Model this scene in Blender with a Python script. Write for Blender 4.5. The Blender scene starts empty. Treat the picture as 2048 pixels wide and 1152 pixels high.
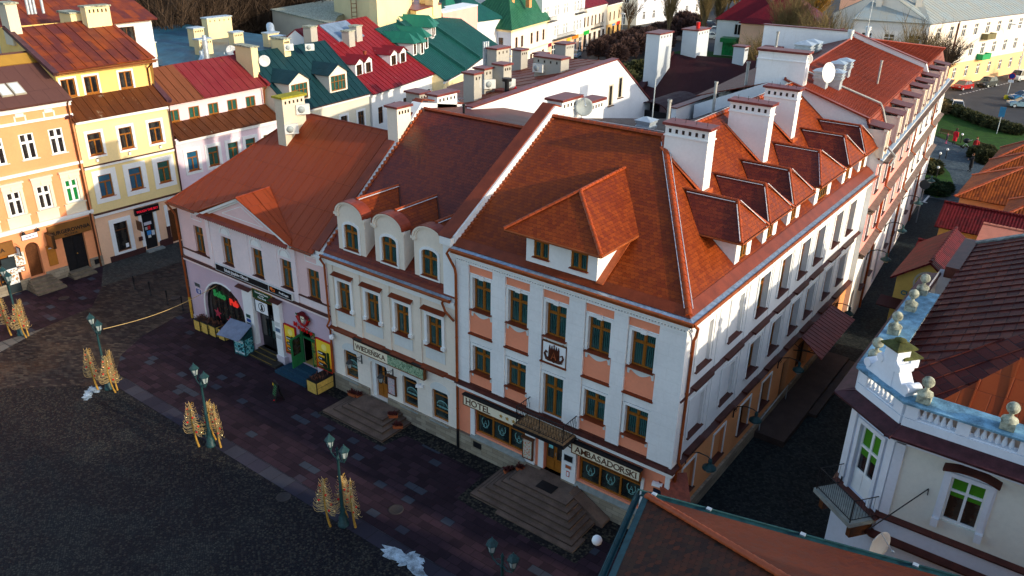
import bpy,math,random
from math import sin,cos,pi,radians,sqrt,atan2,floor,ceil
from mathutils import Vector,Matrix
random.seed(7)
D=bpy.data
SC=bpy.context.scene
COL=SC.collection
# ------------------------------------------------------------------ camera, sky, sun, exposure
cam_d=D.cameras.new('camera');cam=D.objects.new('camera',cam_d);COL.objects.link(cam)
az,pt,rl=radians(-36.5975),radians(24.5932),radians(1.0502)
fw=Vector((sin(az)*cos(pt),cos(az)*cos(pt),-sin(pt)))
rt=Vector((cos(az),-sin(az),0));up=rt.cross(fw)
rt2=rt*cos(rl)+up*sin(rl);up2=up*cos(rl)-rt*sin(rl)
mw=Matrix((rt2,up2,-fw)).transposed().to_4x4();mw.translation=Vector((11.3591,-26.7760,25.2899))
cam.matrix_world=mw
cam_d.sensor_width=36;cam_d.lens=1624.01/2048*36;cam_d.clip_start=0.5;cam_d.clip_end=3000
SC.camera=cam
SUN_EL,SUN_AZ=radians(17),radians(7) # azimuth from +X towards +Y
world=D.worlds.new('World');SC.world=world;world.use_nodes=True
wn=world.node_tree;wn.nodes.clear()
sky=wn.nodes.new('ShaderNodeTexSky');sky.sky_type='NISHITA';sky.sun_disc=False
sky.sun_elevation=SUN_EL;sky.sun_rotation=radians(90)-SUN_AZ
sky.air_density=1.0;sky.dust_density=1.2;sky.ozone_density=1.0
bg=wn.nodes.new('ShaderNodeBackground');bg.inputs[1].default_value=0.15
wo=wn.nodes.new('ShaderNodeOutputWorld')
wn.links.new(sky.outputs[0],bg.inputs[0]);wn.links.new(bg.outputs[0],wo.inputs[0])
sl=D.lights.new('sun','SUN');sl.energy=2.0;sl.angle=radians(0.9);sl.color=(1.0,0.86,0.66)
so=D.objects.new('sun',sl);COL.objects.link(so)
sv=Vector((cos(SUN_EL)*cos(SUN_AZ),cos(SUN_EL)*sin(SUN_AZ),sin(SUN_EL)))
so.rotation_euler=sv.to_track_quat('Z','Y').to_euler();so.location=(60,0,60)
vs=SC.view_settings;vs.view_transform='Standard';vs.look='None';vs.exposure=1.05;vs.gamma=1.0;vs.use_curve_mapping=False
SC.render.resolution_x=1024;SC.render.resolution_y=576
SC.cycles.max_bounces=5;SC.cycles.diffuse_bounces=3;SC.cycles.glossy_bounces=2
# ------------------------------------------------------------------ node helpers
class NT:
    """a material's node tree with small arithmetic helpers"""
    def __init__(s,name):
        s.m=D.materials.new(name);s.m.use_nodes=True;s.t=s.m.node_tree;s.t.nodes.clear()
        s.out=s.t.nodes.new('ShaderNodeOutputMaterial');s.b=s.t.nodes.new('ShaderNodeBsdfPrincipled')
        s.t.links.new(s.b.outputs[0],s.out.inputs[0])
        s._uv=None;s._ob=None
    def n(s,kind):return s.t.nodes.new(kind)
    def put(s,sock,v):
        if isinstance(v,V):s.t.links.new(v.s,sock)
        elif isinstance(v,bpy.types.NodeSocket):s.t.links.new(v,sock)
        else:sock.default_value=v
    def math(s,op,*a):
        q=s.n('ShaderNodeMath');q.operation=op
        for i,x in enumerate(a):s.put(q.inputs[i],x)
        return V(s,q.outputs[0])
    def uv(s):
        if s._uv is None:
            q=s.n('ShaderNodeUVMap');x=s.n('ShaderNodeSeparateXYZ');s.t.links.new(q.outputs[0],x.inputs[0])
            s._uv=(V(s,x.outputs[0]),V(s,x.outputs[1]),q.outputs[0])
        return s._uv
    def geo(s):
        if s._ob is None:
            q=s.n('ShaderNodeNewGeometry');s._ob=q.outputs['Position']
        return s._ob
    def noise(s,scale,detail=3,vec=None,rough=0.55,dist=0):
        q=s.n('ShaderNodeTexNoise');q.inputs['Scale'].default_value=scale;q.inputs['Detail'].default_value=detail
        q.inputs['Roughness'].default_value=rough;q.inputs['Distortion'].default_value=dist
        s.t.links.new(vec if vec is not None else s.geo(),q.inputs['Vector']);return V(s,q.outputs[0])
    def wnoise(s,x,y,color=False):
        c=s.n('ShaderNodeCombineXYZ');s.put(c.inputs[0],x);s.put(c.inputs[1],y)
        q=s.n('ShaderNodeTexWhiteNoise');q.noise_dimensions='3D';s.t.links.new(c.outputs[0],q.inputs['Vector'])
        return V(s,q.outputs['Value'])
    def ramp(s,fac,stops):
        q=s.n('ShaderNodeValToRGB');s.put(q.inputs[0],fac);e=q.color_ramp.elements
        while len(e)<len(stops):e.new(0.5)
        for el,(p,c)in zip(e,stops):el.position=p;el.color=(*c,1)if len(c)==3 else c
        return q.outputs[0]
    def sm(s,x,a,b):
        q=s.n('ShaderNodeMapRange');q.interpolation_type='SMOOTHSTEP';s.put(q.inputs[0],x)
        q.inputs[1].default_value=a;q.inputs[2].default_value=b;return V(s,q.outputs[0])
    def mix(s,f,a,b,mode='MIX'):
        q=s.n('ShaderNodeMix');q.data_type='RGBA';q.blend_type=mode
        s.put(q.inputs[0],f)
        for i,v in((6,a),(7,b)):
            if isinstance(v,tuple):v=(*v,1)if len(v)==3 else v
            s.put(q.inputs[i],v)
        return q.outputs[2]
    def bump(s,h,dist=0.02,strength=1.0):
        q=s.n('ShaderNodeBump');q.inputs['Strength'].default_value=strength;q.inputs['Distance'].default_value=dist
        s.put(q.inputs['Height'],h);s.t.links.new(q.outputs[0],s.b.inputs['Normal'])
    def fin(s,col,rough=0.8,metal=0.0,spec=0.2,coat=0.0):
        if isinstance(col,tuple):col=(*col[:3],1)
        s.put(s.b.inputs['Base Color'],col);s.put(s.b.inputs['Roughness'],rough)
        s.b.inputs['Metallic'].default_value=metal;s.b.inputs['Specular IOR Level'].default_value=spec
        s.b.inputs['Coat Weight'].default_value=coat
        return s.m
class V:
    def __init__(s,t,sock):s.t=t;s.s=sock
    def __add__(s,o):return s.t.math('ADD',s,o)
    def __radd__(s,o):return s.t.math('ADD',s,o)
    def __sub__(s,o):return s.t.math('SUBTRACT',s,o)
    def __rsub__(s,o):return s.t.math('SUBTRACT',o,s)
    def __mul__(s,o):return s.t.math('MULTIPLY',s,o)
    def __rmul__(s,o):return s.t.math('MULTIPLY',s,o)
    def __truediv__(s,o):return s.t.math('DIVIDE',s,o)
    def lt(s,o):return s.t.math('LESS_THAN',s,o)
    def gt(s,o):return s.t.math('GREATER_THAN',s,o)
    def fl(s):return s.t.math('FLOOR',s)
    def fr(s):return s.t.math('FRACT',s)
    def ab(s):return s.t.math('ABSOLUTE',s)
    def mod(s,o):return s.t.math('FLOORED_MODULO',s,o)
    def mn(s,o):return s.t.math('MINIMUM',s,o)
    def mx(s,o):return s.t.math('MAXIMUM',s,o)
    def sq(s):return s.t.math('SQRT',s)
def tint(c,k):return tuple(min(1,x*k)for x in c)
def cells(t,w,h,off=0.5,joint=0.012,U=None,W=None):
    """running-bond cells in the UV metres: (id, joint mask 0..1, fx, fy)"""
    u,v,_=t.uv()
    if U is not None:u,v=U,W
    r=(v/h).fl();fy=(v/h).fr()
    uu=u/w+r.mod(2)*off
    c=uu.fl();fx=uu.fr()
    dx=(fx-0.5).ab()*-1+0.5;dy=(fy-0.5).ab()*-1+0.5
    d=(dx*w).mn(dy*h)
    return t.wnoise(c,r),t.sm(d,joint*0.3,joint),fx,fy
def plain(name,col,rough=0.75,var=0.10,scale=1.2,metal=0,spec=0.22,bump=0.0,bs=40,coat=0):
    t=NT(name)
    n1=t.noise(scale,5);n2=t.noise(scale*9,3)
    f=n1*0.7+n2*0.3
    c=t.mix(t.sm(f,0.3,0.7),tint(col,1-var),tint(col,1+var))
    if bump:t.bump(t.noise(bs,3),bump)
    return t.fin(c,rough,metal,spec,coat)
def plaster(name,col,streak=0.18,dirt=(0.32,0.29,0.25),fine=0.004,joints=None):
    """painted render: faint clouding, rain streaks and dirt of its own, optional ruled joints (w,h)"""
    t=NT(name)
    u,v,uvs=t.uv()
    big=t.noise(0.45,4);small=t.noise(7,4)
    c=t.mix(t.sm(big*0.65+small*0.35,0.35,0.68),tint(col,0.93),tint(col,1.05))
    mp=t.n('ShaderNodeMapping');mp.inputs['Scale'].default_value=(5.0,0.35,1);t.t.links.new(uvs,mp.inputs[0])
    st=t.noise(1.0,5,mp.outputs[0],0.7)
    c=t.mix(t.sm(st*0.7+big*0.3,0.56,0.78)*streak,c,dirt)
    h=t.noise(60,2)*0.4
    if joints:
        _,j,_,_=cells(t,joints[0],joints[1],0.5,0.02)
        c=t.mix((1-j)*0.09,c,tint(dirt,1.0));h=h+j*0.5
    t.bump(h,fine if not joints else 0.008)
    return t.fin(c,0.9,0,0.12)
def beaver(name,col,dark,w=0.20,h=0.175,var=0.5,rough=0.42,moss=0.0,coat=0.0,spec=.16):
    """scalloped clay tiles; joint shape in the relief, edge shade painted into the colour, which differs tile by tile"""
    t=NT(name);u,v,_=t.uv()
    vv=v/h;r=vv.fl();fy=vv.fr()
    uu=u/w+r.mod(2)*0.5;c=uu.fl();fx=uu.fr()-0.5
    edge=(1-(1-fx*fx*3.9).mx(0.0).sq())*0.62
    under=fy.lt(edge)
    H=1-(fy+under)*0.5
    idn=t.wnoise(c,r-under)
    big=t.noise(0.28,4);mid=t.noise(1.6,4)
    f=t.sm(big*0.5+mid*0.25+idn*0.25*var*2,0.30,0.72)
    cc=t.mix(f,dark,col)
    cc=t.mix(t.sm(edge-fy,-0.10,0.02)*(1-t.sm(edge-fy,0.06,0.22))*0.65,cc,tint(dark,0.3))  # darker band paints the shade under each rounded tile edge
    if moss:cc=t.mix(t.sm(t.noise(0.8,6)*0.6+idn*0.4,0.52,0.7)*moss,cc,(0.03,0.022,0.015))
    t.bump(H,0.035,1.0)
    return t.fin(cc,t.sm(idn,0,1)*0.15+rough,0,spec,coat)
def pantile(name,col,dark,w=0.21,h=0.34,rough=0.5):
    t=NT(name);u,v,_=t.uv()
    s=t.math('SINE',u*(2*pi/w));r=(v/h).fr()
    idn=t.wnoise((u/w+0.25).fl(),(v/h).fl())
    f=t.sm(t.noise(0.6,4)*0.6+idn*0.4,0.3,0.7)
    t.bump(s*0.5+(1-r)*0.8,0.035,1.0)
    return t.fin(t.mix((1-t.sm(r,0.0,0.10))*0.5,t.mix(f,dark,col),tint(dark,0.3)),rough+.1,0,0.15)
def sheet(name,col,col2,amt=0.5,scale=0.6,rough=0.5,metal=0.0,panel=(0.62,1.9),spec=0.16,spots=None):
    """painted or rusted sheet metal with panel-to-panel difference and blotches"""
    t=NT(name)
    idn,j,_,_=cells(t,panel[0],panel[1],0.5,0.02)
    f=t.sm(t.noise(scale,6,None,0.65)*0.75+idn*0.25,0.5-0.22,0.5+0.18)
    c=t.mix(f*amt,col,col2)
    c=t.mix((1-j)*0.45,c,tint(col,0.35))
    c=t.mix(t.sm(t.noise(6,4),0.55,0.75)*0.2,c,tint(col,0.6))
    if spots:c=t.mix(t.sm(t.noise(spots[1],7,None,0.75),0.6,0.68)*spots[2],c,spots[0])
    t.bump(j*1.0+t.noise(1.7,3)*0.8,0.012)
    return t.fin(c,t.sm(t.noise(2,3),0,1)*0.2+rough-0.1,metal,spec)
def ribbed(name,col,w=0.27,rough=0.4,var=0.12):
    t=NT(name);u,v,_=t.uv()
    s=t.math('POWER',t.math('SINE',u*(2*pi/w))*0.5+0.5,3.0)
    c=t.mix(t.sm(t.noise(0.5,5)*0.7+t.noise(5,3)*0.3,0.35,0.65),tint(col,1-var),tint(col,1+var))
    t.bump(s,0.045,1.0)
    return t.fin(c,rough+.1,0,0.2)
def setts(name,w,h,cols,off=0.5,joint=0.02,jcol=(0.012,0.011,0.012),rough=0.75,wet=0.0,odd=None,bumpd=0.012,rot=0):
    t=NT(name);u,v,_=t.uv()
    if rot:
        a=radians(rot);U=u*cos(a)+v*sin(a);W=v*cos(a)-u*sin(a)
    else:U,W=u,v
    dx=t.noise(2.5,2)-0.5
    idn,j,fx,fy=cells(t,w,h,off,joint,U+dx*0.03,W+dx*0.03)
    n=t.noise(0.35,5);n2=t.noise(14,3)
    c=t.ramp(idn*0.75+n2*0.25,[(0.15,cols[0]),(0.5,cols[1]),(0.85,cols[2])])
    if odd:c=t.mix(t.sm(idn,odd[1],odd[1]+0.01),c,odd[0])
    c=t.mix(t.sm(n,0.3,0.7)*0.45,c,t.mix(1.0,c,(0.45,0.45,0.5),'MULTIPLY'))
    c=t.mix((1-j)*0.85,c,jcol)
    t.bump(j+n2*0.5,bumpd)
    return t.fin(c,(1-t.sm(n,0.45,0.62)*wet)*rough,0,0.12)
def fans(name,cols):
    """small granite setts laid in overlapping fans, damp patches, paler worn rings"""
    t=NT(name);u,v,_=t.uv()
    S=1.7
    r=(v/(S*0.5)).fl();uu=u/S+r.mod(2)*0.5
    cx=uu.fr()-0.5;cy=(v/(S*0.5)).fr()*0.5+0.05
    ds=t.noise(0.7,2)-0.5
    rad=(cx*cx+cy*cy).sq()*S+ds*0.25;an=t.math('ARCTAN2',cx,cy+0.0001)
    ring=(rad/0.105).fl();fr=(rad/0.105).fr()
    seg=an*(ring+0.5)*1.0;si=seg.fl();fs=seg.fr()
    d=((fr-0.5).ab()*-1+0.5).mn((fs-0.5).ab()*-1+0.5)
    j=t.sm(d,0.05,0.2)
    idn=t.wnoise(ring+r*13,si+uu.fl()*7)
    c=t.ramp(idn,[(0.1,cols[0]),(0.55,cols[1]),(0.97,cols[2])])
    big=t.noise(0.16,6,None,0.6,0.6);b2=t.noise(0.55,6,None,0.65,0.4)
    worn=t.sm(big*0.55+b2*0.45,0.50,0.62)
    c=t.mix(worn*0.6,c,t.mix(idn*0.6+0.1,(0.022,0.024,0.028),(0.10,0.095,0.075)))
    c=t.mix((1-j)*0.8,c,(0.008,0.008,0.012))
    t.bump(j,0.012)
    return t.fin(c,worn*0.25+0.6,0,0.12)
def glassm(name,col,col2,fold=0.09,amt=1.0,rough=0.06,spec=0.8):
    """window glass with the drawn curtain's folds just behind it"""
    t=NT(name);u,v,_=t.uv()
    s=t.math('SINE',u*(2*pi/fold)+t.noise(6,2)*5)*0.5+0.5
    f=t.sm(s*0.55+t.noise(1.1,3)*0.75,0.35,0.95)*amt
    c=t.mix(f,col,col2)
    t.bump(t.noise(1.3,2),0.02,0.35)
    return t.fin(c,rough,0,spec)
def emit(name,col,st):
    t=NT(name);t.b.inputs['Emission Color'].default_value=(*col,1);t.b.inputs['Emission Strength'].default_value=st
    return t.fin(tint(col,0.6),0.5)
# ------------------------------------------------------------------ mesh builder
class MB:
    def __init__(s):s.v=[];s.f=[];s.mi=[];s.sm=[];s.cur=0;s.T=Matrix();s.marks=[]
    def mark(s):
        """start the next separate piece: build() makes one object per piece"""
        s.marks.append((len(s.v),len(s.f)));return s
    def at(s,x=0,y=0,z=0,rz=0,rx=0,ry=0):
        s.T=Matrix.Translation((x,y,z))@Matrix.Rotation(rz,4,'Z')@Matrix.Rotation(ry,4,'Y')@Matrix.Rotation(rx,4,'X');return s
    def add(s,vs,fs,smooth=False):
        o=len(s.v);s.v+=[s.T@Vector(p)for p in vs]
        for f in fs:s.f.append([o+i for i in f]);s.mi.append(s.cur);s.sm.append(smooth)
        return s
    def box(s,x0,x1,y0,y1,z0,z1):
        if x0>x1:x0,x1=x1,x0
        if y0>y1:y0,y1=y1,y0
        if z0>z1:z0,z1=z1,z0
        return s.add([(x0,y0,z0),(x1,y0,z0),(x1,y1,z0),(x0,y1,z0),(x0,y0,z1),(x1,y0,z1),(x1,y1,z1),(x0,y1,z1)],
              [(0,3,2,1),(4,5,6,7),(0,1,5,4),(1,2,6,5),(2,3,7,6),(3,0,4,7)])
    def cbox(s,cx,cy,z0,w,d,h):return s.box(cx-w/2,cx+w/2,cy-d/2,cy+d/2,z0,z0+h)
    def poly(s,pts):return s.add(pts,[tuple(range(len(pts)))])
    def slab(s,pts,th):
        """polygon thickened downwards along its own normal"""
        P=[Vector(p)for p in pts];n=nrm(P)
        if n.z<0:P.reverse();n=-n
        Q=[p-n*th for p in P];k=len(P)
        fs=[tuple(range(k)),tuple(reversed(range(k,2*k)))]+[(i,i+k,(i+1)%k+k,(i+1)%k)for i in range(k)]
        return s.add(P+Q,fs)
    def prism(s,pts,axis,a,b):
        """2-D outline extruded along an axis; pts (p,q) = the other two axes in order"""
        def mk(p,q,t):return{'x':(t,p,q),'y':(p,t,q),'z':(p,q,t)}[axis]
        k=len(pts);vs=[mk(p,q,a)for p,q in pts]+[mk(p,q,b)for p,q in pts]
        return s.add(vs,[tuple(range(k)),tuple(reversed(range(k,2*k)))]+[(i,(i+1)%k,(i+1)%k+k,i+k)for i in range(k)])
    def tube(s,pts,r,n=8,caps=True,r2=None):
        P=[Vector(p)for p in pts];rings=[];prev=None
        for i,p in enumerate(P):
            d=(P[min(i+1,len(P)-1)]-P[max(i-1,0)]).normalized()
            if d.length<1e-6:d=Vector((0,0,1))
            a=prev if prev is not None else(Vector((0,0,1))if abs(d.z)<0.9 else Vector((1,0,0)))
            x=(a-d*a.dot(d)).normalized();y=d.cross(x);prev=x
            rr=r if r2 is None else r+(r2-r)*i/(len(P)-1)
            rings.append([p+(x*cos(2*pi*k/n)+y*sin(2*pi*k/n))*rr for k in range(n)])
        vs=[q for g in rings for q in g];fs=[]
        for i in range(len(P)-1):
            for k in range(n):
                a,b=i*n+k,i*n+(k+1)%n;fs.append((a,b,b+n,a+n))
        s.add(vs,fs,True)
        if caps:s.add(rings[0],[tuple(reversed(range(n)))]);s.add(rings[-1],[tuple(range(n))])
        return s
    def lathe(s,prof,n=12,cx=0,cy=0,z=0,smooth=True):
        vs=[(cx+r*cos(2*pi*k/n),cy+r*sin(2*pi*k/n),z+h)for r,h in prof for k in range(n)]
        fs=[(i*n+k,i*n+(k+1)%n,(i+1)*n+(k+1)%n,(i+1)*n+k)for i in range(len(prof)-1)for k in range(n)]
        s.add(vs,fs,smooth)
        if prof[0][0]>1e-4:s.add(vs[:n],[tuple(reversed(range(n)))])
        if prof[-1][0]>1e-4:s.add(vs[-n:],[tuple(range(n))])
        return s
    def ball(s,x,y,z,r,n=8,m=5,sz=1):
        return s.lathe([(max(1e-5,r*sin(pi*i/m)),-r*sz*cos(pi*i/m))for i in range(m+1)],n,x,y,z)
    def build(s,name,mats,parent=None,M=None):
        if s.marks:
            mk=sorted(set([(0,0)]+s.marks+[(len(s.v),len(s.f))]));out=None
            for(va,fa),(vb,fb)in zip(mk,mk[1:]):
                if fb==fa:continue
                q=MB();q.v=s.v[va:vb];q.f=[[i-va for i in f]for f in s.f[fa:fb]];q.mi=s.mi[fa:fb];q.sm=s.sm[fa:fb]
                o=q.build(name,mats,parent,M);out=out or o
            return out
        me=D.meshes.new(name);me.from_pydata([tuple(p)for p in s.v],[],s.f)
        if not isinstance(mats,(list,tuple)):mats=[mats]
        for m in mats:me.materials.append(m)
        uvl=me.uv_layers.new(name='UVMap');co=me.vertices
        for p in me.polygons:
            p.material_index=s.mi[p.index];p.use_smooth=s.sm[p.index]
            n=p.normal
            if abs(n.z)>0.995 or n.length<0.1:tx=Vector((1,0,0));ty=Vector((0,1,0))
            else:
                tx=Vector((-n.y,n.x,0)).normalized();ty=n.cross(tx)
            for li in p.loop_indices:
                q=co[me.loops[li].vertex_index].co;uvl.data[li].uv=(q.dot(tx),q.dot(ty))
        me.validate();me.update()
        o=D.objects.new(name,me);COL.objects.link(o)
        if parent is not None:o.parent=parent
        if M is not None:o.matrix_local=M
        return o
def nrm(P):
    n=Vector((0,0,0))
    for i in range(len(P)):n+=P[i].cross(P[(i+1)%len(P)])
    return n.normalized()
def tag(o,label=None,cat=None,group=None,kind=None):
    if label:o['label']=label
    if cat:o['category']=cat
    if group:o['group']=group
    if kind:o['kind']=kind
    return o
def thing(name,label,cat,loc=(0,0,0),rz=0,group=None):
    o=D.objects.new(name,None);COL.objects.link(o);o.location=loc;o.rotation_euler=(0,0,rz)
    o.empty_display_size=0.3
    return tag(o,label,cat,group)
def kids(o):return[c for c in D.objects if c.parent==o]
def dup_tree(o,parent=None,cache={}):
    c=o.copy();COL.objects.link(c);c.parent=parent
    for ch in kids(o):dup_tree(ch,c)
    return c
def RZ(x,y,z,a=0):return Matrix.Translation((x,y,z))@Matrix.Rotation(a,4,'Z')
def textmesh(body,size,name,mat,parent,M,bold=0.0,ext=0.01,ax='CENTER',sx=1.0,space=1.0):
    cu=D.curves.new(name,'FONT');cu.body=body;cu.size=size;cu.extrude=ext;cu.offset=bold
    cu.align_x=ax;cu.align_y='CENTER';cu.space_character=space;cu.resolution_u=3
    tmp=D.objects.new(name,cu);me=D.meshes.new_from_object(tmp);D.objects.remove(tmp);D.curves.remove(cu)
    me.name=name;me.materials.clear();me.materials.append(mat)
    if not me.uv_layers:me.uv_layers.new(name='UVMap')
    o=D.objects.new(name,me);COL.objects.link(o)
    if parent is not None:o.parent=parent
    o.matrix_local=M@Matrix.Rotation(pi/2,4,'X')@Matrix.Diagonal((sx,1,1,1))
    return o
# ------------------------------------------------------------------ facade and window builders (local: x along, -y outward, z up)
def wall(mb,s0,s1,z0,z1,holes,y=0.0,rev=0.25):
    """wall sheet at y with openings (a,b,c,d[,arch]) and reveals going inward"""
    xs=sorted({s0,s1}|{h[0]for h in holes}|{h[1]for h in holes});zs=sorted({z0,z1}|{h[2]for h in holes}|{h[3]for h in holes})
    for i in range(len(xs)-1):
        for k in range(len(zs)-1):
            cx,cz=(xs[i]+xs[i+1])/2,(zs[k]+zs[k+1])/2
            if any(h[0]<cx<h[1]and h[2]<cz<h[3]for h in holes):continue
            mb.poly([(xs[i],y,zs[k]),(xs[i+1],y,zs[k]),(xs[i+1],y,zs[k+1]),(xs[i],y,zs[k+1])])
    for h in holes:
        a,b,c,d=h[:4];Y=y+rev
        mb.poly([(a,y,c),(a,Y,c),(a,Y,d),(a,y,d)]);mb.poly([(b,y,c),(b,y,d),(b,Y,d),(b,Y,c)])
        mb.poly([(a,y,c),(b,y,c),(b,Y,c),(a,Y,c)])
        if len(h)>4 and h[4]:
            rise=h[4];n=8;cx=(a+b)/2;hw=(b-a)/2
            arc=[(cx-hw*cos(pi*i/n),d-rise+rise*sin(pi*i/n))for i in range(n+1)]
            for side in(0,1):
                seg=arc[:n//2+1]if side==0 else arc[n//2:]
                corner=(a,d)if side==0 else(b,d)
                pts=[(corner[0],y,corner[1])]+[(p,y,q)for p,q in(reversed(seg))]
                if side:pts=[(corner[0],y,corner[1])]+[(p,y,q)for p,q in reversed(seg)]
                mb.poly(pts)
            for i in range(n):mb.poly([(arc[i][0],y,arc[i][1]),(arc[i+1][0],y,arc[i+1][1]),(arc[i+1][0],Y,arc[i+1][1]),(arc[i][0],Y,arc[i][1])])
        else:mb.poly([(a,y,d),(a,Y,d),(b,Y,d),(b,y,d)])
WCACHE={}
def window(parent,M,w,h,frame,glass,sill=None,style='T',depth=0.16,bar=0.055,arch=0,name='window',sillw=0.12,silld=0.1,blind=None):
    """origin at the opening's bottom centre in the wall plane; parts: window > pane, sill"""
    key=(round(w,3),round(h,3),frame.name,glass.name,sill.name if sill else '',style,depth,arch,silld,blind.name if blind else '')
    if key not in WCACHE:
        fr=MB();y0,y1=depth,depth+0.06;hw=w/2
        b=bar
        fr.box(-hw,-hw+b,y0,y1,0,h);fr.box(hw-b,hw,y0,y1,0,h)
        fr.box(-hw+b,hw-b,y0,y1,0,b*1.3)
        if not arch:fr.box(-hw+b,hw-b,y0,y1,h-b,h)
        else:
            n=8;A=[(-hw*cos(pi*i/n),h-arch+arch*sin(pi*i/n))for i in range(n+1)]
            B_=[(-(hw-b)*cos(pi*i/n),h-arch+(arch-b)*sin(pi*i/n))for i in range(n+1)]
            for i in range(n):
                p=[A[i],A[i+1],B_[i+1],B_[i]]
                fr.prism(p,'y',y0,y1)
        tz=None
        if style in('T','T2','+','D'):
            fr.box(-b*.62,b*.62,y0-0.012,y1+.002,b*1.3,h-b*.9)
        if style in('T','+','T2','TW'):
            tz=h*0.68 if style!='+' else h*0.66
            fr.box(-hw+b,hw-b,y0-0.018,y1+.004,tz-b*.6,tz+b*.6)
            if style=='TW':fr.box(-b*.6,b*.6,y0-0.012,y1+.002,b*1.3,tz)
        if style in('T','+'): # casement stiles beside the mullion
            for sgn in(-1,1):
                x=sgn*(b*.62)
                fr.box(x,x+sgn*b*.7,y0+.008,y1+.006,b*1.3,h-b*1.2)
                x=sgn*(hw-b)
                fr.box(x-sgn*b*.6,x,y0+.008,y1+.006,b*1.3,h-b*1.2)
            fr.box(-hw+b,hw-b,y0+.008,y1+.006,tz+b*.6,tz+b*1.2);fr.box(-hw+b,hw-b,y0+.008,y1+.006,tz-b*1.2,tz-b*.6)
        if style=='3':
            for x in(-hw/3,hw/3):fr.box(x-b*.5,x+b*.5,y0-0.01,y1+.002,b*1.3,h-b)
            fr.box(-hw+b,hw-b,y0-.014,y1+.004,h*.8-b*.5,h*.8+b*.5)
        if style=='4':
            for x in(-hw/2,0,hw/2):fr.box(x-b*.5,x+b*.5,y0-0.01,y1+.002,b*1.3,h-b)
            fr.box(-hw+b,hw-b,y0-.014,y1+.004,h*.6-b*.4,h*.6+b*.4)
        fo=fr.build(name,frame)
        g=MB();g.poly([(-hw,y1-.01,0),(hw,y1-.01,0),(hw,y1-.01,h),(-hw,y1-.01,h)])
        go=g.build('pane',glass)
        so_=None
        if sill:
            k=MB();k.add([(-hw-sillw,-silld,-.03),(hw+sillw,-silld,-.03),(hw+sillw,0,-.03),(hw,y0,.012),(-hw,y0,.012),(-hw-sillw,0,-.03),
                             (-hw-sillw,-silld,.0),(hw+sillw,-silld,.0),(hw+sillw,0.001,.02),(-hw-sillw,.001,.02)],
                            [(6,7,8,9),(9,8,3,4),(0,1,7,6),(0,6,9,5),(1,2,8,7),(0,5,2,1)])
            so_=k.build('sill',sill)
        bo=None
        if blind:
            k=MB();k.box(-hw+b,hw-b,y1-.018,y1-.012,h*.55,h-b);bo=k.build('blind',blind)
        for o in(fo,go,so_,bo):
            if o:COL.objects.unlink(o)
        WCACHE[key]=(fo,go,so_,bo)
    fo,go,so_,bo=WCACHE[key]
    f=fo.copy();f.name=name;COL.objects.link(f);f.parent=parent;f.matrix_local=M
    for q in(go,so_,bo):
        if q:c=q.copy();COL.objects.link(c);c.parent=f
    return f
def surround(mb,s,z,w,h,t=0.13,p=0.05,bottom=False,y=0.0,arch=0):
    """flat band round an opening"""
    a,b=s-w/2,s+w/2
    mb.box(a-t,a,y-p,y+.01,z,z+h-arch);mb.box(b,b+t,y-p,y+.01,z,z+h-arch)
    if not arch:mb.box(a-t,b+t,y-p,y+.01,z+h,z+h+t)
    else:
        n=8
        for i in range(n):
            p4=[]
            for(k,hw,ar)in((i,w/2,arch),(i+1,w/2,arch),(i+1,w/2+t,arch+t),(i,w/2+t,arch+t)):
                p4.append((s-hw*cos(pi*k/n),z+h-arch+ar*sin(pi*k/n)))
            mb.prism(p4,'y',y-p,y+.01)
    if bottom:mb.box(a-t,b+t,y-p,y+.01,z-t,z)
def seams(mb,pts,spacing,w=0.03,h=0.035,off=0.3):
    """standing seams running up the slope of a planar roof polygon"""
    P=[Vector(p)for p in pts];n=nrm(P)
    if n.z<0:P.reverse();n=-n
    tx=Vector((-n.y,n.x,0)).normalized()if abs(n.z)<.999 else Vector((1,0,0));ty=n.cross(tx);o=P[0]
    Q=[((p-o).dot(tx),(p-o).dot(ty))for p in P]
    a0=min(q[0]for q in Q);a1=max(q[0]for q in Q);x=a0+spacing*off
    while x<a1-0.02:
        ys=[]
        for i in range(len(Q)):
            (xa,ya),(xb,yb)=Q[i],Q[(i+1)%len(Q)]
            if(xa-x)*(xb-x)<0:ys.append(ya+(yb-ya)*(x-xa)/(xb-xa))
        ys.sort()
        for k in range(0,len(ys)-1,2):
            if ys[k+1]-ys[k]<0.05:continue
            c=[o+tx*(x+dx)+ty*yy+n*hh for hh in(-0.005,h)for yy in(ys[k]+.01,ys[k+1]-.01)for dx in(-w/2,w/2)]
            mb.add(c,[(4,5,7,6),(0,4,6,2),(1,3,7,5),(0,1,5,4),(2,6,7,3)])
        x+=spacing
def ridge_tiles(mb,a,b,r=0.11,step=0.34,n=6):
    """overlapping half-round ridge or hip tiles"""
    a=Vector(a);b=Vector(b);L=(b-a).length;k=max(1,int(L/step));d=(b-a)/k;dn=d.normalized()
    side=dn.cross(Vector((0,0,1))).normalized();u=side.cross(dn)
    for i in range(k):
        p=a+d*i;q=a+d*(i+1.12)
        for rr,P0 in(((r*1.12,r*0.92),None),):
            vs=[c+(side*cos(pi*j/n)+u*sin(pi*j/n))*R for c,R in((p,rr[0]),(q,rr[1]))for j in range(n+1)]
            mb.add(vs,[(j,j+1,n+2+j,n+1+j)for j in range(n)],True)
            mb.add(vs[:n+1],[tuple(range(n+1))])
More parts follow.
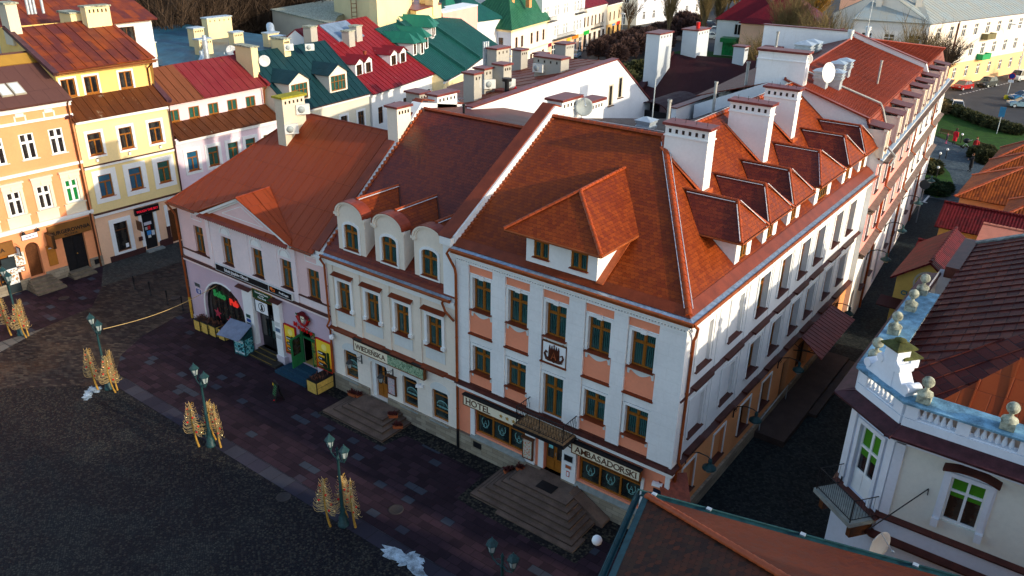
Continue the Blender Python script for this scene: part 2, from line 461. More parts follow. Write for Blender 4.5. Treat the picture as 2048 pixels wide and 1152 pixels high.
def gutter(mb,a,b,r=0.08,n=6):
    """open half-round gutter"""
    a=Vector(a);b=Vector(b);d=(b-a).normalized();side=d.cross(Vector((0,0,1))).normalized();u=Vector((0,0,1))
    vs=[c+side*cos(pi+pi*j/n)*R+u*sin(pi+pi*j/n)*R for c in(a,b)for R in(r,r*.86)for j in range(n+1)]
    m=n+1;fs=[]
    for j in range(n):
        fs.append((j,j+1,2*m+j+1,2*m+j));fs.append((m+j,3*m+j,3*m+j+1,m+j+1))
    fs+=[(0,2*m,3*m,m),(n,m+n,3*m+n,2*m+n)]
    mb.add(vs,fs,True)
    L=(b-a).length;k=int(L/0.8)
    for i in range(1,k):
        c=a+(b-a)*i/k
        vv=[c+d*t+side*cos(pi+pi*j/n)*r*1.08+u*sin(pi+pi*j/n)*r*1.08 for t in(-.015,.015)for j in range(n+1)]
        mb.add(vv,[(j,j+1,m+j+1,m+j)for j in range(n)],True)
# ------------------------------------------------------------------ materials
M_={}
def mm():
    M_['white']=plaster('white_render',(0.80,0.80,0.78),0.14)
    M_['white_joint']=plaster('white_rusticated_render',(0.80,0.80,0.79),0.14,joints=(1.15,0.55))
    M_['trim']=plaster('white_trim',(0.82,0.82,0.80),0.10)
    M_['salmon']=plaster('salmon_render',(0.86,0.30,0.17),0.05)
    M_['tan']=plaster('tan_render',(0.72,0.31,0.13),0.10)
    M_['cream']=plaster('cream_render',(0.80,0.70,0.58),0.10)
    M_['cream_joint']=plaster('cream_rusticated_render',(0.80,0.73,0.64),0.12,joints=(0.85,0.42))
    M_['greywhite']=plaster('grey_white_panel',(0.66,0.68,0.66),0.1)
    M_['rose']=plaster('pale_rose_render',(0.78,0.55,0.53),0.08)
    M_['rosewhite']=plaster('rose_white_render',(0.80,0.68,0.68),0.08)
    M_['mauve']=plaster('mauve_render',(0.56,0.43,0.50),0.10)
    M_['orange']=plaster('orange_render',(0.84,0.33,0.15),0.14)
    M_['yellow']=plaster('yellow_render',(0.84,0.56,0.19),0.16)
    M_['peach']=plaster('peach_render',(0.84,0.52,0.33),0.12)
    M_['pinkwall']=plaster('pale_pink_render',(0.80,0.60,0.62),0.10)
    M_['pinkwarm']=plaster('warm_pink_render',(0.80,0.30,0.26),0.10)
    M_['stain_white']=plaster('stained_white_render',(0.80,0.81,0.82),0.65,(0.45,0.40,0.32))
    M_['oldcream']=plaster('weathered_cream_render',(0.62,0.55,0.42),0.35)
    M_['greyrender']=plaster('rough_grey_render',(0.40,0.38,0.33),0.6,(0.18,0.17,0.15),0.012)
    M_['yelcream']=plaster('pale_yellow_render',(0.82,0.66,0.36),0.12)
    M_['bluegrey']=plaster('blue_grey_render',(0.58,0.63,0.73),0.2)
    M_['tow_cream']=plaster('parchment_render',(0.74,0.72,0.62),0.14)
    M_['tow_white']=plaster('cool_white_render',(0.70,0.73,0.80),0.25)
    M_['ochre']=plaster('ochre_render',(0.50,0.36,0.10),0.1)
    M_['brownmetal']=plain('brown_sheet_metal',(0.17,0.032,0.010),0.38,0.25,1.5)
    M_['darktrim']=plain('dark_brown_metal',(0.075,0.022,0.016),0.45,0.3,2)
    M_['agedledge']=plain('weathered_ledge_metal',(0.15,0.10,0.075),0.6,0.35,3)
    M_['copper']=plain('copper_brown_gutter',(0.27,0.062,0.013),0.42,0.22,2.5)
    M_['zinc']=plain('zinc_strip',(0.30,0.38,0.47),0.35,0.35,6,metal=0.55)
    M_['galv']=plain('galvanised_steel',(0.48,0.55,0.60),0.42,0.15,4,metal=0.5)
    M_['greypipe']=plain('grey_pipe',(0.36,0.36,0.34),0.5,0.2,4)
    M_['wood']=plain('varnished_wood',(0.30,0.105,0.014),0.38,0.2,8)
    M_['darkwood']=plain('dark_wood',(0.10,0.035,0.012),0.45,0.25,8)
    M_['whitewood']=plain('white_painted_wood',(0.82,0.82,0.80),0.45,0.04,4)
    M_['greenwood']=plain('green_painted_wood',(0.02,0.16,0.055),0.4,0.15,5)
    M_['black']=plain('black_paint',(0.012,0.012,0.014),0.4,0.2,5)
    M_['iron']=plain('wrought_iron',(0.018,0.018,0.02),0.45,0.3,9)
    M_['teal_iron']=plain('green_cast_iron',(0.015,0.05,0.055),0.45,0.3,7)
    M_['vent']=plain('dark_opening',(0.03,0.018,0.014),0.9,0.2,7)
    M_['glass']=glassm('curtained_glass',(0.008,0.03,0.032),(0.035,0.11,0.10))
    M_['dglass']=glassm('dark_glass',(0.008,0.008,0.009),(0.05,0.045,0.035),0.6,0.7)
    M_['blueglass']=glassm('blue_curtained_glass',(0.01,0.05,0.10),(0.02,0.14,0.24),0.08)
    M_['greenglass']=glassm('green_curtained_glass',(0.01,0.04,0.03),(0.03,0.13,0.09),0.08)
    M_['shopglass']=glassm('shop_glass',(0.006,0.012,0.013),(0.05,0.075,0.065),1.3,0.5)
    M_['stone']=setts('sandstone_cladding',0.7,0.22,((0.24,0.20,0.15),(0.32,0.27,0.19),(0.38,0.33,0.25)),joint=0.012,jcol=(0.12,0.1,0.08),bumpd=0.004)
    M_['sillstone']=plain('grey_stone_sill',(0.24,0.26,0.24),0.7,0.2,4)
    M_['step']=plain('worn_granite_step',(0.13,0.09,0.07),0.75,0.3,1.6,bump=0.006,bs=60)
    M_['steplip']=plain('step_nosing',(0.06,0.04,0.03),0.8,0.2,4)
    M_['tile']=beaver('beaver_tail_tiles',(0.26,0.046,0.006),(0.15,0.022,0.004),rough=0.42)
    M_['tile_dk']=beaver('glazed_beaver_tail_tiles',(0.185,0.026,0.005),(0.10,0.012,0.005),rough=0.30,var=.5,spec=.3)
    M_['ridge']=plain('ridge_tile',(0.32,0.055,0.012),0.40,0.2,4)
    M_['flash']=plain('red_brown_flashing',(0.34,0.075,0.024),0.42,0.25,2)
    M_['orange_sheet']=sheet('orange_roof_sheet',(0.27,0.043,0.010),(0.31,0.055,0.013),0.5,0.8,0.45)
    M_['rust']=sheet('rusted_roof_sheet',(0.26,0.050,0.008),(0.075,0.018,0.022),0.85,0.75,0.55,panel=(0.75,1.5))
    M_['brown_sheet']=sheet('brown_roof_sheet',(0.11,0.033,0.010),(0.065,0.021,0.009),0.6,0.9,0.5,spots=((0.4,0.32,0.22),1.2,0.5))
    M_['bordeaux']=sheet('worn_red_roof_sheet',(0.18,0.018,0.022),(0.22,0.035,0.035),0.6,0.9,0.5,spots=((0.25,0.09,0.03),1.1,0.6))
    M_['slate_green']=sheet('dark_green_roof_sheet',(0.006,0.030,0.036),(0.012,0.048,0.055),0.6,0.8,0.42)
    M_['blue_roof']=ribbed('blue_ribbed_roof',(0.01,0.075,0.12),0.5,0.3,0.3)
    M_['teal_roof']=sheet('teal_roof_sheet',(0.008,0.062,0.058),(0.012,0.09,0.078),0.6,0.6,0.45)
    M_['green_roof']=sheet('verdigris_roof_sheet',(0.014,0.095,0.05),(0.035,0.15,0.08),0.6,0.7,0.5,panel=(0.55,0.9))
    M_['red_roof']=sheet('crimson_roof_sheet',(0.22,0.010,0.013),(0.15,0.008,0.012),0.6,0.7,0.45,spots=((0.45,0.2,0.18),1.4,0.35))
    M_['crimson']=sheet('deep_crimson_sheet',(0.14,0.008,0.014),(0.10,0.007,0.012),0.6,0.7,0.5)
    M_['maroon']=sheet('maroon_roof_sheet',(0.040,0.010,0.012),(0.028,0.008,0.010),0.6,0.7,0.6)
    M_['rust_plain']=sheet('brick_red_roof_sheet',(0.19,0.026,0.008),(0.24,0.038,0.011),0.5,0.5,0.55)
    M_['ribbed_red']=ribbed('ribbed_red_roof',(0.27,0.045,0.018),0.30,0.42)
    M_['ribbed_dark']=ribbed('ribbed_dark_red_roof',(0.13,0.024,0.014),0.36,0.4)
    M_['redmetal']=plain('red_brown_sheet',(0.22,0.036,0.015),0.38,0.2,2)
    M_['chimcap']=plain('chimney_cap_sheet',(0.17,0.038,0.032),0.42,0.3,3)
    M_['shingle']=setts('old_shingle_tiles',0.75,0.42,((0.060,0.011,0.010),(0.095,0.018,0.013),(0.135,0.030,0.018)),joint=0.03,jcol=(0.03,0.01,0.012),rough=0.55,bumpd=0.03)
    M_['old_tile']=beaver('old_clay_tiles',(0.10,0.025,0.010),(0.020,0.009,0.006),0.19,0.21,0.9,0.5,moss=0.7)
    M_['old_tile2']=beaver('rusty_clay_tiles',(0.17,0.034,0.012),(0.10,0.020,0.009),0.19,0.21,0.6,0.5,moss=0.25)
    M_['pantile']=pantile('orange_pantiles',(0.26,0.060,0.008),(0.14,0.030,0.006))
    M_['pantile_red']=pantile('dark_red_pantiles',(0.10,0.006,0.010),(0.055,0.004,0.007))
    M_['greengut']=plain('green_patinated_gutter',(0.010,0.052,0.062),0.4,0.4,4)
    M_['balus']=plaster('weathered_white_stone',(0.76,0.80,0.86),0.3,(0.25,0.27,0.25))
    M_['balustop']=plain('painted_coping',(0.14,0.28,0.38),0.5,0.55,2.5)
    M_['lichen']=plain('lichen_stone',(0.32,0.33,0.25),0.9,0.7,5,bump=0.01,bs=20)
    M_['signcream']=plain('cream_sign_board',(0.78,0.70,0.52),0.5,0.03,4)
    M_['signletter']=plain('sign_letters',(0.085,0.03,0.012),0.4,0.1,5)
    M_['gold']=plain('gold_letters',(0.62,0.33,0.06),0.35,0.1,5,metal=0.5)
    M_['signwhite']=plain('white_lettering',(0.85,0.85,0.85),0.4,0.02,5)
    M_['blacksign']=plain('black_sign_panel',(0.012,0.012,0.014),0.25,0.1,5)
    M_['red']=plain('red_paint',(0.55,0.015,0.015),0.35,0.1,5)
    M_['redball']=plain('red_bauble',(0.6,0.01,0.012),0.15,0.05,5)
    M_['goldball']=plain('gold_bauble',(0.75,0.6,0.3),0.15,0.05,5,metal=0.8)
    M_['goldwire']=plain('gold_tinsel_frame',(0.36,0.20,0.035),0.5,0.3,9)
    M_['palewire']=plain('pale_rope_light',(0.52,0.36,0.15),0.4,0.1,9)
    M_['bluepaint']=plain('blue_enamel',(0.02,0.05,0.28),0.3,0.05,5)
    M_['dish']=plain('white_dish',(0.72,0.72,0.70),0.45,0.06,3)
    M_['greydish']=plain('grey_dish',(0.32,0.36,0.36),0.5,0.15,3)
    M_['acbody']=plain('air_conditioner_casing',(0.66,0.66,0.62),0.5,0.06,4)
    M_['yelbox']=plain('yellow_planter_board',(0.60,0.40,0.09),0.6,0.2,6)
    M_['heather']=plain('dry_heather',(0.13,0.05,0.03),0.9,0.5,12)
    M_['terracotta']=plain('terracotta',(0.36,0.09,0.03),0.7,0.15,6)
    M_['skin']=plain('skin',(0.5,0.3,0.22),0.6,0.05,4)
    M_['rubber']=plain('tyre_rubber',(0.015,0.015,0.016),0.8,0.1,8)
    M_['bark']=plain('tree_bark',(0.16,0.115,0.06),0.9,0.35,8)
    M_['twig']=plain('olive_twigs',(0.19,0.135,0.055),0.9,0.4,3)
    M_['twig_dk']=plain('dark_twigs',(0.060,0.038,0.024),0.9,0.4,3)
    M_['twig_ball']=plain('brown_hedge_twigs',(0.085,0.048,0.040),0.9,0.35,3)
    M_['shrub']=plain('shrub_leaves',(0.05,0.055,0.02),0.8,0.5,3)
    M_['evergreen']=plain('evergreen_leaves',(0.02,0.045,0.018),0.7,0.5,2)
    M_['autumn']=plain('autumn_leaves',(0.34,0.17,0.02),0.8,0.4,1.5)
mm()
# ------------------------------------------------------------------ ground
def ground_sheet(name,pts,mat,z,kind='structure',th=None):
    mb=MB()
    if th:mb.slab([(x,y,z)for x,y in pts],th)
    else:mb.poly([(x,y,z)for x,y in pts])
    return tag(mb.build(name,mat),kind=kind)
M_['asphalt']=plain('asphalt',(0.050,0.050,0.054),0.85,0.18,0.5,bump=0.004,bs=50)
M_['earth']=plain('bare_earth',(0.085,0.075,0.055),0.95,0.3,0.4)
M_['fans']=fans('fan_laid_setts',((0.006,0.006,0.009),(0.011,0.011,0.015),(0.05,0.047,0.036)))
M_['slabs']=setts('porphyry_slabs',0.62,0.42,((0.019,0.011,0.017),(0.030,0.017,0.025),(0.044,0.024,0.034)),joint=0.018,odd=((0.042,0.050,0.068),0.93),jcol=(0.008,0.006,0.009))
M_['kerbslab']=setts('bluish_border_slabs',0.95,0.8,((0.030,0.028,0.042),(0.042,0.038,0.055),(0.055,0.055,0.07)),joint=0.02)
M_['roadsett']=setts('worn_road_setts',0.30,0.17,((0.016,0.013,0.015),(0.030,0.024,0.025),(0.075,0.060,0.048)),joint=0.022,rough=0.6,wet=0.5,rot=28)
M_['smallsett']=setts('small_dark_setts',0.11,0.11,((0.008,0.008,0.009),(0.016,0.016,0.018),(0.07,0.065,0.045)),joint=0.012)
M_['streetsett']=setts('street_setts',0.13,0.12,((0.010,0.015,0.017),(0.020,0.028,0.031),(0.036,0.048,0.048)),joint=0.014)
M_['greypave']=setts('grey_paving',0.24,0.14,((0.045,0.046,0.042),(0.060,0.062,0.056),(0.08,0.08,0.072)),joint=0.012)
M_['graniteflag']=setts('pale_granite_flags',1.0,0.6,((0.12,0.115,0.10),(0.15,0.145,0.13),(0.17,0.16,0.14)),joint=0.02)
M_['parkpath']=setts('park_paving',0.22,0.22,((0.05,0.075,0.09),(0.07,0.10,0.12),(0.10,0.13,0.145)),joint=0.015)
M_['grass']=plain('lawn',(0.022,0.070,0.006),0.95,0.35,1.2,bump=0.02,bs=30)
M_['paint']=plain('road_paint',(0.55,0.56,0.56),0.7,0.12,6)
M_['snow']=plain('dirty_snow',(0.34,0.42,0.48),0.7,0.7,2.2,bump=0.02,bs=12)
ground_sheet('ground',[(-900,-300),(900,-300),(900,1500),(-900,1500)],M_['earth'],-0.03)
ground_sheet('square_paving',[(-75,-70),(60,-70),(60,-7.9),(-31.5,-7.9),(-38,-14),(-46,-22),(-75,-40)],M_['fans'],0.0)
arc=[(-31.3,-7.9),(-32.6,-7.2),(-34.4,-5.9),(-35.8,-3.6),(-36.5,-0.9),(-36.6,0.7),(-36.6,26)]
ground_sheet('road_setts',[(-75,-40),(-46,-22),(-38,-14),(-31.5,-8.0)]+arc+[(-36.6,60),(-75,60)],M_['roadsett'],0.004)
ground_sheet('pavement',[(-36.5,2),(-36.5,-0.9),(-35.8,-3.6),(-34.4,-5.9),(-32.6,-7.2),(-31.3,-7.15),(4,-7.15),(4,2)],M_['slabs'],0.008)
ground_sheet('pavement_border',[(-31.6,-7.15),(-31.6,-8.0),(4,-8.0),(4,-7.15)],M_['kerbslab'],0.012)
ground_sheet('sett_margin',[(-21.3,-0.95),(-19.9,-0.95),(-19.9,-2.6),(-14.9,-2.6),(-14.6,-1.1),(-9.2,-1.1),(-9.1,-3.3),(-8,-3.45),(-2.3,-3.45),(-2.1,-1.5),(1.2,-1.5),(1.2,0.4),(-21.3,0.4)],M_['smallsett'],0.013)
ground_sheet('street_paving',[(0,0.2),(4,-2),(9,-3.2),(16,-3.2),(16,1),(7.5,2),(7,12),(6.5,30),(4,50),(2,62),(-2.0,62),(-2.0,30),(-0.1,24),(-0.1,0.2)],M_['streetsett'],0.009)
ground_sheet('crossing_paving',[(4,-7.9),(60,-7.9),(60,2),(4,2)],M_['streetsett'],0.002)
ground_sheet('left_pavement',[(-49,1.0),(-45.3,-1.2),(-42.4,-3.5),(-41.8,-7.5),(-41.6,-12),(-44,-22),(-49.5,-22)],M_['slabs'],0.010)
ground_sheet('left_grey_pavement',[(-49.2,1.0),(-45.2,-1.3),(-44.9,5),(-44.7,26),(-49.4,26)],M_['greypave'],0.016)
ground_sheet('granite_strip',[(-41.75,-7.0),(-41.2,-8.6),(-40.55,-10.4),(-41.4,-16),(-42.5,-16),(-42.0,-10)],M_['graniteflag'],0.017)
# far streets
ground_sheet('far_street',[(-75,60),(-36.6,60),(-40,24),(-20,36),(-30,60),(-55,108),(-62,125),(-55,145),(-40,190),(-30,320),(-140,320),(-105,215),(-92,165),(-78,100)],M_['asphalt'],0.0)
ground_sheet('park_lawn',[(-30,45),(-26,66),(-44,108),(-56,140),(-66,140),(-68,125),(-60,105),(-38,60)],M_['grass'],0.02)
ground_sheet('park_path',[(-2.0,62),(2.0,62),(8,60),(9,78),(3,86),(-3.8,87.2),(-7.6,91),(-12,93),(-12,56),(-2.8,56)],M_['parkpath'],0.014)
ground_sheet('lawn',[(-12,93),(-7.6,91.4),(-3.8,87.6),(3,86.4),(9,78),(9,98),(-2,103),(-10,111),(-16,116)],M_['grass'],0.03)
ground_sheet('flower_bed_lawn',[(-2.6,68.4),(-1.6,67.3),(-0.9,68.6),(-2.2,73.2),(-3.6,76.3),(-5.5,75),(-5,70)],M_['grass'],0.03)
ground_sheet('hedge_bed_lawn',[(-2.6,63.2),(-1.3,62.3),(-0.3,63.9),(-1.0,66.6),(-2.4,67.3),(-4,66)],M_['grass'],0.03)
ground_sheet('car_park',[(-16,116),(-10,111),(-2,103),(9,98),(60,90),(60,220),(-4,200),(-6.5,165),(-12.5,134),(-17,118)],M_['asphalt'],0.0)
mb=MB()
for k in range(24):
    a=Vector((-10.6,124.2,0.012));b=Vector((-3.6,152,0.012));p=a+(b-a)*(k/24);d=(b-a)/24*0.55
    mb.poly([p,p+d,p+d+Vector((0.22,-.05,0)),p+Vector((0.22,-.05,0))])
mb.poly([(-2.25,65.6,.03),(-2.05,65.6,.03),(-1.95,60.0,.03),(-2.15,60.0,.03)]);mb.poly([(-2.45,59.9,.03),(-1.7,59.85,.03),(-1.7,60.05,.03),(-2.45,60.1,.03)])
for k in range(5):mb.poly([(-91.5+k*2.0,157+k*1.5,.012),(-90.3+k*2.0,156.6+k*1.5,.012),(-88.6+k*1.6,163+k*1.2,.012),(-89.8+k*1.6,163.6+k*1.2,.012)])
tag(mb.build('road_markings',M_['paint']),kind='structure')
def blob(cx,cy,rx,ry,n=26,seed=1,amp=.35):
    rn=random.Random(seed);ph=[rn.uniform(0,6.28)for _ in range(5)]
    return[(cx+rx*cos(2*pi*i/n)*(1+amp*sum(sin((k+2)*2*pi*i/n+ph[k])/(k+2)for k in range(5))),cy+ry*sin(2*pi*i/n)*(1+amp*sum(sin((k+2)*2*pi*i/n+ph[k])/(k+2)for k in range(5))))for i in range(n)]
for(cx,cy,rx,ry,sd,lab)in((-8.1,-7.75,.85,.6,3,'patch of dirty melting snow on the dark cobbles at the bottom of the photo'),(-31.75,-9.15,.5,.45,5,'small melting snow patch beside the golden light trees near the herringbone road')):
    mb=MB();P=blob(cx,cy,rx,ry,54,sd,.75);P=[(cx+(x-cx)*(1+.16*((i*7)%5-2)/2),cy+(y-cy)*(1+.16*((i*5)%7-3)/3))for i,(x,y)in enumerate(P)]
    for sc,zz in((1,.016),(.7,.035),(.42,.055)):
        mb.slab([(cx+(x-cx)*sc,cy+(y-cy)*sc,zz)for x,y in P],.03)
    tag(mb.build('snow_patch',M_['snow']),lab,'snow')
for i,(x,y,lab)in enumerate([(-15.6,-8.35,'round iron manhole cover in the cobbles by the slab border'),(-10.8,-5.7,'dark manhole cover in the red slabs right of the third lamp post'),(-39.3,.95,'small round manhole cover on the road behind the bollards'),(-45.3,-4.0,'manhole cover in the pavement below the burger restaurant steps')]):
    mb=MB();mb.lathe([(.36,.016),(.36,.028),(.31,.028),(.30,.022),(.001,.022)],20,x,y)
    for k in range(5):mb.box(x-.24,x+.24,y-.2+k*.1-.012,y-.2+k*.1+.012,.020,.027)
    tag(mb.build('manhole_cover',plain('cast_iron_cover%d'%i,(0.035,0.03,0.03),0.6)),lab,'manhole cover','manhole covers')
# ------------------------------------------------------------------ the hotel on the corner
W90=pi/2
def chimney(parent,name,x0,x1,y0,y1,zb,zt,wall_m,cap_m,holes='y',nh=5,band=True,over=.12,side2=False):
    mb=MB();mb.box(x0,x1,y0,y1,zb,zt-.12)
    if band:
        mb.box(x0-.05,x1+.05,y0-.05,y1+.05,zt-.62,zt-.56);mb.box(x0-.03,x1+.03,y0-.03,y1+.03,zt-.2,zt-.12)
    o=mb.build(name,wall_m,parent)
    c=MB();c.box(x0-over,x1+over,y0-over,y1+over,zt-.12,zt-.05);c.slab([(x0-over,y0-over,zt),(x1+over,y0-over,zt),(x1+over,y1+over,zt+.02),(x0-over,y1+over,zt+.02)],.05);c.build('cap',cap_m,o)
    v=MB();s=.12
    def row(n,a,b,f):
        for k in range(n):f(a+(b-a)*(k+.5)/n)
    if 'y' in holes:row(nh,x0+.08,x1-.08,lambda p:v.box(p-s/2,p+s/2,y0-.012,y0+.01,zt-.46,zt-.28))
    if 'x' in holes:row(nh,y0+.08,y1-.08,lambda p:v.box(x1-.01,x1+.012,p-s/2,p+s/2,zt-.46,zt-.28))
    v.build('flue_opening',M_['vent'],o);return o
hotel=thing('hotel_building','white three storey corner hotel with salmon panels and red tiled hipped roof','hotel',(0,0,0))
ZL,ZC=4.06,10.58
colx=[-10.25,-8.14,-6.06,-3.85,-1.76]
front=MB();side=MB();side.at(rz=W90)
holes=[]
for i,x in enumerate(colx):
    holes.append((x-.55,x+.55,8.3,9.95));holes.append((x-.55,x+.55,4.15 if i==2 else 4.9,6.35))
gf=[(-10.67,-7.52,1.33,2.98),(-6.42,-5.36,1.02,2.95),(-4.45,-1.22,1.33,2.98)]
wall(front,-11.75,0,ZL,11.2,holes,0,.24)
front.build('front_wall',M_['white'],hotel)
mb=MB();wall(mb,-11.75,0,0,ZL,gf,0,.3);mb.build('ground_floor_wall',M_['salmon'],hotel)
syc=[2.07,5.37,8.55,11.43,14.3,16.77,19.98,22.63];HS=25.3
sh=[]
for i,y in enumerate(syc):
    r=(y-.65,y+.65);sh.append((*r,8.15,10.15));sh.append((*r,4.85,6.67))
wall(side,0,HS,ZL,11.2,sh,0,.34);side.build('side_wall',M_['white'],hotel)
mb=MB().at(rz=W90);gh=[(y-.65,y+.65,1.42,3.15)for y in syc[:4]]+[(14.0,15.1,0.2,2.9),(16.4,18.6,.9,3.0),(20.3,21.5,1.0,3.1),(22.6,23.9,1.0,3.1)]
wall(mb,0,HS,0,ZL,gh,0,.34);mb.build('side_ground_floor_wall',M_['tan'],hotel)
mb=MB() # blank rear walls
mb.poly([(-11.75,8,0),(-11.75,0,0),(-11.75,0,11.2),(-11.75,8,11.2)]);mb.poly([(0,HS,0),(-11.75,HS,0),(-11.75,HS,12.5),(-5.5,HS,15.8),(0,HS,11.2)])
mb.poly([(-11.75,HS,0),(-11.75,8,0),(-11.75,8,12.7),(-11.75,HS,12.7)])
mb.build('rear_wall',M_['stain_white'],hotel)
# pilasters
mb=MB()
for a,b in((-11.75,-10.98),(-9.56,-8.82),(-7.45,-6.75),(-5.37,-4.55),(-3.15,-2.48)):mb.mark().box(a,b,-.12,.0,ZL+.05,ZC)
mb.mark().box(-1.06,.12,-.12,0,ZL+.05,ZC+.02);mb.box(0,.12,0,.85,ZL+.05,ZC+.02)
mb.build('pilaster',M_['white_joint'],hotel)
# salmon panels, aprons, lintel panels, brown strips
pan=MB();tr=MB();br=MB();ap=MB()
edges=[(-10.98,-9.56),(-8.82,-7.45),(-6.75,-5.37),(-4.55,-3.15),(-2.48,-1.06)]
for i,((a,b),x)in enumerate(zip(edges,colx)):
    pan.mark().box(a,b,-.012,.0,10.13,ZC);pan.mark().box(a+.0,b,-.012,0,7.02,8.27)
    if i!=2:pan.mark().box(a,b,-.012,0,ZL+.06,4.86)
    # 2F surround
    tr.mark();surround(tr,x,8.3,1.1,1.65,.12,.06);tr.box(x-.13,x+.13,-.10,0,9.93,10.14)
    tr.mark().box(a,b,-.05,0,6.50,6.93);surround(tr,x,4.15 if i==2 else 4.9,1.1,2.2 if i==2 else 1.45,.12,.06)
    # aprons: scalloped lower edge
    for z0,dp in((8.27,.22),(4.87,.12)):
        if i==2 and z0<5:continue
        w=.62;n=10
        pts=[(x-w,z0),(x-w,z0-dp-.12),(x-w+.1,z0-dp-.12),(x-w+.1,z0-dp-.03)]
        pts+=[(x-w+.16+(2*w-.32)*k/n,z0-dp+.08-.20*sin(pi*k/n)*(1 if z0>5 else.25))for k in range(n+1)]
        pts+=[(x+w-.1,z0-dp-.03),(x+w-.1,z0-dp-.12),(x+w,z0-dp-.12),(x+w,z0)]
        ap.mark().prism(pts,'y',-.045,0)
    br.mark().box(a-.03,b+.03,-.17,0,6.94,7.01)
pan.build('salmon_panel',M_['salmon'],hotel);tr.build('window_surround',M_['trim'],hotel);ap.build('apron',M_['greywhite'],hotel)
br.build('string_course_flashing',M_['brownmetal'],hotel)
# cornice with dentils, ledge over the ground floor
mb=MB();mb.box(-11.75,.14,-.16,0,ZC,10.68);mb.box(-11.75,.20,-.22,0,10.76,10.9);mb.box(-11.75,.30,-.32,0,10.9,11.12)
x=-11.7
while x<.1:mb.box(x,x+.07,-.20,0,10.68,10.76);x+=.14
mb.box(0.0,.14,0,HS,10.5,10.62);mb.box(0,.24,0,HS,10.62,10.85);mb.box(0,.32,0,HS,10.85,11.12)
mb.box(-11.75,.2,-.2,0,3.72,3.8);mb.box(-11.75,.26,-.26,0,3.8,4.0);mb.box(0,.16,0,HS,3.8,4.0)
mb.build('cornice',M_['trim'],hotel)
mb=MB();mb.slab([(-11.78,-.36,4.03),(.34,-.36,4.03),(.34,0.0,4.12),(-11.78,0.0,4.12)],.03)
mb.slab([(.30,-.36,4.03),(.30,HS,4.03),(0,HS,4.12),(0,-.36,4.12)],.03);mb.box(-11.75,0,-.13,0,4.1,4.16)
for i,y in enumerate(syc):
    mb.box(.0,.30,y-.85,y+.85,4.05,4.16)
mb.slab([(.2,-.05,7.42),(.2,HS,7.42),(0,HS,7.5),(0,-.05,7.5)],.05)
for y in syc:mb.box(0,.28,y-.9,y+.9,7.38,7.5)
mb.build('ledge_flashing',M_['darktrim'],hotel)
# side facade relief: sunk lesenes and window frames
mb=MB().at(rz=W90)
for i,y in enumerate(syc):
    for z0,h in((8.15,2.0),(4.85,1.82)):mb.mark();surround(mb,y,z0,1.3,h,.16,.03);surround(mb,y,z0,1.66,h+.14,.06,.055)
for y in((syc[k]+syc[k+1])/2 for k in range(7)):mb.mark().box(y-.30,y+.30,-.035,0,ZL+.1,7.38);mb.mark().box(y-.30,y+.30,-.035,0,7.52,10.5)
mb.build('side_relief',M_['white'],hotel)
mb=MB().at(rz=W90)
for i,y in enumerate(syc[:4]):mb.mark();surround(mb,y,1.42,1.3,1.73,.10,.05)
mb.build('side_ground_floor_surround',M_['trim'],hotel)
# side windows (first two bays are blind)
blank=MB().at(rz=W90)
for i,y in enumerate(syc):
    for z,h in((8.15,2.0),(4.85,1.82)):
        if i<2:blank.mark().box(y-.66,y+.66,.12,.2,z,z+h)
        else:window(hotel,RZ(0,y,z,W90),1.3,h,M_['wood'],M_['glass'],M_['darktrim'],'T',.26,name='side_window',silld=.14)
    if i<4:
        if i<2:pass
        else:window(hotel,RZ(0,y,1.42,W90),1.3,1.73,M_['darkwood'],M_['dglass'],M_['darktrim'],'T',.28,name='side_window',silld=.14)
blank.build('blind_window',M_['white'],hotel)
mb=MB().at(rz=W90)
for y in syc[:2]:mb.mark().box(y-.66,y+.66,.14,.2,1.42,3.15)
mb.build('blind_ground_floor_window',M_['tan'],hotel)
mb=MB().at(rz=W90)
for y in syc[:2]:
    for z in(8.15,4.85,1.42):mb.mark().slab([(y-.77,-.14,z),(y+.77,-.14,z),(y+.77,.14,z+.03),(y-.77,.14,z+.03)],.04)
mb.build('blind_window_sill',M_['darktrim'],hotel)
for y,w,z,h in((17.5,2.2,.9,2.1),(20.9,1.2,1.0,2.1),(23.25,1.3,1.0,2.1)):window(hotel,RZ(0,y,z,W90),w,h,M_['darkwood'],M_['dglass'],None,'T',.28,name='side_shop_window')
mb=MB().at(14.55,0,.2);mb.T=RZ(0,0,0,W90)@Matrix.Translation((14.55,0,.2));mb.box(-.55,.55,.26,.32,0,2.7);mb.box(-.42,-.05,.235,.26,.3,2.2);mb.box(.05,.42,.235,.26,.3,2.2)
mb.build('side_door',M_['darkwood'],hotel)
# front windows
for i,x in enumerate(colx):
    window(hotel,RZ(x,0,8.3),1.1,1.65,M_['wood'],M_['glass'],M_['brownmetal'],'T',.14,silld=.2,sillw=.08)
    if i==2:window(hotel,RZ(x,0,4.15),1.1,2.2,M_['wood'],M_['glass'],None,'T',.14,name='balcony_door')
    else:window(hotel,RZ(x,0,4.9),1.1,1.45,M_['wood'],M_['glass'],M_['brownmetal'],'T',.14,silld=.2,sillw=.08)
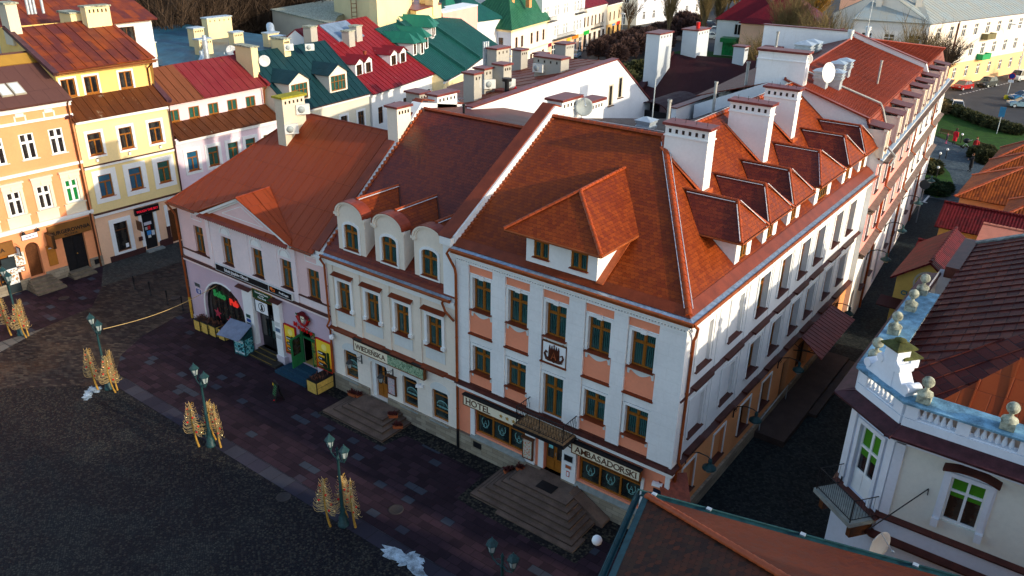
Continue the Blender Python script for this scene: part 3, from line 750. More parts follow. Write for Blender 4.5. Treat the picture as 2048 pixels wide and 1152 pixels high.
# shop fronts
for a,b in((-10.67,-7.52),(-4.45,-1.22)):
    fr=MB();n=3;w=(b-a)/n
    fr.box(a,b,.12,.2,1.33,1.42);fr.box(a,b,.12,.2,2.9,2.98);fr.box(a,b,.10,.2,2.42,2.49)
    for k in range(n+1):x=a+w*k;x0=min(max(x-.045,a),b-.09);fr.box(x0,x0+.09,.11,.2,1.42,2.9)
    f=fr.build('shop_window',M_['wood'],hotel)
    g=MB();g.poly([(a,.17,1.33),(b,.17,1.33),(b,.17,2.98),(a,.17,2.98)]);g.build('pane',M_['shopglass'],f)
    e=MB() # frosted monograms on the panes
    for k in range(n):
        cx=a+w*(k+.5);cz=1.98
        for s in(-1,1):
            pts=[(cx+s*(.05+.17*sin(t)),cz-.16+.24*(1-cos(t)))for t in(0,.5,1,1.5,2.0,2.4)]
            e.tube([(p,.155,q)for p,q in pts],.022,5)
        e.tube([(cx-.09,.155,cz-.10),(cx,.155,cz+.17),(cx+.09,.155,cz-.10)],.018,5);e.tube([(cx-.06,.155,cz),(cx+.06,.155,cz)],.014,5)
        e.tube([(cx-.14,.155,cz-.2),(cx,.155,cz-.27),(cx+.14,.155,cz-.2)],.02,5)
    e.build('frosted_monogram',plain('frosted_print',(0.20,0.42,0.40),.6),f)
mb=MB();mb.box(-11.75,-7.5,-.16,.0,.02,1.02);mb.box(-7.62,-6.5,-.2,0,.02,1.06);mb.box(-5.32,-4.55,-.2,0,.02,1.06);mb.box(-4.55,.14,-.16,0,.02,1.02);mb.box(0,.14,0,HS,.02,.72)
mb.box(-6.5,-5.3,0.02,.55,.02,1.0)
mb.build('plinth',M_['stone'],hotel)
mb=MB();mb.slab([(-10.9,-.22,1.05),(-7.45,-.22,1.05),(-7.45,.12,1.31),(-10.9,.12,1.31)],.06);mb.mark().slab([(-4.55,-.22,1.05),(-1.12,-.22,1.05),(-1.12,.12,1.31),(-4.55,.12,1.31)],.06);mb.build('stone_sill',M_['sillstone'],hotel)
mb=MB();mb.box(-7.5,-6.92,-.1,.0,1.06,3.72);mb.mark().box(-6.75,-6.45,-.04,.0,1.06,3.72);mb.mark().box(-5.33,-4.56,-.14,0,1.06,3.72);mb.mark().box(-10.95,-10.67,-.08,0,1.06,3.0);mb.mark().box(-1.22,-1.08,-.08,0,1.06,3.0);mb.mark().box(-7.5,-4.56,-.03,0,2.96,3.72)
mb.mark().box(-.1,.1,-.1,-.0,1.02,3.72)
mb.build('white_pier',M_['white_joint'],hotel)
d=MB();d.T=RZ(-5.89,.2,1.02);d.box(-.52,.52,.0,.06,0,1.93)
for s in(-1,1):d.box(s*.26-.2,s*.26+.2,-.03,0,.1,.62);d.box(s*.26-.23,s*.26+.23,-.015,0,.66,1.85)
do=d.build('entrance_door',M_['wood'],hotel)
g=MB();g.T=RZ(-5.89,.2,1.02)
for s in(-1,1):g.box(s*.26-.17,s*.26+.17,-.035,-.012,.72,1.8)
g.build('pane',M_['dglass'],do)
g=MB();g.T=RZ(-5.89,.2,1.02);g.box(-.38,-.14,-.045,-.036,1.5,1.72);g.box(-.38,-.14,-.045,-.036,1.25,1.45);g.box(.14,.34,-.045,-.036,1.5,1.7);g.build('notice',plain('pale_blue_notice',(.2,.6,.62),.6),do)
g=MB();g.T=RZ(-5.89,.2,1.02);g.tube([(.04,-.05,.9),(.04,-.09,1.0),(.04,-.05,1.1)],.014,6);g.build('handle',M_['galv'],do)
mb=MB();mb.box(-10.7,-10.17,-.175,-.15,.52,.86)
for k in range(5):mb.box(-10.66,-10.21,-.185,-.17,.56+k*.06,.575+k*.06)
mb.build('basement_grille',M_['black'],hotel)
# roof
e0=11.38
RA=(-11.9,-.1,e0);RB=(.1,-.1,e0);RR=(-5.5,7.65,16.03);RL=(-11.9,7.65,16.03);SE=(.1,25.3,e0);SR=(-5.5,25.3,16.03)
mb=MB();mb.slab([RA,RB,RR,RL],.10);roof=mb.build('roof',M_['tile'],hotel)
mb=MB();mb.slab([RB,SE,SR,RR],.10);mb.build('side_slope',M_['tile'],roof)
mb=MB();mb.slab([RL,RR,SR,(-12.0,25.3,12.9),(-12.0,12.2,12.9)],.08);mb.build('rear_slope',M_['maroon'],roof)
mb=MB();ridge_tiles(mb,RB,RR,.13,.33);ridge_tiles(mb,RR,RL,.12,.36);ridge_tiles(mb,RR,SR,.12,.36);mb.build('ridge_cap',M_['ridge'],roof)
mb=MB()
for o in(-.16,.17):
    dv=(Vector(RR)-Vector(RB)).normalized();sdv=dv.cross(Vector((0,0,1))).normalized()
    mb.tube([Vector(RB)+sdv*o+dv*.3+Vector((0,0,.05)),Vector(RR)+sdv*o-dv*.5+Vector((0,0,.05))],.022,5)
mb.tube([(-12,7.75,16.2),(-9,7.72,16.17),(-5.6,7.8,16.2)],.015,5);mb.tube([(-5.4,8,16.18),(-5.5,16,16.2),(-5.5,25,16.2)],.015,5)
mb.build('lead_flashing',plain('pale_lead',(.62,.60,.62),.35,.2,6,metal=.4),roof)
# eaves: tin strip, zinc gutter bed, brown outer gutter
mb=MB();mb.slab([(-11.85,-.22,11.33),(.22,-.22,11.33),(-.12,.18,11.62),(-11.85,.18,11.62)],.03);mb.slab([(.22,-.22,11.33),(.22,25.3,11.33),(-.18,25.3,11.66),(-.18,.1,11.66)],.03)
mb.build('eaves_sheet',M_['brownmetal'],roof)
mb=MB();mb.slab([(-11.85,-.40,11.235),(.40,-.40,11.235),(.22,-.2,11.30),(-11.85,-.2,11.30)],.02);mb.slab([(.42,-.40,11.235),(.42,25.2,11.235),(.16,25.2,11.31),(.2,-.2,11.31)],.02)
mb.build('zinc_gutter_bed',M_['zinc'],roof)
mb=MB()
mb.tube([(-11.85,-.46,11.2),(.48,-.46,11.2)],.075,8);mb.tube([(.48,-.46,11.2),(.48,25.2,11.2)],.075,8)
mb.box(-11.85,.38,-.40,-.30,11.02,11.22);mb.box(.30,.40,-.40,25.2,11.02,11.22)
k=-11.4
while k<.3:mb.tube([(k-.02,-.46,11.2),(k+.02,-.46,11.2)],.085,8);k+=.95
k=0
while k<25:mb.tube([(.48,k-.02,11.2),(.48,k+.02,11.2)],.085,8);k+=.95
mb.build('gutter',M_['copper'],roof)
mb=MB();mb.tube([(.42,-.3,11.15),(.5,-.05,10.9),(.3,.35,10.35),(.2,.42,10.1),(.18,.42,4.2),(.34,.42,4.0),(.14,.42,3.7),(.14,.42,.1)],.065,8)
for z in(9.5,7.6,5.6,2.5):mb.tube([(.18,.42,z),(.18,.42,z+.05)],.08,8)
mb.build('downpipe',M_['copper'],hotel)
mb=MB();mb.tube([(-11.9,-.4,11.15),(-12.05,-.42,10.95),(-11.72,-.24,10.2),(-11.7,-.2,9.9),(-11.7,-.2,1.2)],.065,8)
for z in(8.6,6.5,4.5,2.4):mb.tube([(-11.7,-.2,z),(-11.7,-.2,z+.05)],.08,8)
dp=mb.build('downpipe',M_['copper'],hotel)
mb=MB();mb.tube([(-11.7,-.2,1.2),(-11.7,-.2,.05)],.075,8);mb.build('cast_iron_shoe',M_['black'],dp)
# front dormer, hipped
dm=MB();x0,x1,zf,zt=-7.82,-4.20,11.55,13.0
dm.poly([(x0,.05,zf),(x1,.05,zf),(x1,.05,zt),(x0,.05,zt)])if 0 else wall(dm,x0,x1,zf,zt+.05,[(-7.42,-6.62,11.85,12.97),(-5.50,-4.66,11.85,12.97)],.05,.1)
dm.poly([(x1,.05,zf-.1),(x1,3.2,13.3),(x1,3.2,zt),(x1,.05,zt)]);dm.poly([(x0,.05,zf-.1),(x0,.05,zt),(x0,3.2,zt),(x0,3.2,13.3)])
dor=dm.build('front_dormer',M_['white'],hotel)
for wx,ww in((-7.02,.8),(-5.08,.84)):window(hotel,RZ(wx,.05,11.85),ww,1.12,M_['wood'],M_['glass'],M_['brownmetal'],'T',.03,name='dormer_window',silld=.1,sillw=.05)
E0=(-8.62,-.5,13.0);E1=(-3.75,-.5,13.0);AP=(-6.15,1.55,14.72);RBK=(-6.3,5.55,14.80)
mb=MB();mb.slab([E0,E1,AP],.1);mb.slab([E1,(-3.75,2.62,13.0),RBK,AP],.1);mb.slab([(-8.62,2.62,13.0),E0,AP,RBK],.1)
dr=mb.build('dormer_roof',M_['tile'],dor)
mb=MB();ridge_tiles(mb,E1,AP,.09,.3);ridge_tiles(mb,E0,AP,.09,.3);ridge_tiles(mb,AP,RBK,.09,.3);mb.build('ridge_cap',M_['ridge'],dr)
mb=MB();mb.tube([(E0[0],E0[1],12.93),(E1[0],E1[1],12.93)],.06,8);mb.tube([(E1[0],E1[1],12.93),(E1[0],2.7,12.93)],.06,8);mb.box(-8.5,-3.85,-.4,0,12.86,12.92);mb.box(-4.3,-3.85,-.4,2.4,12.86,12.92);mb.box(-8.5,-7.8,-.4,2.4,12.86,12.92);mb.build('gutter',M_['copper'],dr)
mb=MB();mb.slab([(x1+.0,-.02,11.52),(x1+.34,-.02,11.52),(x1+.34,2.6,13.08),(x1,2.6,13.08)],.03);mb.build('flashing',M_['flash'],dor)
# side dormers
def side_dormer(yc,w,big=False):
    mb=MB();h0,hz=11.5,12.95;wh=w/2;T=RZ(-.3,yc,0,W90);mb.T=T
    ww=1.5 if big else.72
    wall(mb,-wh,wh,h0,hz,[(-ww/2,ww/2,11.78,12.72)],0,.08)
    for s in(-wh,wh):mb.poly([(s,0,h0),(s,0,hz),(s,2.0,13.3),(s,1.6,hz-.2)])
    o=mb.build('side_dormer',M_['white'],hotel)
    window(hotel,RZ(-.3,yc,11.78,W90),ww,.94,M_['wood'],M_['dglass']if 0 else M_['glass'],M_['brownmetal'],'4' if big else 'T',.03,name='dormer_window',silld=.08,sillw=.04)
    r=MB();r.T=T;ov=.62 if not big else.75;a=wh+ov;zr=14.3
    F0=(-a,-.42,12.98);F1=(a,-.42,12.98);ap=(0,.55,zr-.02);bk=(0,3.05,zr+.02)
    r.slab([F0,F1,ap],.08);rs=r.build('dormer_roof',M_['tile'],o)
    q=MB();q.T=T;q.slab([F1,(a,1.55,12.98),bk,ap],.08);q.slab([(-a,1.55,12.98),F0,ap,bk],.08);q.build('dormer_side_slope',M_['tile_dk'],rs)  # darker tiles paint shade onto the dormer's side slopes
    g=MB();g.T=T
    for c in(F0,F1):ridge_tiles(g,Vector(c)+Vector((0,0,.02)),ap,.075,.26)
    ridge_tiles(g,ap,bk,.075,.28);g.build('ridge_cap',M_['ridge'],rs)
    l=MB();l.T=T;l.tube([(-.12,.62,zr-.06),(-.12,2.9,zr-.06)],.02,5)
    d=Vector(ap)-Vector(F0);l.tube([Vector(F0)+d*.08+Vector((-.14,0,.0)),Vector(ap)-d*.05+Vector((-.14,0,-.03))],.02,5);l.tube([Vector(F1)+(Vector(ap)-Vector(F1))*.06+Vector((-.13,0,.06)),Vector(ap)+Vector((-.02,-.12,.06))],.02,5)
    l.build('lead_flashing',plain('pale_lead_strip',(.62,.60,.62),.35),rs)if not side_dormer.m else l.build('lead_flashing',side_dormer.m,rs)
    side_dormer.m=side_dormer.m or D.materials['pale_lead_strip']
    t=MB();t.T=T;t.tube([(-a,-.46,12.93),(a,-.46,12.93)],.045,6);t.box(-a+.05,a-.05,-.4,0,12.87,12.9);t.box(-a+.05,-wh,-.4,1.5,12.87,12.9);t.box(wh,a-.05,-.4,1.5,12.87,12.9);t.tube([(-a-.03,-.42,12.93),(-a-.03,1.6,12.93)],.04,6);t.build('gutter',M_['copper'],rs)
    b=MB();b.T=T;b.slab([(-wh-.12,-.05,11.5),(-wh+.02,-.05,11.5),(-wh+.02,1.9,13.1),(-wh-.12,1.9,13.1)],.04);b.slab([(wh-.02,-.05,11.5),(wh+.12,-.05,11.5),(wh+.12,1.9,13.1),(wh-.02,1.9,13.1)],.04);b.build('flashing',M_['flash'],o)
side_dormer.m=None
for yc,w,b in((5.92,1.75,0),(9.1,1.75,0),(12.25,1.75,0),(16.75,2.7,1),(21.1,1.75,0),(24.2,1.7,0)):side_dormer(yc,w,b)
# chimneys on the ridge, plus their flashings
for(x0,x1,y0,y1)in((-5.05,-2.93,6.85,7.6),(-4.9,-2.75,13.75,14.42),(-4.95,-3.09,18.7,19.3)):
    c=chimney(hotel,'chimney',x0,x1,y0,y1,13.2,16.92,M_['white'],M_['chimcap'],'y',6 if y0<15 else 5)
    f=MB();f.slab([(x0-.1,y0-.22,11.5-.83*x0-.02+.1),(x1+.15,y0-.22,11.48-.83*x1+.03),(x1+.15,y0+.02,11.48-.83*x1+.03),(x0-.1,y0+.02,11.5-.83*x0+.08)],.03);f.box(x1,x1+.16,y0-.1,y1+.1,11.4-.83*x1,11.62-.83*x1);f.build('flashing',M_['flash'],c)
    r=MB()
    for k in range(4):r.mark().tube([(x0+(x1-x0)*(k+.5)/4,(y0+y1)/2,16.9),(x0+(x1-x0)*(k+.5)/4,(y0+y1)/2,17.12)],.012,5)
    r.build('lightning_rod',M_['iron'],c)
# fire wall towards the cream house
mb=MB();X0,X1=-12.55,-11.8;pf=[(-.12,8.0),(-.12,11.75),(7.9,16.5),(12,15.2),(12,8)]
mb.prism(pf,'x',X0,X1);fw_=mb.build('fire_wall',M_['trim'],hotel)
mb=MB();mb.slab([(X0-.08,-.35,11.72),(X1-.1,-.35,11.72),(X1-.1,7.9,16.6),(X0-.08,7.9,16.6)],.09);mb.slab([(X0-.08,7.9,16.6),(X1-.1,7.9,16.6),(X1-.1,12,15.3),(X0-.08,12,15.3)],.09);mb.build('coping',M_['brownmetal'],fw_)
mb=MB();mb.box(X0,X1-.05,-.36,-.1,11.3,11.66);mb.build('kneeler',M_['trim'],fw_)
f=MB()
for k in range(34):y=0.15+k*.22;f.box(X1-.02,X1+.14+(.03 if k%2 else 0),y,y+.2,11.36+.6*y,11.50+.6*y+.02)
f.build('mortar_fillet',M_['flash'],fw_)
chimney(hotel,'chimney',-12.75,-11.82,8.5,10.25,15.0,16.72,M_['white'],M_['chimcap'],'x',5)
chimney(hotel,'chimney',-12.5,-11.75,10.35,12.6,14.0,16.25,M_['white'],M_['chimcap'],'x',7)
# rear parapet and roof furniture
mb=MB();mb.box(-12.35,-12.0,22.4,43,11,14.0);pw=mb.build('rear_parapet',M_['stain_white'],hotel)
mb=MB();mb.box(-12.45,-11.92,22.3,43,14.0,14.08);mb.build('coping',M_['chimcap'],pw)
def pipe(parent,x,y,z,h,r=.08,m='greypipe',name='vent_pipe',collar=True):
    mb=MB();mb.tube([(x,y,z),(x,y,z+h)],r,8);
    if collar:mb.tube([(x,y,z+h-.1),(x,y,z+h)],r*1.35,8)
    return mb.build(name,M_[m],parent)
pipe(hotel,-6.6,10.2,15.3,1.9,.09)
pipe(hotel,-7.8,18.5,14.8,2.0,.09)
def ventbox(parent,x,y,z,w=.85,h=1.0,rz=0,name='louvred_vent'):
    mb=MB();mb.at(x,y,z,rz);mb.cbox(0,0,0,w*.8,w*.8,h*.45)
    for k in range(6):mb.cbox(0,0,h*.45+k*h*.075,w*(1.0 if k%2 else.88),w*(1.0 if k%2 else.88),h*.075-.005)
    t=h*.9;mb.add([(-w*.58,-w*.58,t),(w*.58,-w*.58,t),(w*.58,w*.58,t),(-w*.58,w*.58,t),(0,0,t+.22*w)],[(0,1,4),(1,2,4),(2,3,4),(3,0,4),(3,2,1,0)])
    return mb.build(name,M_['galv'],parent)
ventbox(hotel,-8.4,11.4,14.0,.85,1.9)
ventbox(hotel,-10.7,27.5,13.2,.95,1.6)
# entrance stairs
st=thing('entrance_stairs','wide worn granite steps with sloping side wall before the hotel door','stairs',(-5.7,-1.4,0))
mb=MB();mb.T=RZ(5.7,1.4,0)
nst=6
mb.box(-7.0,-2.72,-3.05,-2.0,0,.1)
for k in range(nst):
    z=.17*(k+1);x0=-8.72+.29*k;x1=-2.95-.23*k;y0=-2.78+.245*k
    mb.box(x0,x1,y0,-.17,z-.17 if k else.0,z)
mb.box(-6.45,-5.33,-.18,.2,.5,1.02)
mb.build('tread',M_['step'],st)
mb=MB();mb.T=RZ(5.7,1.4,0)
for k in range(nst):
    z=.17*(k+1);x0=-8.72+.29*k;x1=-2.95-.23*k;y0=-2.78+.245*k
    mb.box(x0-.025,x1+.02,y0-.03,y0,z-.05,z+.002);mb.box(x0-.03,x0,y0-.03,-.17,z-.05,z+.002)
    mb.box(x1,x1+.03,y0-.03,-.9,z-.05,z+.002)
mb.build('nosing',M_['steplip'],st)
mb=MB();mb.T=RZ(5.7,1.4,0);mb.prism([(-4.4,0),(-4.4,1.12),(-2.55,.16),(-2.55,0)],'y',-.85,-.18);mb.build('side_wall',M_['step'],st)
mb=MB();mb.box(-5.95,-5.05,-1.35,-.75,1.03,1.045);tag(mb.build('door_mat',M_['black']),'black door mat on the top of the hotel steps','mat')
# balcony
mb=MB();B0,B1,BY=-7.38,-4.55,-1.3
mb.box(B0,B1,BY,0,3.68,3.86);bal=mb.build('balcony',M_['black'],hotel)
mb=MB();mb.box(B0+.03,B1-.03,BY+.03,-.01,3.86,3.885);mb.build('floor_tiles',setts('balcony_tiles',.25,.25,((.30,.16,.07),(.36,.2,.09),(.4,.24,.12)),0,.012),bal)
mb=MB();zt=4.82;X0,X1,Y0=B0+.12,B1-.12,BY+.12
for p in((X0,Y0),(X1,Y0),(X0,-.05),(X1,-.05),((X0+X1)/2,Y0)):mb.tube([p+(3.86,),p+(zt+.04,)],.022,6)
for z in(3.95,zt):mb.tube([(X0,-.05,z),(X0,Y0,z),(X1,Y0,z),(X1,-.05,z)],.018 if z<4.5 else.026,6)
def lattice(a,b,n):
    a=Vector(a);b=Vector(b)
    for k in range(n):
        for s in(0,1):
            p=a+(b-a)*((k+s)/n);q=a+(b-a)*((k+1-s)/n)
            pts=[Vector((p.x+(q.x-p.x)*t,p.y+(q.y-p.y)*t,3.95+(zt-3.95)*t))for t in(0,.5,1)]
            mb.tube(pts,.009,4)
lattice((X0,Y0,0),(X1,Y0,0),17);lattice((X0,Y0,0),(X0,-.05,0),6);lattice((X1,Y0,0),(X1,-.05,0),6)
mb.build('railing',M_['iron'],bal)
mb=MB()
for x in(-7.1,-4.8):
    mb.mark().tube([(x,-.05,2.95),(x,-.25,3.1),(x,-.6,3.45),(x,-1.1,3.66)],.03,6);mb.tube([(x,-.05,3.6),(x,-.3,3.4),(x,-.2,3.15),(x,-.08,3.25)],.02,5)
mb.build('bracket',M_['iron'],bal)
# ------------------------------------------------------------------ cream house with three arched dormers
cream=thing('cream_house','cream two storey house with three arched dormers between hotel and rose building','house',(-16.5,0,0))
CP=cream
def P0(parent):return Matrix.Translation(-Vector(parent.location))
def fix(o): # geometry written in world coordinates: undo the root's offset
    return o
def B(mb,name,mats,parent):
    """build a part whose mesh is written in world coordinates"""
    r=parent
    while r.parent is not None:r=r.parent
    M=None
    if parent is r:M=Matrix.Rotation(-r.rotation_euler[2],4,'Z')@Matrix.Translation(-Vector(r.location))
    o=mb.build(name,mats,parent,M)
    return o
def WM(root,M): # world matrix -> local to root
    return Matrix.Rotation(-root.rotation_euler[2],4,'Z')@Matrix.Translation(-Vector(root.location))@M
cw=[-19.9,-17.7,-15.53,-13.29];X0,X1=-21.2,-11.8
mb=MB();wall(mb,X0,X1,4.06,8.5,[(x-.5,x+.5,5.35,7.08)for x in cw],0,.22);B(mb,'front_wall',M_['cream'],cream)
gfh=[(-20.32,-19.24,1.08,3.0,.35),(-18.2,-16.9,.6,3.0,.35),(-15.75,-14.65,1.02,3.0,.35),(-13.6,-12.48,1.02,3.0,.35)]
mb=MB();wall(mb,X0,X1,0,4.06,gfh,-.03,.33);B(mb,'ground_floor_wall',M_['cream_joint'],cream)
mb=MB()
mb.poly([(X0,12,0),(X0,0,0),(X0,0,8.5),(X0,8,14.8),(X0,12,14.5)]);mb.poly([(X1,12,0),(X0,12,0),(X0,12,14.4),(X1,12,14.4)]);mb.poly([(X1,0,0),(X1,12,0),(X1,12,14.4),(X1,8,14.8),(X1,0,8.5)])
B(mb,'rear_wall',M_['cream'],cream)
mb=MB();mb.box(X0,X1,-.1,0,7.92,8.0);mb.box(X0,X1,-.16,0,8.0,8.2);mb.box(X0,X1,-.26,0,8.2,8.36);mb.box(X0,X1,-.14,-.03,3.84,3.98);B(mb,'cornice',M_['trim'],cream)
mb=MB();mb.slab([(X0,-.26,4.02),(X1,-.26,4.02),(X1,0,4.12),(X0,0,4.12)],.03)
for x in cw:mb.box(x-.78,x+.78,-.34,-.1,4.0,4.08)
B(mb,'ledge_flashing',M_['brownmetal'],cream)
les=MB();srr=MB();hood=MB();pnl=MB();hd2=MB()
for a,b in((-21.1,-20.72),(-19.05,-18.6),(-16.85,-16.4),(-14.65,-14.2),(-12.42,-11.9)):les.mark().box(a,b,-.07,0,4.12,7.92)
for x in cw:
    srr.mark();surround(srr,x,5.37,1.0,1.71,.17,.08);srr.box(x-.72,x-.48,-.15,0,5.37,5.55);srr.box(x+.48,x+.72,-.15,0,5.37,5.55)
    hood.mark().slab([(x-.80,-.26,7.40),(x+.80,-.26,7.40),(x+.76,0,7.54),(x-.76,0,7.54)],.03)
    hd2.mark().box(x-.68,x+.68,-.14,0,7.26,7.37)
    pnl.mark().box(x-.66,x+.66,-.03,0,4.55,5.2)
    window(cream,WM(cream,RZ(x,0,5.35)),1.0,1.73,M_['wood'],M_['glass'],M_['brownmetal'],'T',.12,silld=.2,sillw=.12)
B(les,'pilaster',M_['cream'],cream);B(srr,'window_surround',M_['trim'],cream);B(hood,'window_hood',M_['brownmetal'],cream);B(hd2,'hood_moulding',M_['trim'],cream);B(pnl,'parapet_panel',M_['greywhite'],cream)
# niches, shop windows, door
mb=MB()
for a,b,z0,z1,r in gfh:
    mb.mark();n=10;c=(a+b)/2;hw=(b-a)/2+.12
    pts=[(c-hw*cos(pi*i/n),2.84+.5*sin(pi*i/n))for i in range(n+1)]
    mb.prism(pts,'y',-.045,-.03)
B(mb,'arch_niche',M_['greywhite'],cream)
for k,(a,b,z0,z1,r)in enumerate(gfh):
    if k==1:continue
    w=b-a;fr=MB();fr.T=RZ((a+b)/2,.02,z0);hw=w/2;h=1.85
    fr.box(-hw,-hw+.08,.1,.17,0,h);fr.box(hw-.08,hw,.1,.17,0,h);fr.box(-hw+.08,hw-.08,.1,.17,0,.09);fr.box(-hw+.08,hw-.08,.1,.17,h-.09,h);fr.box(-hw+.08,hw-.08,.1,.17,h*.78,h*.78+.06);fr.box(-hw+.08,hw-.08,.1,.17,h*.28,h*.28+.06)
    f=B(fr,'shop_window',M_['wood'],cream)
    g=MB();g.T=RZ((a+b)/2,.02,z0);g.box(-hw,hw,.14,.15,0,h);g.build('pane',M_['shopglass'],f)
    e=MB();e.T=RZ((a+b)/2,.02,z0)
    n=9
    for i in range(n):t0,t1=pi*i/n,pi*(i+1)/n;e.tube([(-.36*cos(t0),.13,.86+.26*sin(t0)),(-.36*cos(t1),.13,.86+.26*sin(t1))],.025,4)
    for i in range(7):e.tube([(-.28+.09*i,.13,.9),(-.28+.09*i,.13,.98+.10*sin(pi*(i+1)/8))],.012,4)
    e.build('frosted_arch_print',D.materials['frosted_print'],f)
    tx=textmesh('WIEDEŃSKA',.14,'frosted_lettering',D.materials['frosted_print'],f,RZ((a+b)/2,.15,z0+.74),.003,.004)
    top=MB();top.T=RZ((a+b)/2,.02,z0);top.box(-hw,hw,.05,.12,h,2.0);top.build('lintel',M_['greywhite'],f)
mb=MB();mb.T=RZ(-17.45,.25,.6);mb.box(-.48,.48,0,.07,0,2.25)
for s in(-1,1):mb.box(s*.24-.17,s*.24+.17,-.03,0,.12,.8)
dd=B(mb,'entrance_door',M_['wood'],cream)
g=MB();g.T=RZ(-17.45,.25,.6)
for s in(-1,1):g.box(s*.24-.15,s*.24+.15,-.02,.0,.95,2.1)
g.build('pane',M_['dglass'],dd)
g=MB();g.T=RZ(-17.45,.25,.6);g.tube([(.03,-.03,.95),(.03,-.07,1.05),(.03,-.03,1.15)],.014,6);g.build('handle',M_['galv'],dd)
mb=MB();mb.box(-18.2,-17.93,.1,.3,.6,3.0);mb.box(-16.97,-16.9,.1,.3,.6,3.0);B(mb,'door_jamb',M_['trim'],cream)
mb=MB()
for a,b,h in((X0,-18.3,1.02),(-16.85,-15.8,.98),(-15.8,X1,.98)):mb.mark().box(a,b,-.14,-.02,.02,h)
mb.mark().box(-18.25,-16.86,-.05,.3,.02,.58)
B(mb,'plinth',M_['stone'],cream)
mb=MB()
for k in(0,2,3):a,b=gfh[k][:2];mb.mark().slab([(a-.1,-.2,gfh[k][2]-.1),(b+.1,-.2,gfh[k][2]-.1),(b+.1,.12,gfh[k][2]),(a-.1,.12,gfh[k][2])],.06)
B(mb,'stone_sill',M_['sillstone'],cream)
# roof
zr=15.05;sl_=.79;ev=lambda y:8.77+sl_*y
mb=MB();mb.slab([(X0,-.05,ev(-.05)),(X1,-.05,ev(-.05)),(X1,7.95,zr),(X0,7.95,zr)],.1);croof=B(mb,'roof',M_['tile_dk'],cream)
mb=MB();mb.slab([(-21.2,7.95,zr),(-12.5,7.95,zr),(-12.5,14.2,14.25),(-20.9,14.2,14.25)],.08);mb.build('rear_slope',M_['ribbed_dark'],croof)
mb=MB();ridge_tiles(mb,(-21,7.95,zr),(-12.5,7.95,zr),.11,.36);mb.build('ridge_cap',M_['ridge'],croof)
for x in(-18.9,-13.5):pipe(croof,x,9.0,14.9,.55,.07,'black','vent_pipe')
mb=MB();mb.slab([(X0,-.18,8.56),(X1,-.18,8.56),(X1,.12,8.87),(X0,.12,8.87)],.03);mb.build('eaves_sheet',M_['brownmetal'],croof)
mb=MB();mb.slab([(-21.1,-.36,8.5),(-12.0,-.36,8.5),(-12.0,-.17,8.55),(-21.1,-.17,8.55)],.02);mb.build('zinc_gutter_bed',M_['zinc'],croof)
mb=MB();mb.tube([(-21.2,-.42,8.46),(-12.0,-.42,8.46)],.07,8);mb.box(-21.15,-12,-.36,-.2,8.32,8.42)
k=-21
while k<-12:mb.tube([(k-.02,-.42,8.46),(k+.02,-.42,8.46)],.08,8);k+=.9
mb.build('gutter',M_['copper'],croof)
mb=MB();mb.tube([(-12.35,-.36,8.4),(-12.5,-.32,8.2),(-12.35,-.26,7.75),(-11.85,-.2,7.35)],.06,8);B(mb,'downpipe',M_['copper'],cream)
mb=MB();mb.tube([(-21.1,-.40,8.4),(-21.3,-.35,8.2),(-21.22,-.16,7.8),(-21.2,-.14,4.4),(-21.25,-.3,4.1),(-21.2,-.14,3.8),(-21.2,-.14,1.0)],.06,8)
for z in(6.5,5.0,2.5):mb.tube([(-21.2,-.14,z),(-21.2,-.14,z+.05)],.075,8)
dp=B(mb,'downpipe',M_['copper'],cream);mb=MB();mb.tube([(-21.2,-.14,1.0),(-21.2,-.14,.03)],.07,8);mb.build('cast_iron_shoe',M_['black'],dp)
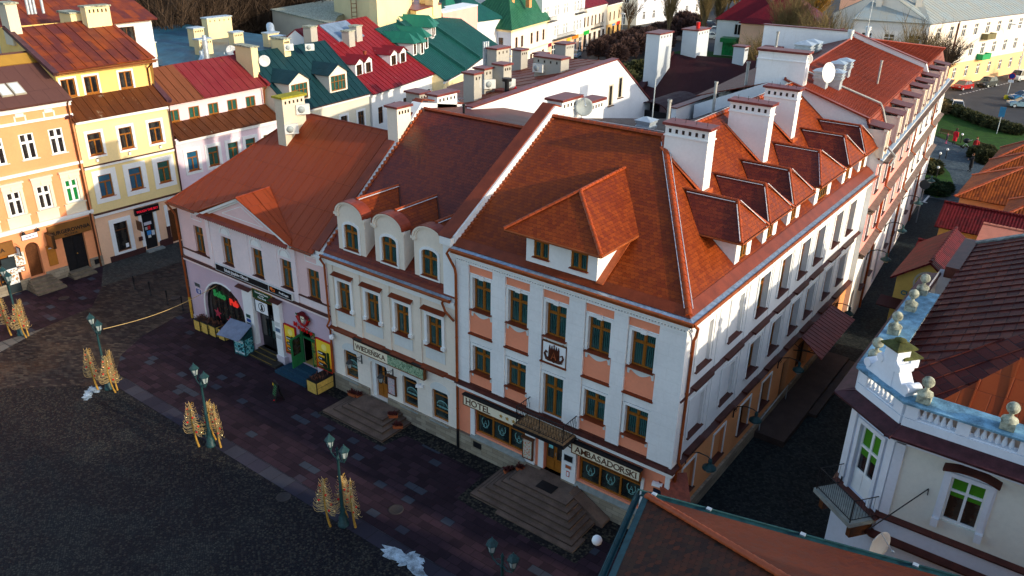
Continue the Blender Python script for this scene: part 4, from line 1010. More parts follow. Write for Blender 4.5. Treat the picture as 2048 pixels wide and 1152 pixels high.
# dormers
def arched_dormer(xc):
    hw=1.03;yb=.2;zb=8.85;zs=10.98
    prof=[(-hw,zb),(hw,zb),(hw,zs)];n=14
    def arc(r,base,ex=0):return[(r*cos(pi*i/n),base+(.68+ex)*sin(pi*i/n))for i in range(n+1)]
    mb=MB();mb.T=RZ(xc,yb,0)
    ww,wh,wb=1.05,1.42,9.08
    wall(mb,-hw,hw,zb,zs,[(-ww/2,ww/2,wb,wb+wh,.22)],0,.14)
    mb.poly([(-hw,0,zs),(hw,0,zs)]+[(x,0,z)for x,z in arc(.92,zs)])
    for s in(-1,1):mb.poly([(s*hw,0,zb),(s*hw,0,zs),(s*hw,2.6,zs),(s*hw,2.6,zs)]if 0 else[(s*hw,0,zb),(s*hw,0,zs),(s*hw,2.7,zs)])
    o=B(mb,'arched_dormer',M_['cream'],cream)
    m=MB();m.T=RZ(xc,yb,0)
    for(r0,r1,ex0,ex1,p)in((.86,.96,-.08,0,.07),(.96,1.06,0,.08,.14)):
        A=[(r0*cos(pi*i/n),zs+(.68+ex0)*sin(pi*i/n))for i in range(n+1)];C=[(r1*cos(pi*i/n),zs+(.68+ex1)*sin(pi*i/n))for i in range(n+1)]
        for i in range(n):m.prism([A[i],A[i+1],C[i+1],C[i]],'y',-p,0)
    for s in(-1,1):m.box(s*1.0-.17,s*1.0+.17,-.12,.1,zs-.1,zs+.04);m.box(s*1.0-.1,s*1.0+.1,-.07,.05,zs-.2,zs-.1)
    m.build('arched_moulding',M_['cream'],o)
    m=MB();m.T=RZ(xc,yb,0);surround(m,0,wb-.02,ww,wh+.02,.14,.05,True,arch=.22);m.build('window_surround',M_['trim'],o)
    window(cream,WM(cream,RZ(xc,yb,wb)),ww,wh,M_['wood'],M_['glass'],M_['brownmetal'],'T',.06,arch=.22,name='dormer_window',silld=.1,sillw=.05)
    m=MB();m.T=RZ(xc,yb,0) # curved sheet hood
    r=1.08
    for i in range(n):
        t0,t1=pi*i/n,pi*(i+1)/n
        p=[(r*cos(t),y,zs+.06+.72*sin(t))for t in(t0,t1)for y in(-.16,.55)]
        m.slab([p[0],p[1],p[3],p[2]],.03)
    m.build('curved_hood',M_['redmetal'],o)
    m=MB();m.T=RZ(xc,yb,0);zt=11.78;yr=(zt-8.77)/.79-.2+.05;ye=(10.92-8.77)/.79-.2
    m.slab([(1.12,.5,10.92),(1.12,ye,10.92),(0,yr,zt),(0,.5,zt)],.07);rr=m.build('dormer_roof',M_['tile'],o)  # brighter tiles than the main roof paint sunlight onto this slope
    q=MB();q.T=RZ(xc,yb,0);q.box(1.08,1.18,.45,ye,10.80,10.90);q.tube([(1.2,ye,10.93),(.02,yr,zt+.02)],.05,5);q.build('valley_flashing',M_['darktrim'],rr)
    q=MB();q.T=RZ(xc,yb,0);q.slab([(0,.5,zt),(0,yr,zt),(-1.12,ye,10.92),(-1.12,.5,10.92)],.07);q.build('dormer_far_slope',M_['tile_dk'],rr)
    q=MB();q.T=RZ(xc,yb,0);ridge_tiles(q,(0,.5,zt),(0,yr,zt),.07,.3);q.build('ridge_cap',M_['ridge'],rr)
    q=MB();q.T=RZ(xc,yb,0);q.tube([(.13,.55,zt-.02),(.13,yr-.15,zt-.02)],.025,5);q.build('lead_flashing',D.materials['pale_lead_strip'],rr)
    q=MB();q.T=RZ(xc,yb,0)
    for s in(-1,1):q.slab([(s*hw,-.03,zb-.02),(s*hw+s*.16,-.03,zb-.02),(s*hw+s*.16,2.3,zb+1.8),(s*hw,2.3,zb+1.8)],.03)
    q.build('flashing',M_['flash'],o)
for xc in(-19.25,-16.46,-13.70):arched_dormer(xc)
# fire wall with chimneys between cream and rose houses
X0f,X1f=-21.95,-21.2
mb=MB();mb.prism([(-.1,7.6),(-.1,8.55),(5.8,13.35),(7.95,15.35),(12,14.6),(12,7.6)],'x',X0f,X1f);fwl=B(mb,'fire_wall',M_['trim'],cream)
mb=MB();mb.slab([(X0f-.08,-.3,8.6),(X1f-.22,-.3,8.6),(X1f-.22,5.8,13.5),(X0f-.08,5.8,13.5)],.08);mb.mark().slab([(X0f-.08,7.0,14.55),(X1f-.2,7.0,14.55),(X1f-.2,8.3,15.5),(X0f-.08,8.3,15.5)],.08);mb.mark().slab([(X0f-.08,8.3,15.5),(X1f-.2,8.3,15.5),(X1f-.2,12,14.7),(X0f-.08,12,14.7)],.08);mb.build('coping',M_['brownmetal'],fwl)
f=MB()
for k in range(36):y=.15+k*.215;f.box(X1f-.02,X1f+.12+(.03 if k%2 else 0),y,y+.2,8.72+.79*y,8.92+.79*y)
f.build('mortar_fillet',M_['flash'],fwl)
chimney(cream,'chimney',-22.0+16.5,-21.2+16.5,5.9,7.0,12.6,15.45,M_['cream'],M_['chimcap'],'x',4,band=False)
chimney(cream,'chimney',-21.95+16.5,-21.2+16.5,9.3,11.1,14.0,15.62,M_['white'],M_['chimcap'],'x',5,band=False)
# steps
st=thing('entrance_stairs','low granite steps with corner returns before the cream house door','stairs',(-17.3,-1.2,0))
mb=MB()
for k,(a,b,y0)in enumerate(((-19.72,-15.1,-2.36),(-19.2,-15.45,-2.0),(-18.85,-15.72,-1.68),(-18.58,-15.95,-1.44))):mb.box(a,b,y0,-.15,.15*k,.15*(k+1))
B(mb,'tread',M_['step'],st)
mb=MB()
for k,(a,b,y0)in enumerate(((-19.72,-15.1,-2.36),(-19.2,-15.45,-2.0),(-18.85,-15.72,-1.68),(-18.58,-15.95,-1.44))):
    z=.15*(k+1);mb.box(a-.02,b+.02,y0-.03,y0,z-.05,z+.002);mb.box(a-.03,a,y0,-.15,z-.05,z+.002);mb.box(b,b+.03,y0,-.15,z-.05,z+.002)
B(mb,'nosing',M_['steplip'],st)
# ------------------------------------------------------------------ rose coloured house with pediment
rose=thing('rose_house','pale rose two storey house with orange sheet roof and triangular pediment','house',(-28.3,0,0))
RX0,RX1=-35.45,-21.22
rw=[-33.4,-30.42,-27.45,-24.78,-22.45]
mb=MB()
hs=[(x-.5,x+.5,5.3,7.12)for x in rw]
wall(mb,RX0,-32.3,4.45,8.3,[hs[0]],0,.2);B(mb,'left_bay_wall',M_['rose'],rose)
mb=MB();wall(mb,-32.3,-23.9,4.45,8.3,hs[1:4],-.04,.24);B(mb,'centre_wall',M_['rosewhite'],rose)
mb=MB();wall(mb,-23.9,RX1,4.45,8.3,[hs[4]],0,.2);B(mb,'right_bay_wall',M_['rose'],rose)
mb=MB();wall(mb,RX0,RX1,0,4.45,[(-33.82,-29.5,.12,3.58,2.1),(-28.15,-26.2,.38,4.35),(-24.22,-22.78,.55,2.98)],0,.28);B(mb,'ground_floor_wall',M_['mauve'],rose)
mb=MB();mb.poly([(RX0,13,0),(RX0,0,0),(RX0,0,8.3),(RX0,13,8.3)]);mb.poly([(RX1,13,0),(RX0,13,0),(RX0,13,8.3),(RX1,13,8.3)]);B(mb,'rear_wall',M_['rose'],rose)
mb=MB();mb.box(RX0-.02,RX1,-.03,.0,4.72,5.2);mb.mark().box(RX0-.03,RX1,-.12,0,4.38,4.5);mb.mark().box(-32.35,-32.0,-.1,0,4.72,8.0);mb.mark().box(-24.15,-23.8,-.1,0,4.72,8.0)
for a,b in((-29.7,-28.2),(-26.75,-25.5)):mb.mark().box(a,b,-.07,0,5.2,7.98)
B(mb,'white_band',M_['rosewhite'],rose)
mb=MB();mb.box(RX0-.05,-32.3,-.10,0,5.2,5.26);mb.mark().box(-23.8,RX1,-.10,0,5.2,5.26);mb.mark().box(RX0-.05,RX1,-.2,0,4.56,4.64)
mb.mark().slab([(-29.5,-.5,4.26),(-28.15,-.5,4.26),(-28.15,-.2,4.36),(-29.5,-.2,4.36)],.04);mb.mark().slab([(-26.4,-.45,4.2),(-25.4,-.45,4.2),(-25.4,-.1,4.3),(-26.4,-.1,4.3)],.04)
B(mb,'string_course_flashing',M_['darktrim'],rose)
for i,x in enumerate(rw):
    window(rose,WM(rose,RZ(x,0,5.3)),1.0,1.82,M_['wood'],M_['glass'],M_['darktrim'],'T',.12,silld=.12,sillw=.08)
mb=MB()
for x in rw[1:4]:
    mb.mark();n=12
    for r0,r1,y in((.0,.40,-.07),(.48,.56,-.08)):
        A=[(x+r0*cos(pi*i/n),7.3+r0*sin(pi*i/n))for i in range(n+1)];C=[(x+r1*cos(pi*i/n),7.3+r1*sin(pi*i/n))for i in range(n+1)]
        for i in range(n):mb.prism([A[i],A[i+1],C[i+1],C[i]],'y',y,-.03)
B(mb,'lunette',M_['trim'],rose)
mb=MB()
for x in(rw[0],rw[4]):
    mb.mark()
    for a,b,c,d in((-.55,.55,7.52,7.56),(-.55,.55,7.86,7.9),(-.55,-.51,7.56,7.86),(.51,.55,7.56,7.86)):mb.box(x+a,x+b,-.03,0,c,d)
B(mb,'framed_panel',M_['trim'],rose)
mb=MB();mb.box(RX0-.1,RX1,-.12,0,8.0,8.1);mb.box(RX0-.18,RX1,-.24,0,8.1,8.26);B(mb,'cornice',M_['trim'],rose)
# pediment
pa,pb,pc=(-32.5,8.26),(-23.9,8.26),(-28.3,10.12)
mb=MB();mb.prism([pa,pb,pc],'y',-.12,.0);ped=B(mb,'pediment',M_['rose'],rose)
mb=MB()
for a,b in((pa,pc),(pc,pb)):
    d=Vector((b[0]-a[0],b[1]-a[1])).normalized();nn=Vector((-d.y,d.x))
    for o0,o1,p in((-.22,-.1,.2),(-.1,.04,.34)):
        mb.prism([(a[0]+nn.x*o0,a[1]+nn.y*o0),(b[0]+nn.x*o0,b[1]+nn.y*o0),(b[0]+nn.x*o1,b[1]+nn.y*o1),(a[0]+nn.x*o1,a[1]+nn.y*o1)],'y',-p,.0)
mb.build('raking_cornice',M_['trim'],ped)
mb=MB();mb.box(-30.3,-26.4,-.125,-.12,8.72,8.76)
for a,b in(((-30.3,8.74),(-28.35,9.55)),((-28.35,9.55),(-26.4,8.74))):
    mb.prism([(a[0],a[1]),(b[0],b[1]),(b[0],b[1]+.04),(a[0],a[1]+.04)],'y',-.125,-.12)
mb.build('inset_line',M_['trim'],ped)
mb=MB();mb.slab([(-32.5,-.52,8.2),(-23.9,-.52,8.2),(-24.2,-.1,8.46),(-32.2,-.1,8.46)],.03)
k=-32.5
while k<-23.9:mb.prism([(k,8.19),(k+.09,8.12),(k+.18,8.19)],'y',-.54,-.52);k+=.18
mb.build('pent_roof',M_['redmetal'],ped)
# roof
HL=(-35.9,-.35,8.32);RG0=(-30.15,6.5,13.75);RG1=(-21.95,6.5,13.75);ER=(-21.95,-.35,8.32);BLh=(-35.9,13.4,8.32)
mb=MB();F_=[HL,ER,RG1,RG0];mb.slab(F_,.06);seams(mb,F_,.74,.02,.012);rroof=B(mb,'roof',M_['orange_sheet'],rose)
mb=MB();L_=[BLh,HL,RG0];mb.slab(L_,.06);seams(mb,L_,.74,.02,.012);mb.build('left_slope',M_['orange_sheet'],rroof)
mb=MB();mb.slab([RG0,RG1,(-21.95,13.4,8.32),BLh],.06);mb.build('rear_slope',M_['orange_sheet'],rroof)
mb=MB();pk=(-28.3,-.42,10.2);yk=(10.2-8.6)/.793;bk=(-28.3,yk,10.28)
G1=[(-32.75,-.42,8.36),pk,bk,(-32.4,-.0,8.62)];G2=[pk,(-23.65,-.42,8.36),(-24.0,.0,8.62),bk]
mb.slab(G2,.05);seams(mb,G2,.9,.02,.012);mb.mark().slab(G1,.05);seams(mb,G1,.9,.02,.012);mb.build('pediment_roof',M_['orange_sheet'],rroof)
mb=MB();mb.tube([RG0,RG1],.05,6);mb.tube([HL,RG0],.05,6);mb.tube([pk,bk],.05,6);mb.build('ridge_roll',M_['redmetal'],rroof)
mb=MB();gutter(mb,(-36.0,-.42,8.28),(-32.9,-.42,8.28),.08);mb.mark();gutter(mb,(-23.7,-.42,8.28),(-22.0,-.42,8.28),.08);mb.mark();gutter(mb,(-35.98,13.4,8.28),(-35.98,-.42,8.28),.08);mb.build('gutter',M_['copper'],rroof)
mb=MB();mb.tube([(-35.9,-.38,8.2),(-35.85,-.3,8.0),(-35.55,-.14,7.5),(-35.53,-.12,6),(-35.53,-.12,.05)],.07,8);dp=B(mb,'downpipe',M_['copper'],rose)
mb=MB();mb.tube([(-35.53,-.12,1.6),(-35.53,-.12,.04)],.085,8);mb.build('yellow_shoe',plain('worn_yellow_paint',(.5,.28,.03),.6,.3,5),dp)
c=chimney(rose,'chimney',-30.15+28.3,-29.4+28.3,4.4,6.1,11.9,15.1,M_['oldcream'],plain('mossy_cap',(.30,.26,.02),.9,.3,5),'x',5,band=False)
for(y,z,lab)in((4.75,13.0,'lower air conditioner on the mossy chimney of the rose house'),(5.7,14.1,'upper air conditioner on the mossy chimney of the rose house')):
    pass
# pub arch window
fr=MB();a,b=-33.82,-29.5
fr.box(a+.05,b-.05,.16,.22,.12,.22)
n=14;cx,hw=(a+b)/2,(b-a)/2
for i in range(n):
    t0,t1=pi*i/n,pi*(i+1)/n
    fr.prism([(cx-hw*cos(t0),1.48+2.1*sin(t0)),(cx-hw*cos(t1),1.48+2.1*sin(t1)),(cx-(hw-.1)*cos(t1),1.48+2.0*sin(t1)),(cx-(hw-.1)*cos(t0),1.48+2.0*sin(t0))],'y',.15,.22)
for x in(a,b-.1):fr.box(x,x+.1,.15,.22,.12,1.48)
for x in(cx-.75,cx+.75):fr.box(x-.03,x+.03,.17,.22,.22,3.2)
f=B(fr,'pub_window',M_['black'],rose)
g=MB();g.T=Matrix.Translation((0,0,0));g.poly([(a,.2,.12),(b,.2,.12),(b,.2,1.48)]+[(cx+hw*cos(pi*i/n),.2,1.48+2.1*sin(pi*i/n))for i in range(n+1)]+[(a,.2,1.48)]);g.build('pane',M_['dglass'],f)
def star(mb,cx,cz,R,r,y0,y1,rot=0):
    mb.prism([((R if k%2==0 else r)*sin(rot+pi*k/5)+cx,(R if k%2==0 else r)*cos(rot+pi*k/5)+cz)for k in range(10)],'y',y0,y1)
g=MB();star(g,-32.75,1.15,.42,.17,.13,.15,.1);g.mark();star(g,-31.4,.95,.42,.17,.13,.15,-.15);g.build('red_star',plain('red_star_foil',(.45,.04,.07),.5,.3,14),f)
textmesh('Soho',.62,'green_neon_lettering',emit('green_neon',(.02,.22,.06),.22),f,Matrix.Translation((-32.25,.12,2.62))@Matrix.Rotation(.0,4,'Y'),.03,.02)
textmesh('Pub',.58,'red_neon_lettering',emit('red_neon',(.7,.03,.02),.35),f,Matrix.Translation((-30.75,.12,2.45)),.03,.02)
# pub arch white surround and front pilasters
mb=MB();n=14
for i in range(n):
    t0,t1=pi*i/n,pi*(i+1)/n
    if i>8:continue
    mb.prism([(cx-(hw+.12)*cos(t0),1.48+2.2*sin(t0)),(cx-(hw+.12)*cos(t1),1.48+2.2*sin(t1)),(cx-hw*cos(t1),1.48+2.1*sin(t1)),(cx-hw*cos(t0),1.48+2.1*sin(t0))],'y',-.05,0)
mb.box(cx-hw-.12,cx-hw,-.05,0,.1,1.48);B(mb,'arch_surround',M_['trim'],rose)
mb=MB();mb.box(-29.15,-28.2,-.28,0,.55,4.25);mb.mark().box(-26.2,-25.6,-.25,0,.5,4.18);B(mb,'white_pier',M_['trim'],rose)
mb=MB();mb.box(-29.25,-28.15,-.36,0,.02,.55);mb.mark().box(-26.25,-25.5,-.32,0,.02,.5);mb.mark().box(-22.7,-21.95,-.1,0,.02,.85);mb.mark().box(-35.45,-33.95,-.06,0,.02,.3)
B(mb,'plinth',plaster('pale_mauve_plinth',(.60,.52,.55),.3),rose)
mb=MB();mb.box(-28.15,-26.2,.2,.27,.38,2.75);mb.box(-27.2,-27.15,.17,.2,.4,2.75);mb.box(-28.1,-26.25,.15,.2,2.7,2.82)
d1=B(mb,'dark_double_door',M_['black'],rose)
mb=MB();mb.box(-28.1,-27.25,.14,.19,1.2,2.6);mb.box(-27.05,-26.3,.14,.19,1.2,2.6);mb.build('pane',M_['dglass'],d1)
mb=MB();mb.box(-26.95,-26.45,.12,.139,1.75,2.45);mb.build('notice',plain('pale_poster',(.42,.52,.50),.6,.3,20),d1)
# cactus restaurant door
mb=MB();mb.box(-24.22,-24.1,.05,.16,.55,2.98);mb.box(-22.9,-22.78,.05,.16,.55,2.98);mb.box(-24.1,-22.9,.05,.16,2.86,2.98);mb.box(-24.1,-22.9,.05,.16,2.3,2.4);mb.box(-23.25,-23.17,.05,.16,.55,2.3)
gd=B(mb,'green_door_frame',M_['greenwood'],rose)
mb=MB();mb.T=Matrix.Translation((-24.1,-.02,.6))@Matrix.Rotation(radians(-82),4,'Z')
mb.box(0,.1,-.03,.03,0,1.95);mb.box(.75,.88,-.03,.03,0,1.95);mb.box(.1,.75,-.03,.03,0,.75);mb.box(.1,.75,-.03,.03,1.83,1.95);dl=mb.build('open_door_leaf',M_['greenwood'],gd)
mb=MB();mb.T=Matrix.Translation((-24.1,-.02,.6))@Matrix.Rotation(radians(-82),4,'Z');mb.box(.1,.75,-.01,.01,.75,1.83);mb.build('pane',M_['dglass'],dl)
mb=MB();mb.box(-24.1,-22.9,.7,.75,.55,2.4);mb.build('zigzag_wall',None or(lambda:(lambda t:(lambda u,v:t.fin(t.ramp(((v*2.2+((u*4).fr()-0.5).ab()*0.9).fr()),[(0.0,(.02,.18,.05)),(.25,(.7,.5,.03)),(.5,(.5,.03,.02)),(.75,(.8,.7,.5)),(.9,(.02,.1,.03))]),.7))(*t.uv()[:2]))(NT('zigzag_paint')))(),gd)
mb=MB();mb.box(-24.1,-22.9,.1,.75,.5,.56);mb.build('floor',M_['ochre'],gd)
mb=MB();mb.box(-23.15,-22.92,.03,.05,.75,2.25);mb.build('sticker_panel',sheet('coloured_stickers',(.02,.12,.05),(.5,.35,.03),.9,6,.5,panel=(.14,.16)),gd)
# pub steps
st=thing('entrance_stairs','dark wooden steps at the black door under the green law office sign','stairs',(-27.1,-.3,0))
mb=MB();mb.box(-28.3,-25.65,-.95,-.38,0,.13);mb.box(-28.15,-26.2,-.62,.2,.13,.26);mb.box(-28.1,-26.25,-.3,.2,.26,.38);B(mb,'tread',plain('dark_wet_wood',(.035,.03,.025),.5,.4,3),st)
mb=MB()
for y,z in((-.95,.132),(-.62,.262),(-.3,.382)):mb.box(-28.1,-26.0,y,y+.05,z,z+.008)
B(mb,'anti_slip_strip',plain('yellow_strip',(.25,.16,.03),.6),st)
st=thing('entrance_stairs','blue carpeted platform steps in front of the green open door','stairs',(-24,-.6,0))
mb=MB();mb.box(-25.3,-22.5,-1.25,-.1,0,.18);mb.box(-25.0,-22.6,-.95,-.1,.18,.36);mb.box(-24.6,-22.7,-.6,.1,.36,.53);B(mb,'tread',plain('blue_carpet',(.012,.05,.085),.9,.2,8),st)
# ------------------------------------------------------------------ left row
def Lrow(root,yl):return WM(root,RZ(-48.9,yl,0,W90))
def rowbox(name,label,y0,y1,ztop,depth=11):
    o=thing(name,label,'house',(-48.9,(y0+y1)/2,0),W90)
    return o,(lambda mb:setattr(mb,'T',RZ(-48.9,0,0,W90)))
orng,TT=rowbox('orange_townhouse','orange townhouse with white double windows and burger restaurant below',-14,.85,13)
oy=[-3.0+.45,-0.55,-4.62,-6.7,-8.8,-10.9,-12.9]
ow=[-0.55,-2.55,-4.6,-6.65,-8.7,-10.75]
mb=MB();TT(mb);wall(mb,-14,.85,8.4,12.9,[(y-.5,y+.5,9.22,11.02)for y in ow],0,.1);B(mb,'upper_wall',M_['orange'],orng)
mb=MB();TT(mb);ow1=[-0.25,-2.25,-4.27,-6.3,-8.4,-10.5];wall(mb,-14,.85,4.4,8.4,[(y-.47,y+.47,5.52,7.2)for y in ow1],0,.1);B(mb,'middle_wall',M_['orange'],orng)
mb=MB();TT(mb);wall(mb,-14,.85,0,4.4,[(-4.4,-3.42,.72,3.35,.48),(-1.72,-.1,.12,3.08),(-7.6,-5.0,.1,2.95)],0,.45);B(mb,'ground_floor_wall',M_['orange'],orng)
mb=MB();mb.poly([(-60,-14,0),(-48.9,-14,0),(-48.9,-14,12.9),(-54,-14,16),(-60,-14,12.9)]);mb.poly([(-48.9,.85,8),(-60,.85,8),(-60,.85,12.9),(-54,.85,15.9),(-48.9,.85,12.9)]);B(mb,'gable_wall',M_['yelcream'],orng)
for y in ow:window(orng,Lrow(orng,y)@Matrix.Translation((0,0,9.22)),1.0,1.8,M_['whitewood'],M_['dglass'],M_['greywhite'],'+',.03,bar=.07,silld=.12)
for i,y in enumerate(ow1):window(orng,Lrow(orng,y)@Matrix.Translation((0,0,5.52)),.94,1.68,M_['whitewood'],plain('green_curtain_glass',(.01,.17,.04),.15,.2,3)if i==0 else M_['dglass'],M_['greywhite'],'+',.03,bar=.07,silld=.12)
mb=MB();TT(mb)
mb.box(-14,.9,-.3,0,12.75,12.95);mb.box(-14,.88,-.15,0,12.5,12.75);mb.mark().box(-14,.88,-.12,0,11.72,11.9);mb.mark().box(-14,.88,-.16,0,8.22,8.42);mb.mark().box(-14,.88,-.22,0,4.42,4.62);mb.box(-14,.88,-.1,0,4.3,4.42)
B(mb,'cornice',M_['trim'],orng)
mb=MB();TT(mb)
cr=plaster('cream_stucco',(.80,.70,.52),.1)
for y in ow1:mb.mark();surround(mb,y,5.52,.94,1.68,.2,.08);mb.box(y-.78,y+.78,-.24,0,7.78,7.9);mb.box(y-.7,y+.7,-.12,0,7.42,7.78);mb.box(y-.09,y+.09,-.16,0,7.3,7.6);mb.box(y-.75,y+.75,-.05,0,4.65,5.35);mb.box(y-.8,y+.8,-.16,0,5.36,5.46)
B(mb,'window_surround',cr,orng)
mb=MB();TT(mb)
for y in(-.72,-2.67,-4.75,-6.8):mb.mark().box(y-.28,y+.28,-.06,0,12.2,12.45);mb.box(y-.4,y-.3,-.04,0,11.9,12.3);mb.box(y+.3,y+.4,-.04,0,11.9,12.3)
B(mb,'attic_vent',M_['tow_cream'],orng)
mb=MB();TT(mb);mb.box(-14,-4.5,-.1,0,.02,.8);mb.mark().box(-3.35,-1.75,-.1,0,.02,.85);mb.mark().box(-.08,.9,-.1,0,.02,.85);B(mb,'plinth',M_['stone'],orng)
mb=MB();mb.slab([(-48.45,-14,12.98),(-48.45,.9,12.98),(-53.5,.9,15.8),(-53.5,-14,15.8)],.08);mb.slab([(-53.5,-14,15.8),(-53.5,.9,15.8),(-60,.9,13),(-60,-14,13)],.08);seams(mb,[(-48.45,-14,12.98),(-48.45,.9,12.98),(-53.5,.9,15.8),(-53.5,-14,15.8)],99)
orf=B(mb,'roof',sheet('brown_felt_roof',(.10,.045,.04),(.12,.055,.045),.6,1.0,.8,panel=(1.0,5)),orng)
mb=MB();mb.slab([(-52.2,-14,15.15),(-52.2,.9,15.15),(-52.9,.9,15.75),(-52.9,-14,15.75)],.3);mb.build('ridge_beam',plain('mustard_fascia',(.32,.18,.03),.7),orf)
mb=MB();gutter(mb,(-48.4,.9,12.95),(-48.4,-14,12.95),.09);mb.build('gutter',M_['darktrim'],orf)
for y in(-2.85,-2.0):
    m=Matrix.Translation((-50.0,y,13.86))@Matrix.Rotation(radians(29.2),4,'Y')
    mb=MB();mb.T=m;mb.box(-.65,.65,-.38,.38,0,.1);s_=mb.build('skylight',plain('skylight_frame',(.4,.36,.28),.5),orf)
    mb=MB();mb.T=m;mb.box(-.55,.55,-.3,.3,.1,.11);mb.build('pane',plain('white_blind_glass',(.55,.62,.68),.2),s_)
mb=MB();mb.tube([(-48.55,.62,12.9),(-48.75,.62,12.6),(-48.78,.62,12.0),(-48.78,.62,.05)],.07,8)
for z in(10.5,8,5.8,2.4):mb.tube([(-48.78,.62,z),(-48.78,.62,z+.05)],.09,8)
B(mb,'downpipe',plain('brown_downpipe',(.11,.035,.012),.45,.2,3),orng)
mb=MB();TT(mb);mb.box(-4.38,-3.44,.3,.36,.72,3.3);dd=B(mb,'arched_door',M_['darkwood'],orng)
mb=MB();TT(mb);mb.box(-1.7,-.12,.2,.26,.12,3.06);mb.box(-.93,-.89,.17,.2,.12,2.9);dd=B(mb,'black_door',M_['black'],orng)
mb=MB();TT(mb);mb.ball(-.8,.14,1.5,.05);mb.build('handle',M_['gold'],dd)
mb=MB();TT(mb)
for a,b in((-7.55,-6.4),(-6.3,-5.1)):mb.box(a,b,.15,.2,.15,2.9)
wd=B(mb,'wooden_shop_front',M_['wood'],orng)
mb=MB();TT(mb)
for i in range(4):
    for k in range(4):mb.mark().box(-7.4+i*.55,-7.0+i*.55,.13,.15,.5+k*.55,.95+k*.55)
mb.build('pane',M_['dglass'],wd)
mb=MB();TT(mb);mb.box(-.05+.25,.65-.1,-.12,-.1,.3,.7);B(mb,'cellar_grille',M_['black'],orng)
for pts,lab in(((-4.95,-2.9,4),'four worn stone steps climbing to the arched brown door'),((-1.95,-.2,2),'low stone doorstep under the black restaurant door')):
    a,b,n=pts;st=thing('entrance_stairs',lab,'stairs',(-48,(a+b)/2,0));mb=MB()
    dep=1.9 if n==4 else 1.1
    for k in range(n):mb.box(-48.95,-48.9+dep-k*(dep/n),a+k*.08,b-k*.08,k*.17,(k+1)*.17)
    B(mb,'tread',plain('mossy_stone_step%d'%n,(.16,.13,.09),.85,.3,3,bump=.01,bs=30),st)
yel,TT=rowbox('yellow_townhouse','yellow townhouse with wooden windows in white frames and rusty roof',.9,8.3,15)
yw2=[2.1,4.52,6.95];yw1=[2.27,4.7,7.12]
mb=MB();TT(mb);wall(mb,.9,8.3,7.85,11.3,[(y-.52,y+.52,8.56,10.22)for y in yw2],0,.14);B(mb,'upper_wall',plaster('yellow_render_pale',(.85,.66,.33),.12),yel)
mb=MB();TT(mb);wall(mb,.9,8.3,4.15,7.85,[(y-.52,y+.52,5.27,7.0)for y in yw1],0,.14);B(mb,'middle_wall',plaster('yellow_render_stained',(.82,.64,.30),.5),yel)
mb=MB();TT(mb);wall(mb,.9,8.3,0,4.15,[(2.22,3.32,.65,3.05),(4.55,5.58,.15,3.15),(6.85,7.75,.1,2.9)],0,.2);B(mb,'ground_floor_wall',M_['peach'],yel)
mb=MB();TT(mb);wall(mb,.9,8.3,11.9,14.9,[(y-.52,y+.52,12.68,14.0)for y in(1.75,3.45,6.15)],1.6,.1);B(mb,'attic_wall',M_['yellow'],yel)
for y in yw2:window(yel,Lrow(yel,y)@Matrix.Translation((0,0,8.56)),1.04,1.66,M_['wood'],M_['dglass'],M_['flash'],'TW',.06,bar=.08)
for i,y in enumerate(yw1):window(yel,Lrow(yel,y)@Matrix.Translation((0,0,5.27)),1.04,1.73,M_['wood'],M_['blueglass']if i<2 else M_['greenglass'],M_['flash'],'TW',.06,bar=.08)
for y in(1.75,3.45,6.15):window(yel,Lrow(yel,y)@Matrix.Translation((0,1.6,12.68)),1.04,1.32,M_['wood'],M_['dglass'],M_['wood'],'D',.04,bar=.09,silld=.06)
mb=MB();TT(mb)
for y in yw2:mb.mark();surround(mb,y,8.56,1.04,1.66,.2,.05,True)
for y in yw1:mb.mark();surround(mb,y,5.27,1.04,1.73,.4,.05,True)
for y in(1.75,3.45,6.15):mb.mark();surround(mb,y,12.68,1.04,1.32,.14,.05,False,1.6)
mb.mark();surround(mb,2.77,.65,1.1,2.4,.34,.05,True);mb.mark();surround(mb,5.06,.5,1.03,2.65,.26,.05);mb.mark().box(6.0,6.8,-.05,0,1.6,3.4)if 0 else mb.mark().box(6.55,6.83,-.05,0,1.6,3.4)
B(mb,'window_surround',M_['trim'],yel)
mb=MB();TT(mb);mb.box(.9,8.35,-.26,0,11.05,11.3);mb.mark().box(.9,8.3,-.1,0,7.62,7.8);mb.mark().box(.9,8.3,-.12,0,3.85,4.08);B(mb,'cornice',M_['trim'],yel)
mb=MB();TT(mb);mb.box(.9,8.35,-.16,0,7.8,7.87);mb.mark().box(.9,8.35,-.18,0,4.08,4.18);B(mb,'dark_ledge',M_['darktrim'],yel)
mb=MB();TT(mb);mb.box(1.5,4.45,-.06,0,.02,.48);mb.mark().box(5.7,6.85,-.06,0,.02,.6);mb.mark().box(6.5,6.8,-.06,0,.6,1.6);B(mb,'plinth',plain('dark_brown_plinth',(.06,.022,.02),.8,.2,3),yel)
mb=MB();TT(mb);mb.box(4.55,5.58,.12,.18,.15,3.15);dd=B(mb,'shop_door',M_['black'],yel)
mb=MB();TT(mb)
for i,(c_,col)in enumerate((((4.72,5.35,2.15,2.4),(.6,.6,.65)),((4.75,4.95,1.75,2.0),(.4,.4,.4)),((4.98,5.2,1.75,2.05),(.5,.03,.03)),((4.85,5.2,1.3,1.65),(.05,.25,.6)),((5.25,5.5,1.2,1.6),(.55,.6,.65)),((4.9,5.15,1.05,1.27),(.65,.65,.6)))):
    m=MB();TT(m);m.box(c_[0],c_[1],.1,.119,c_[2],c_[3]);m.build('notice',plain('notice_%d'%i,col,.6,.1,12),dd)
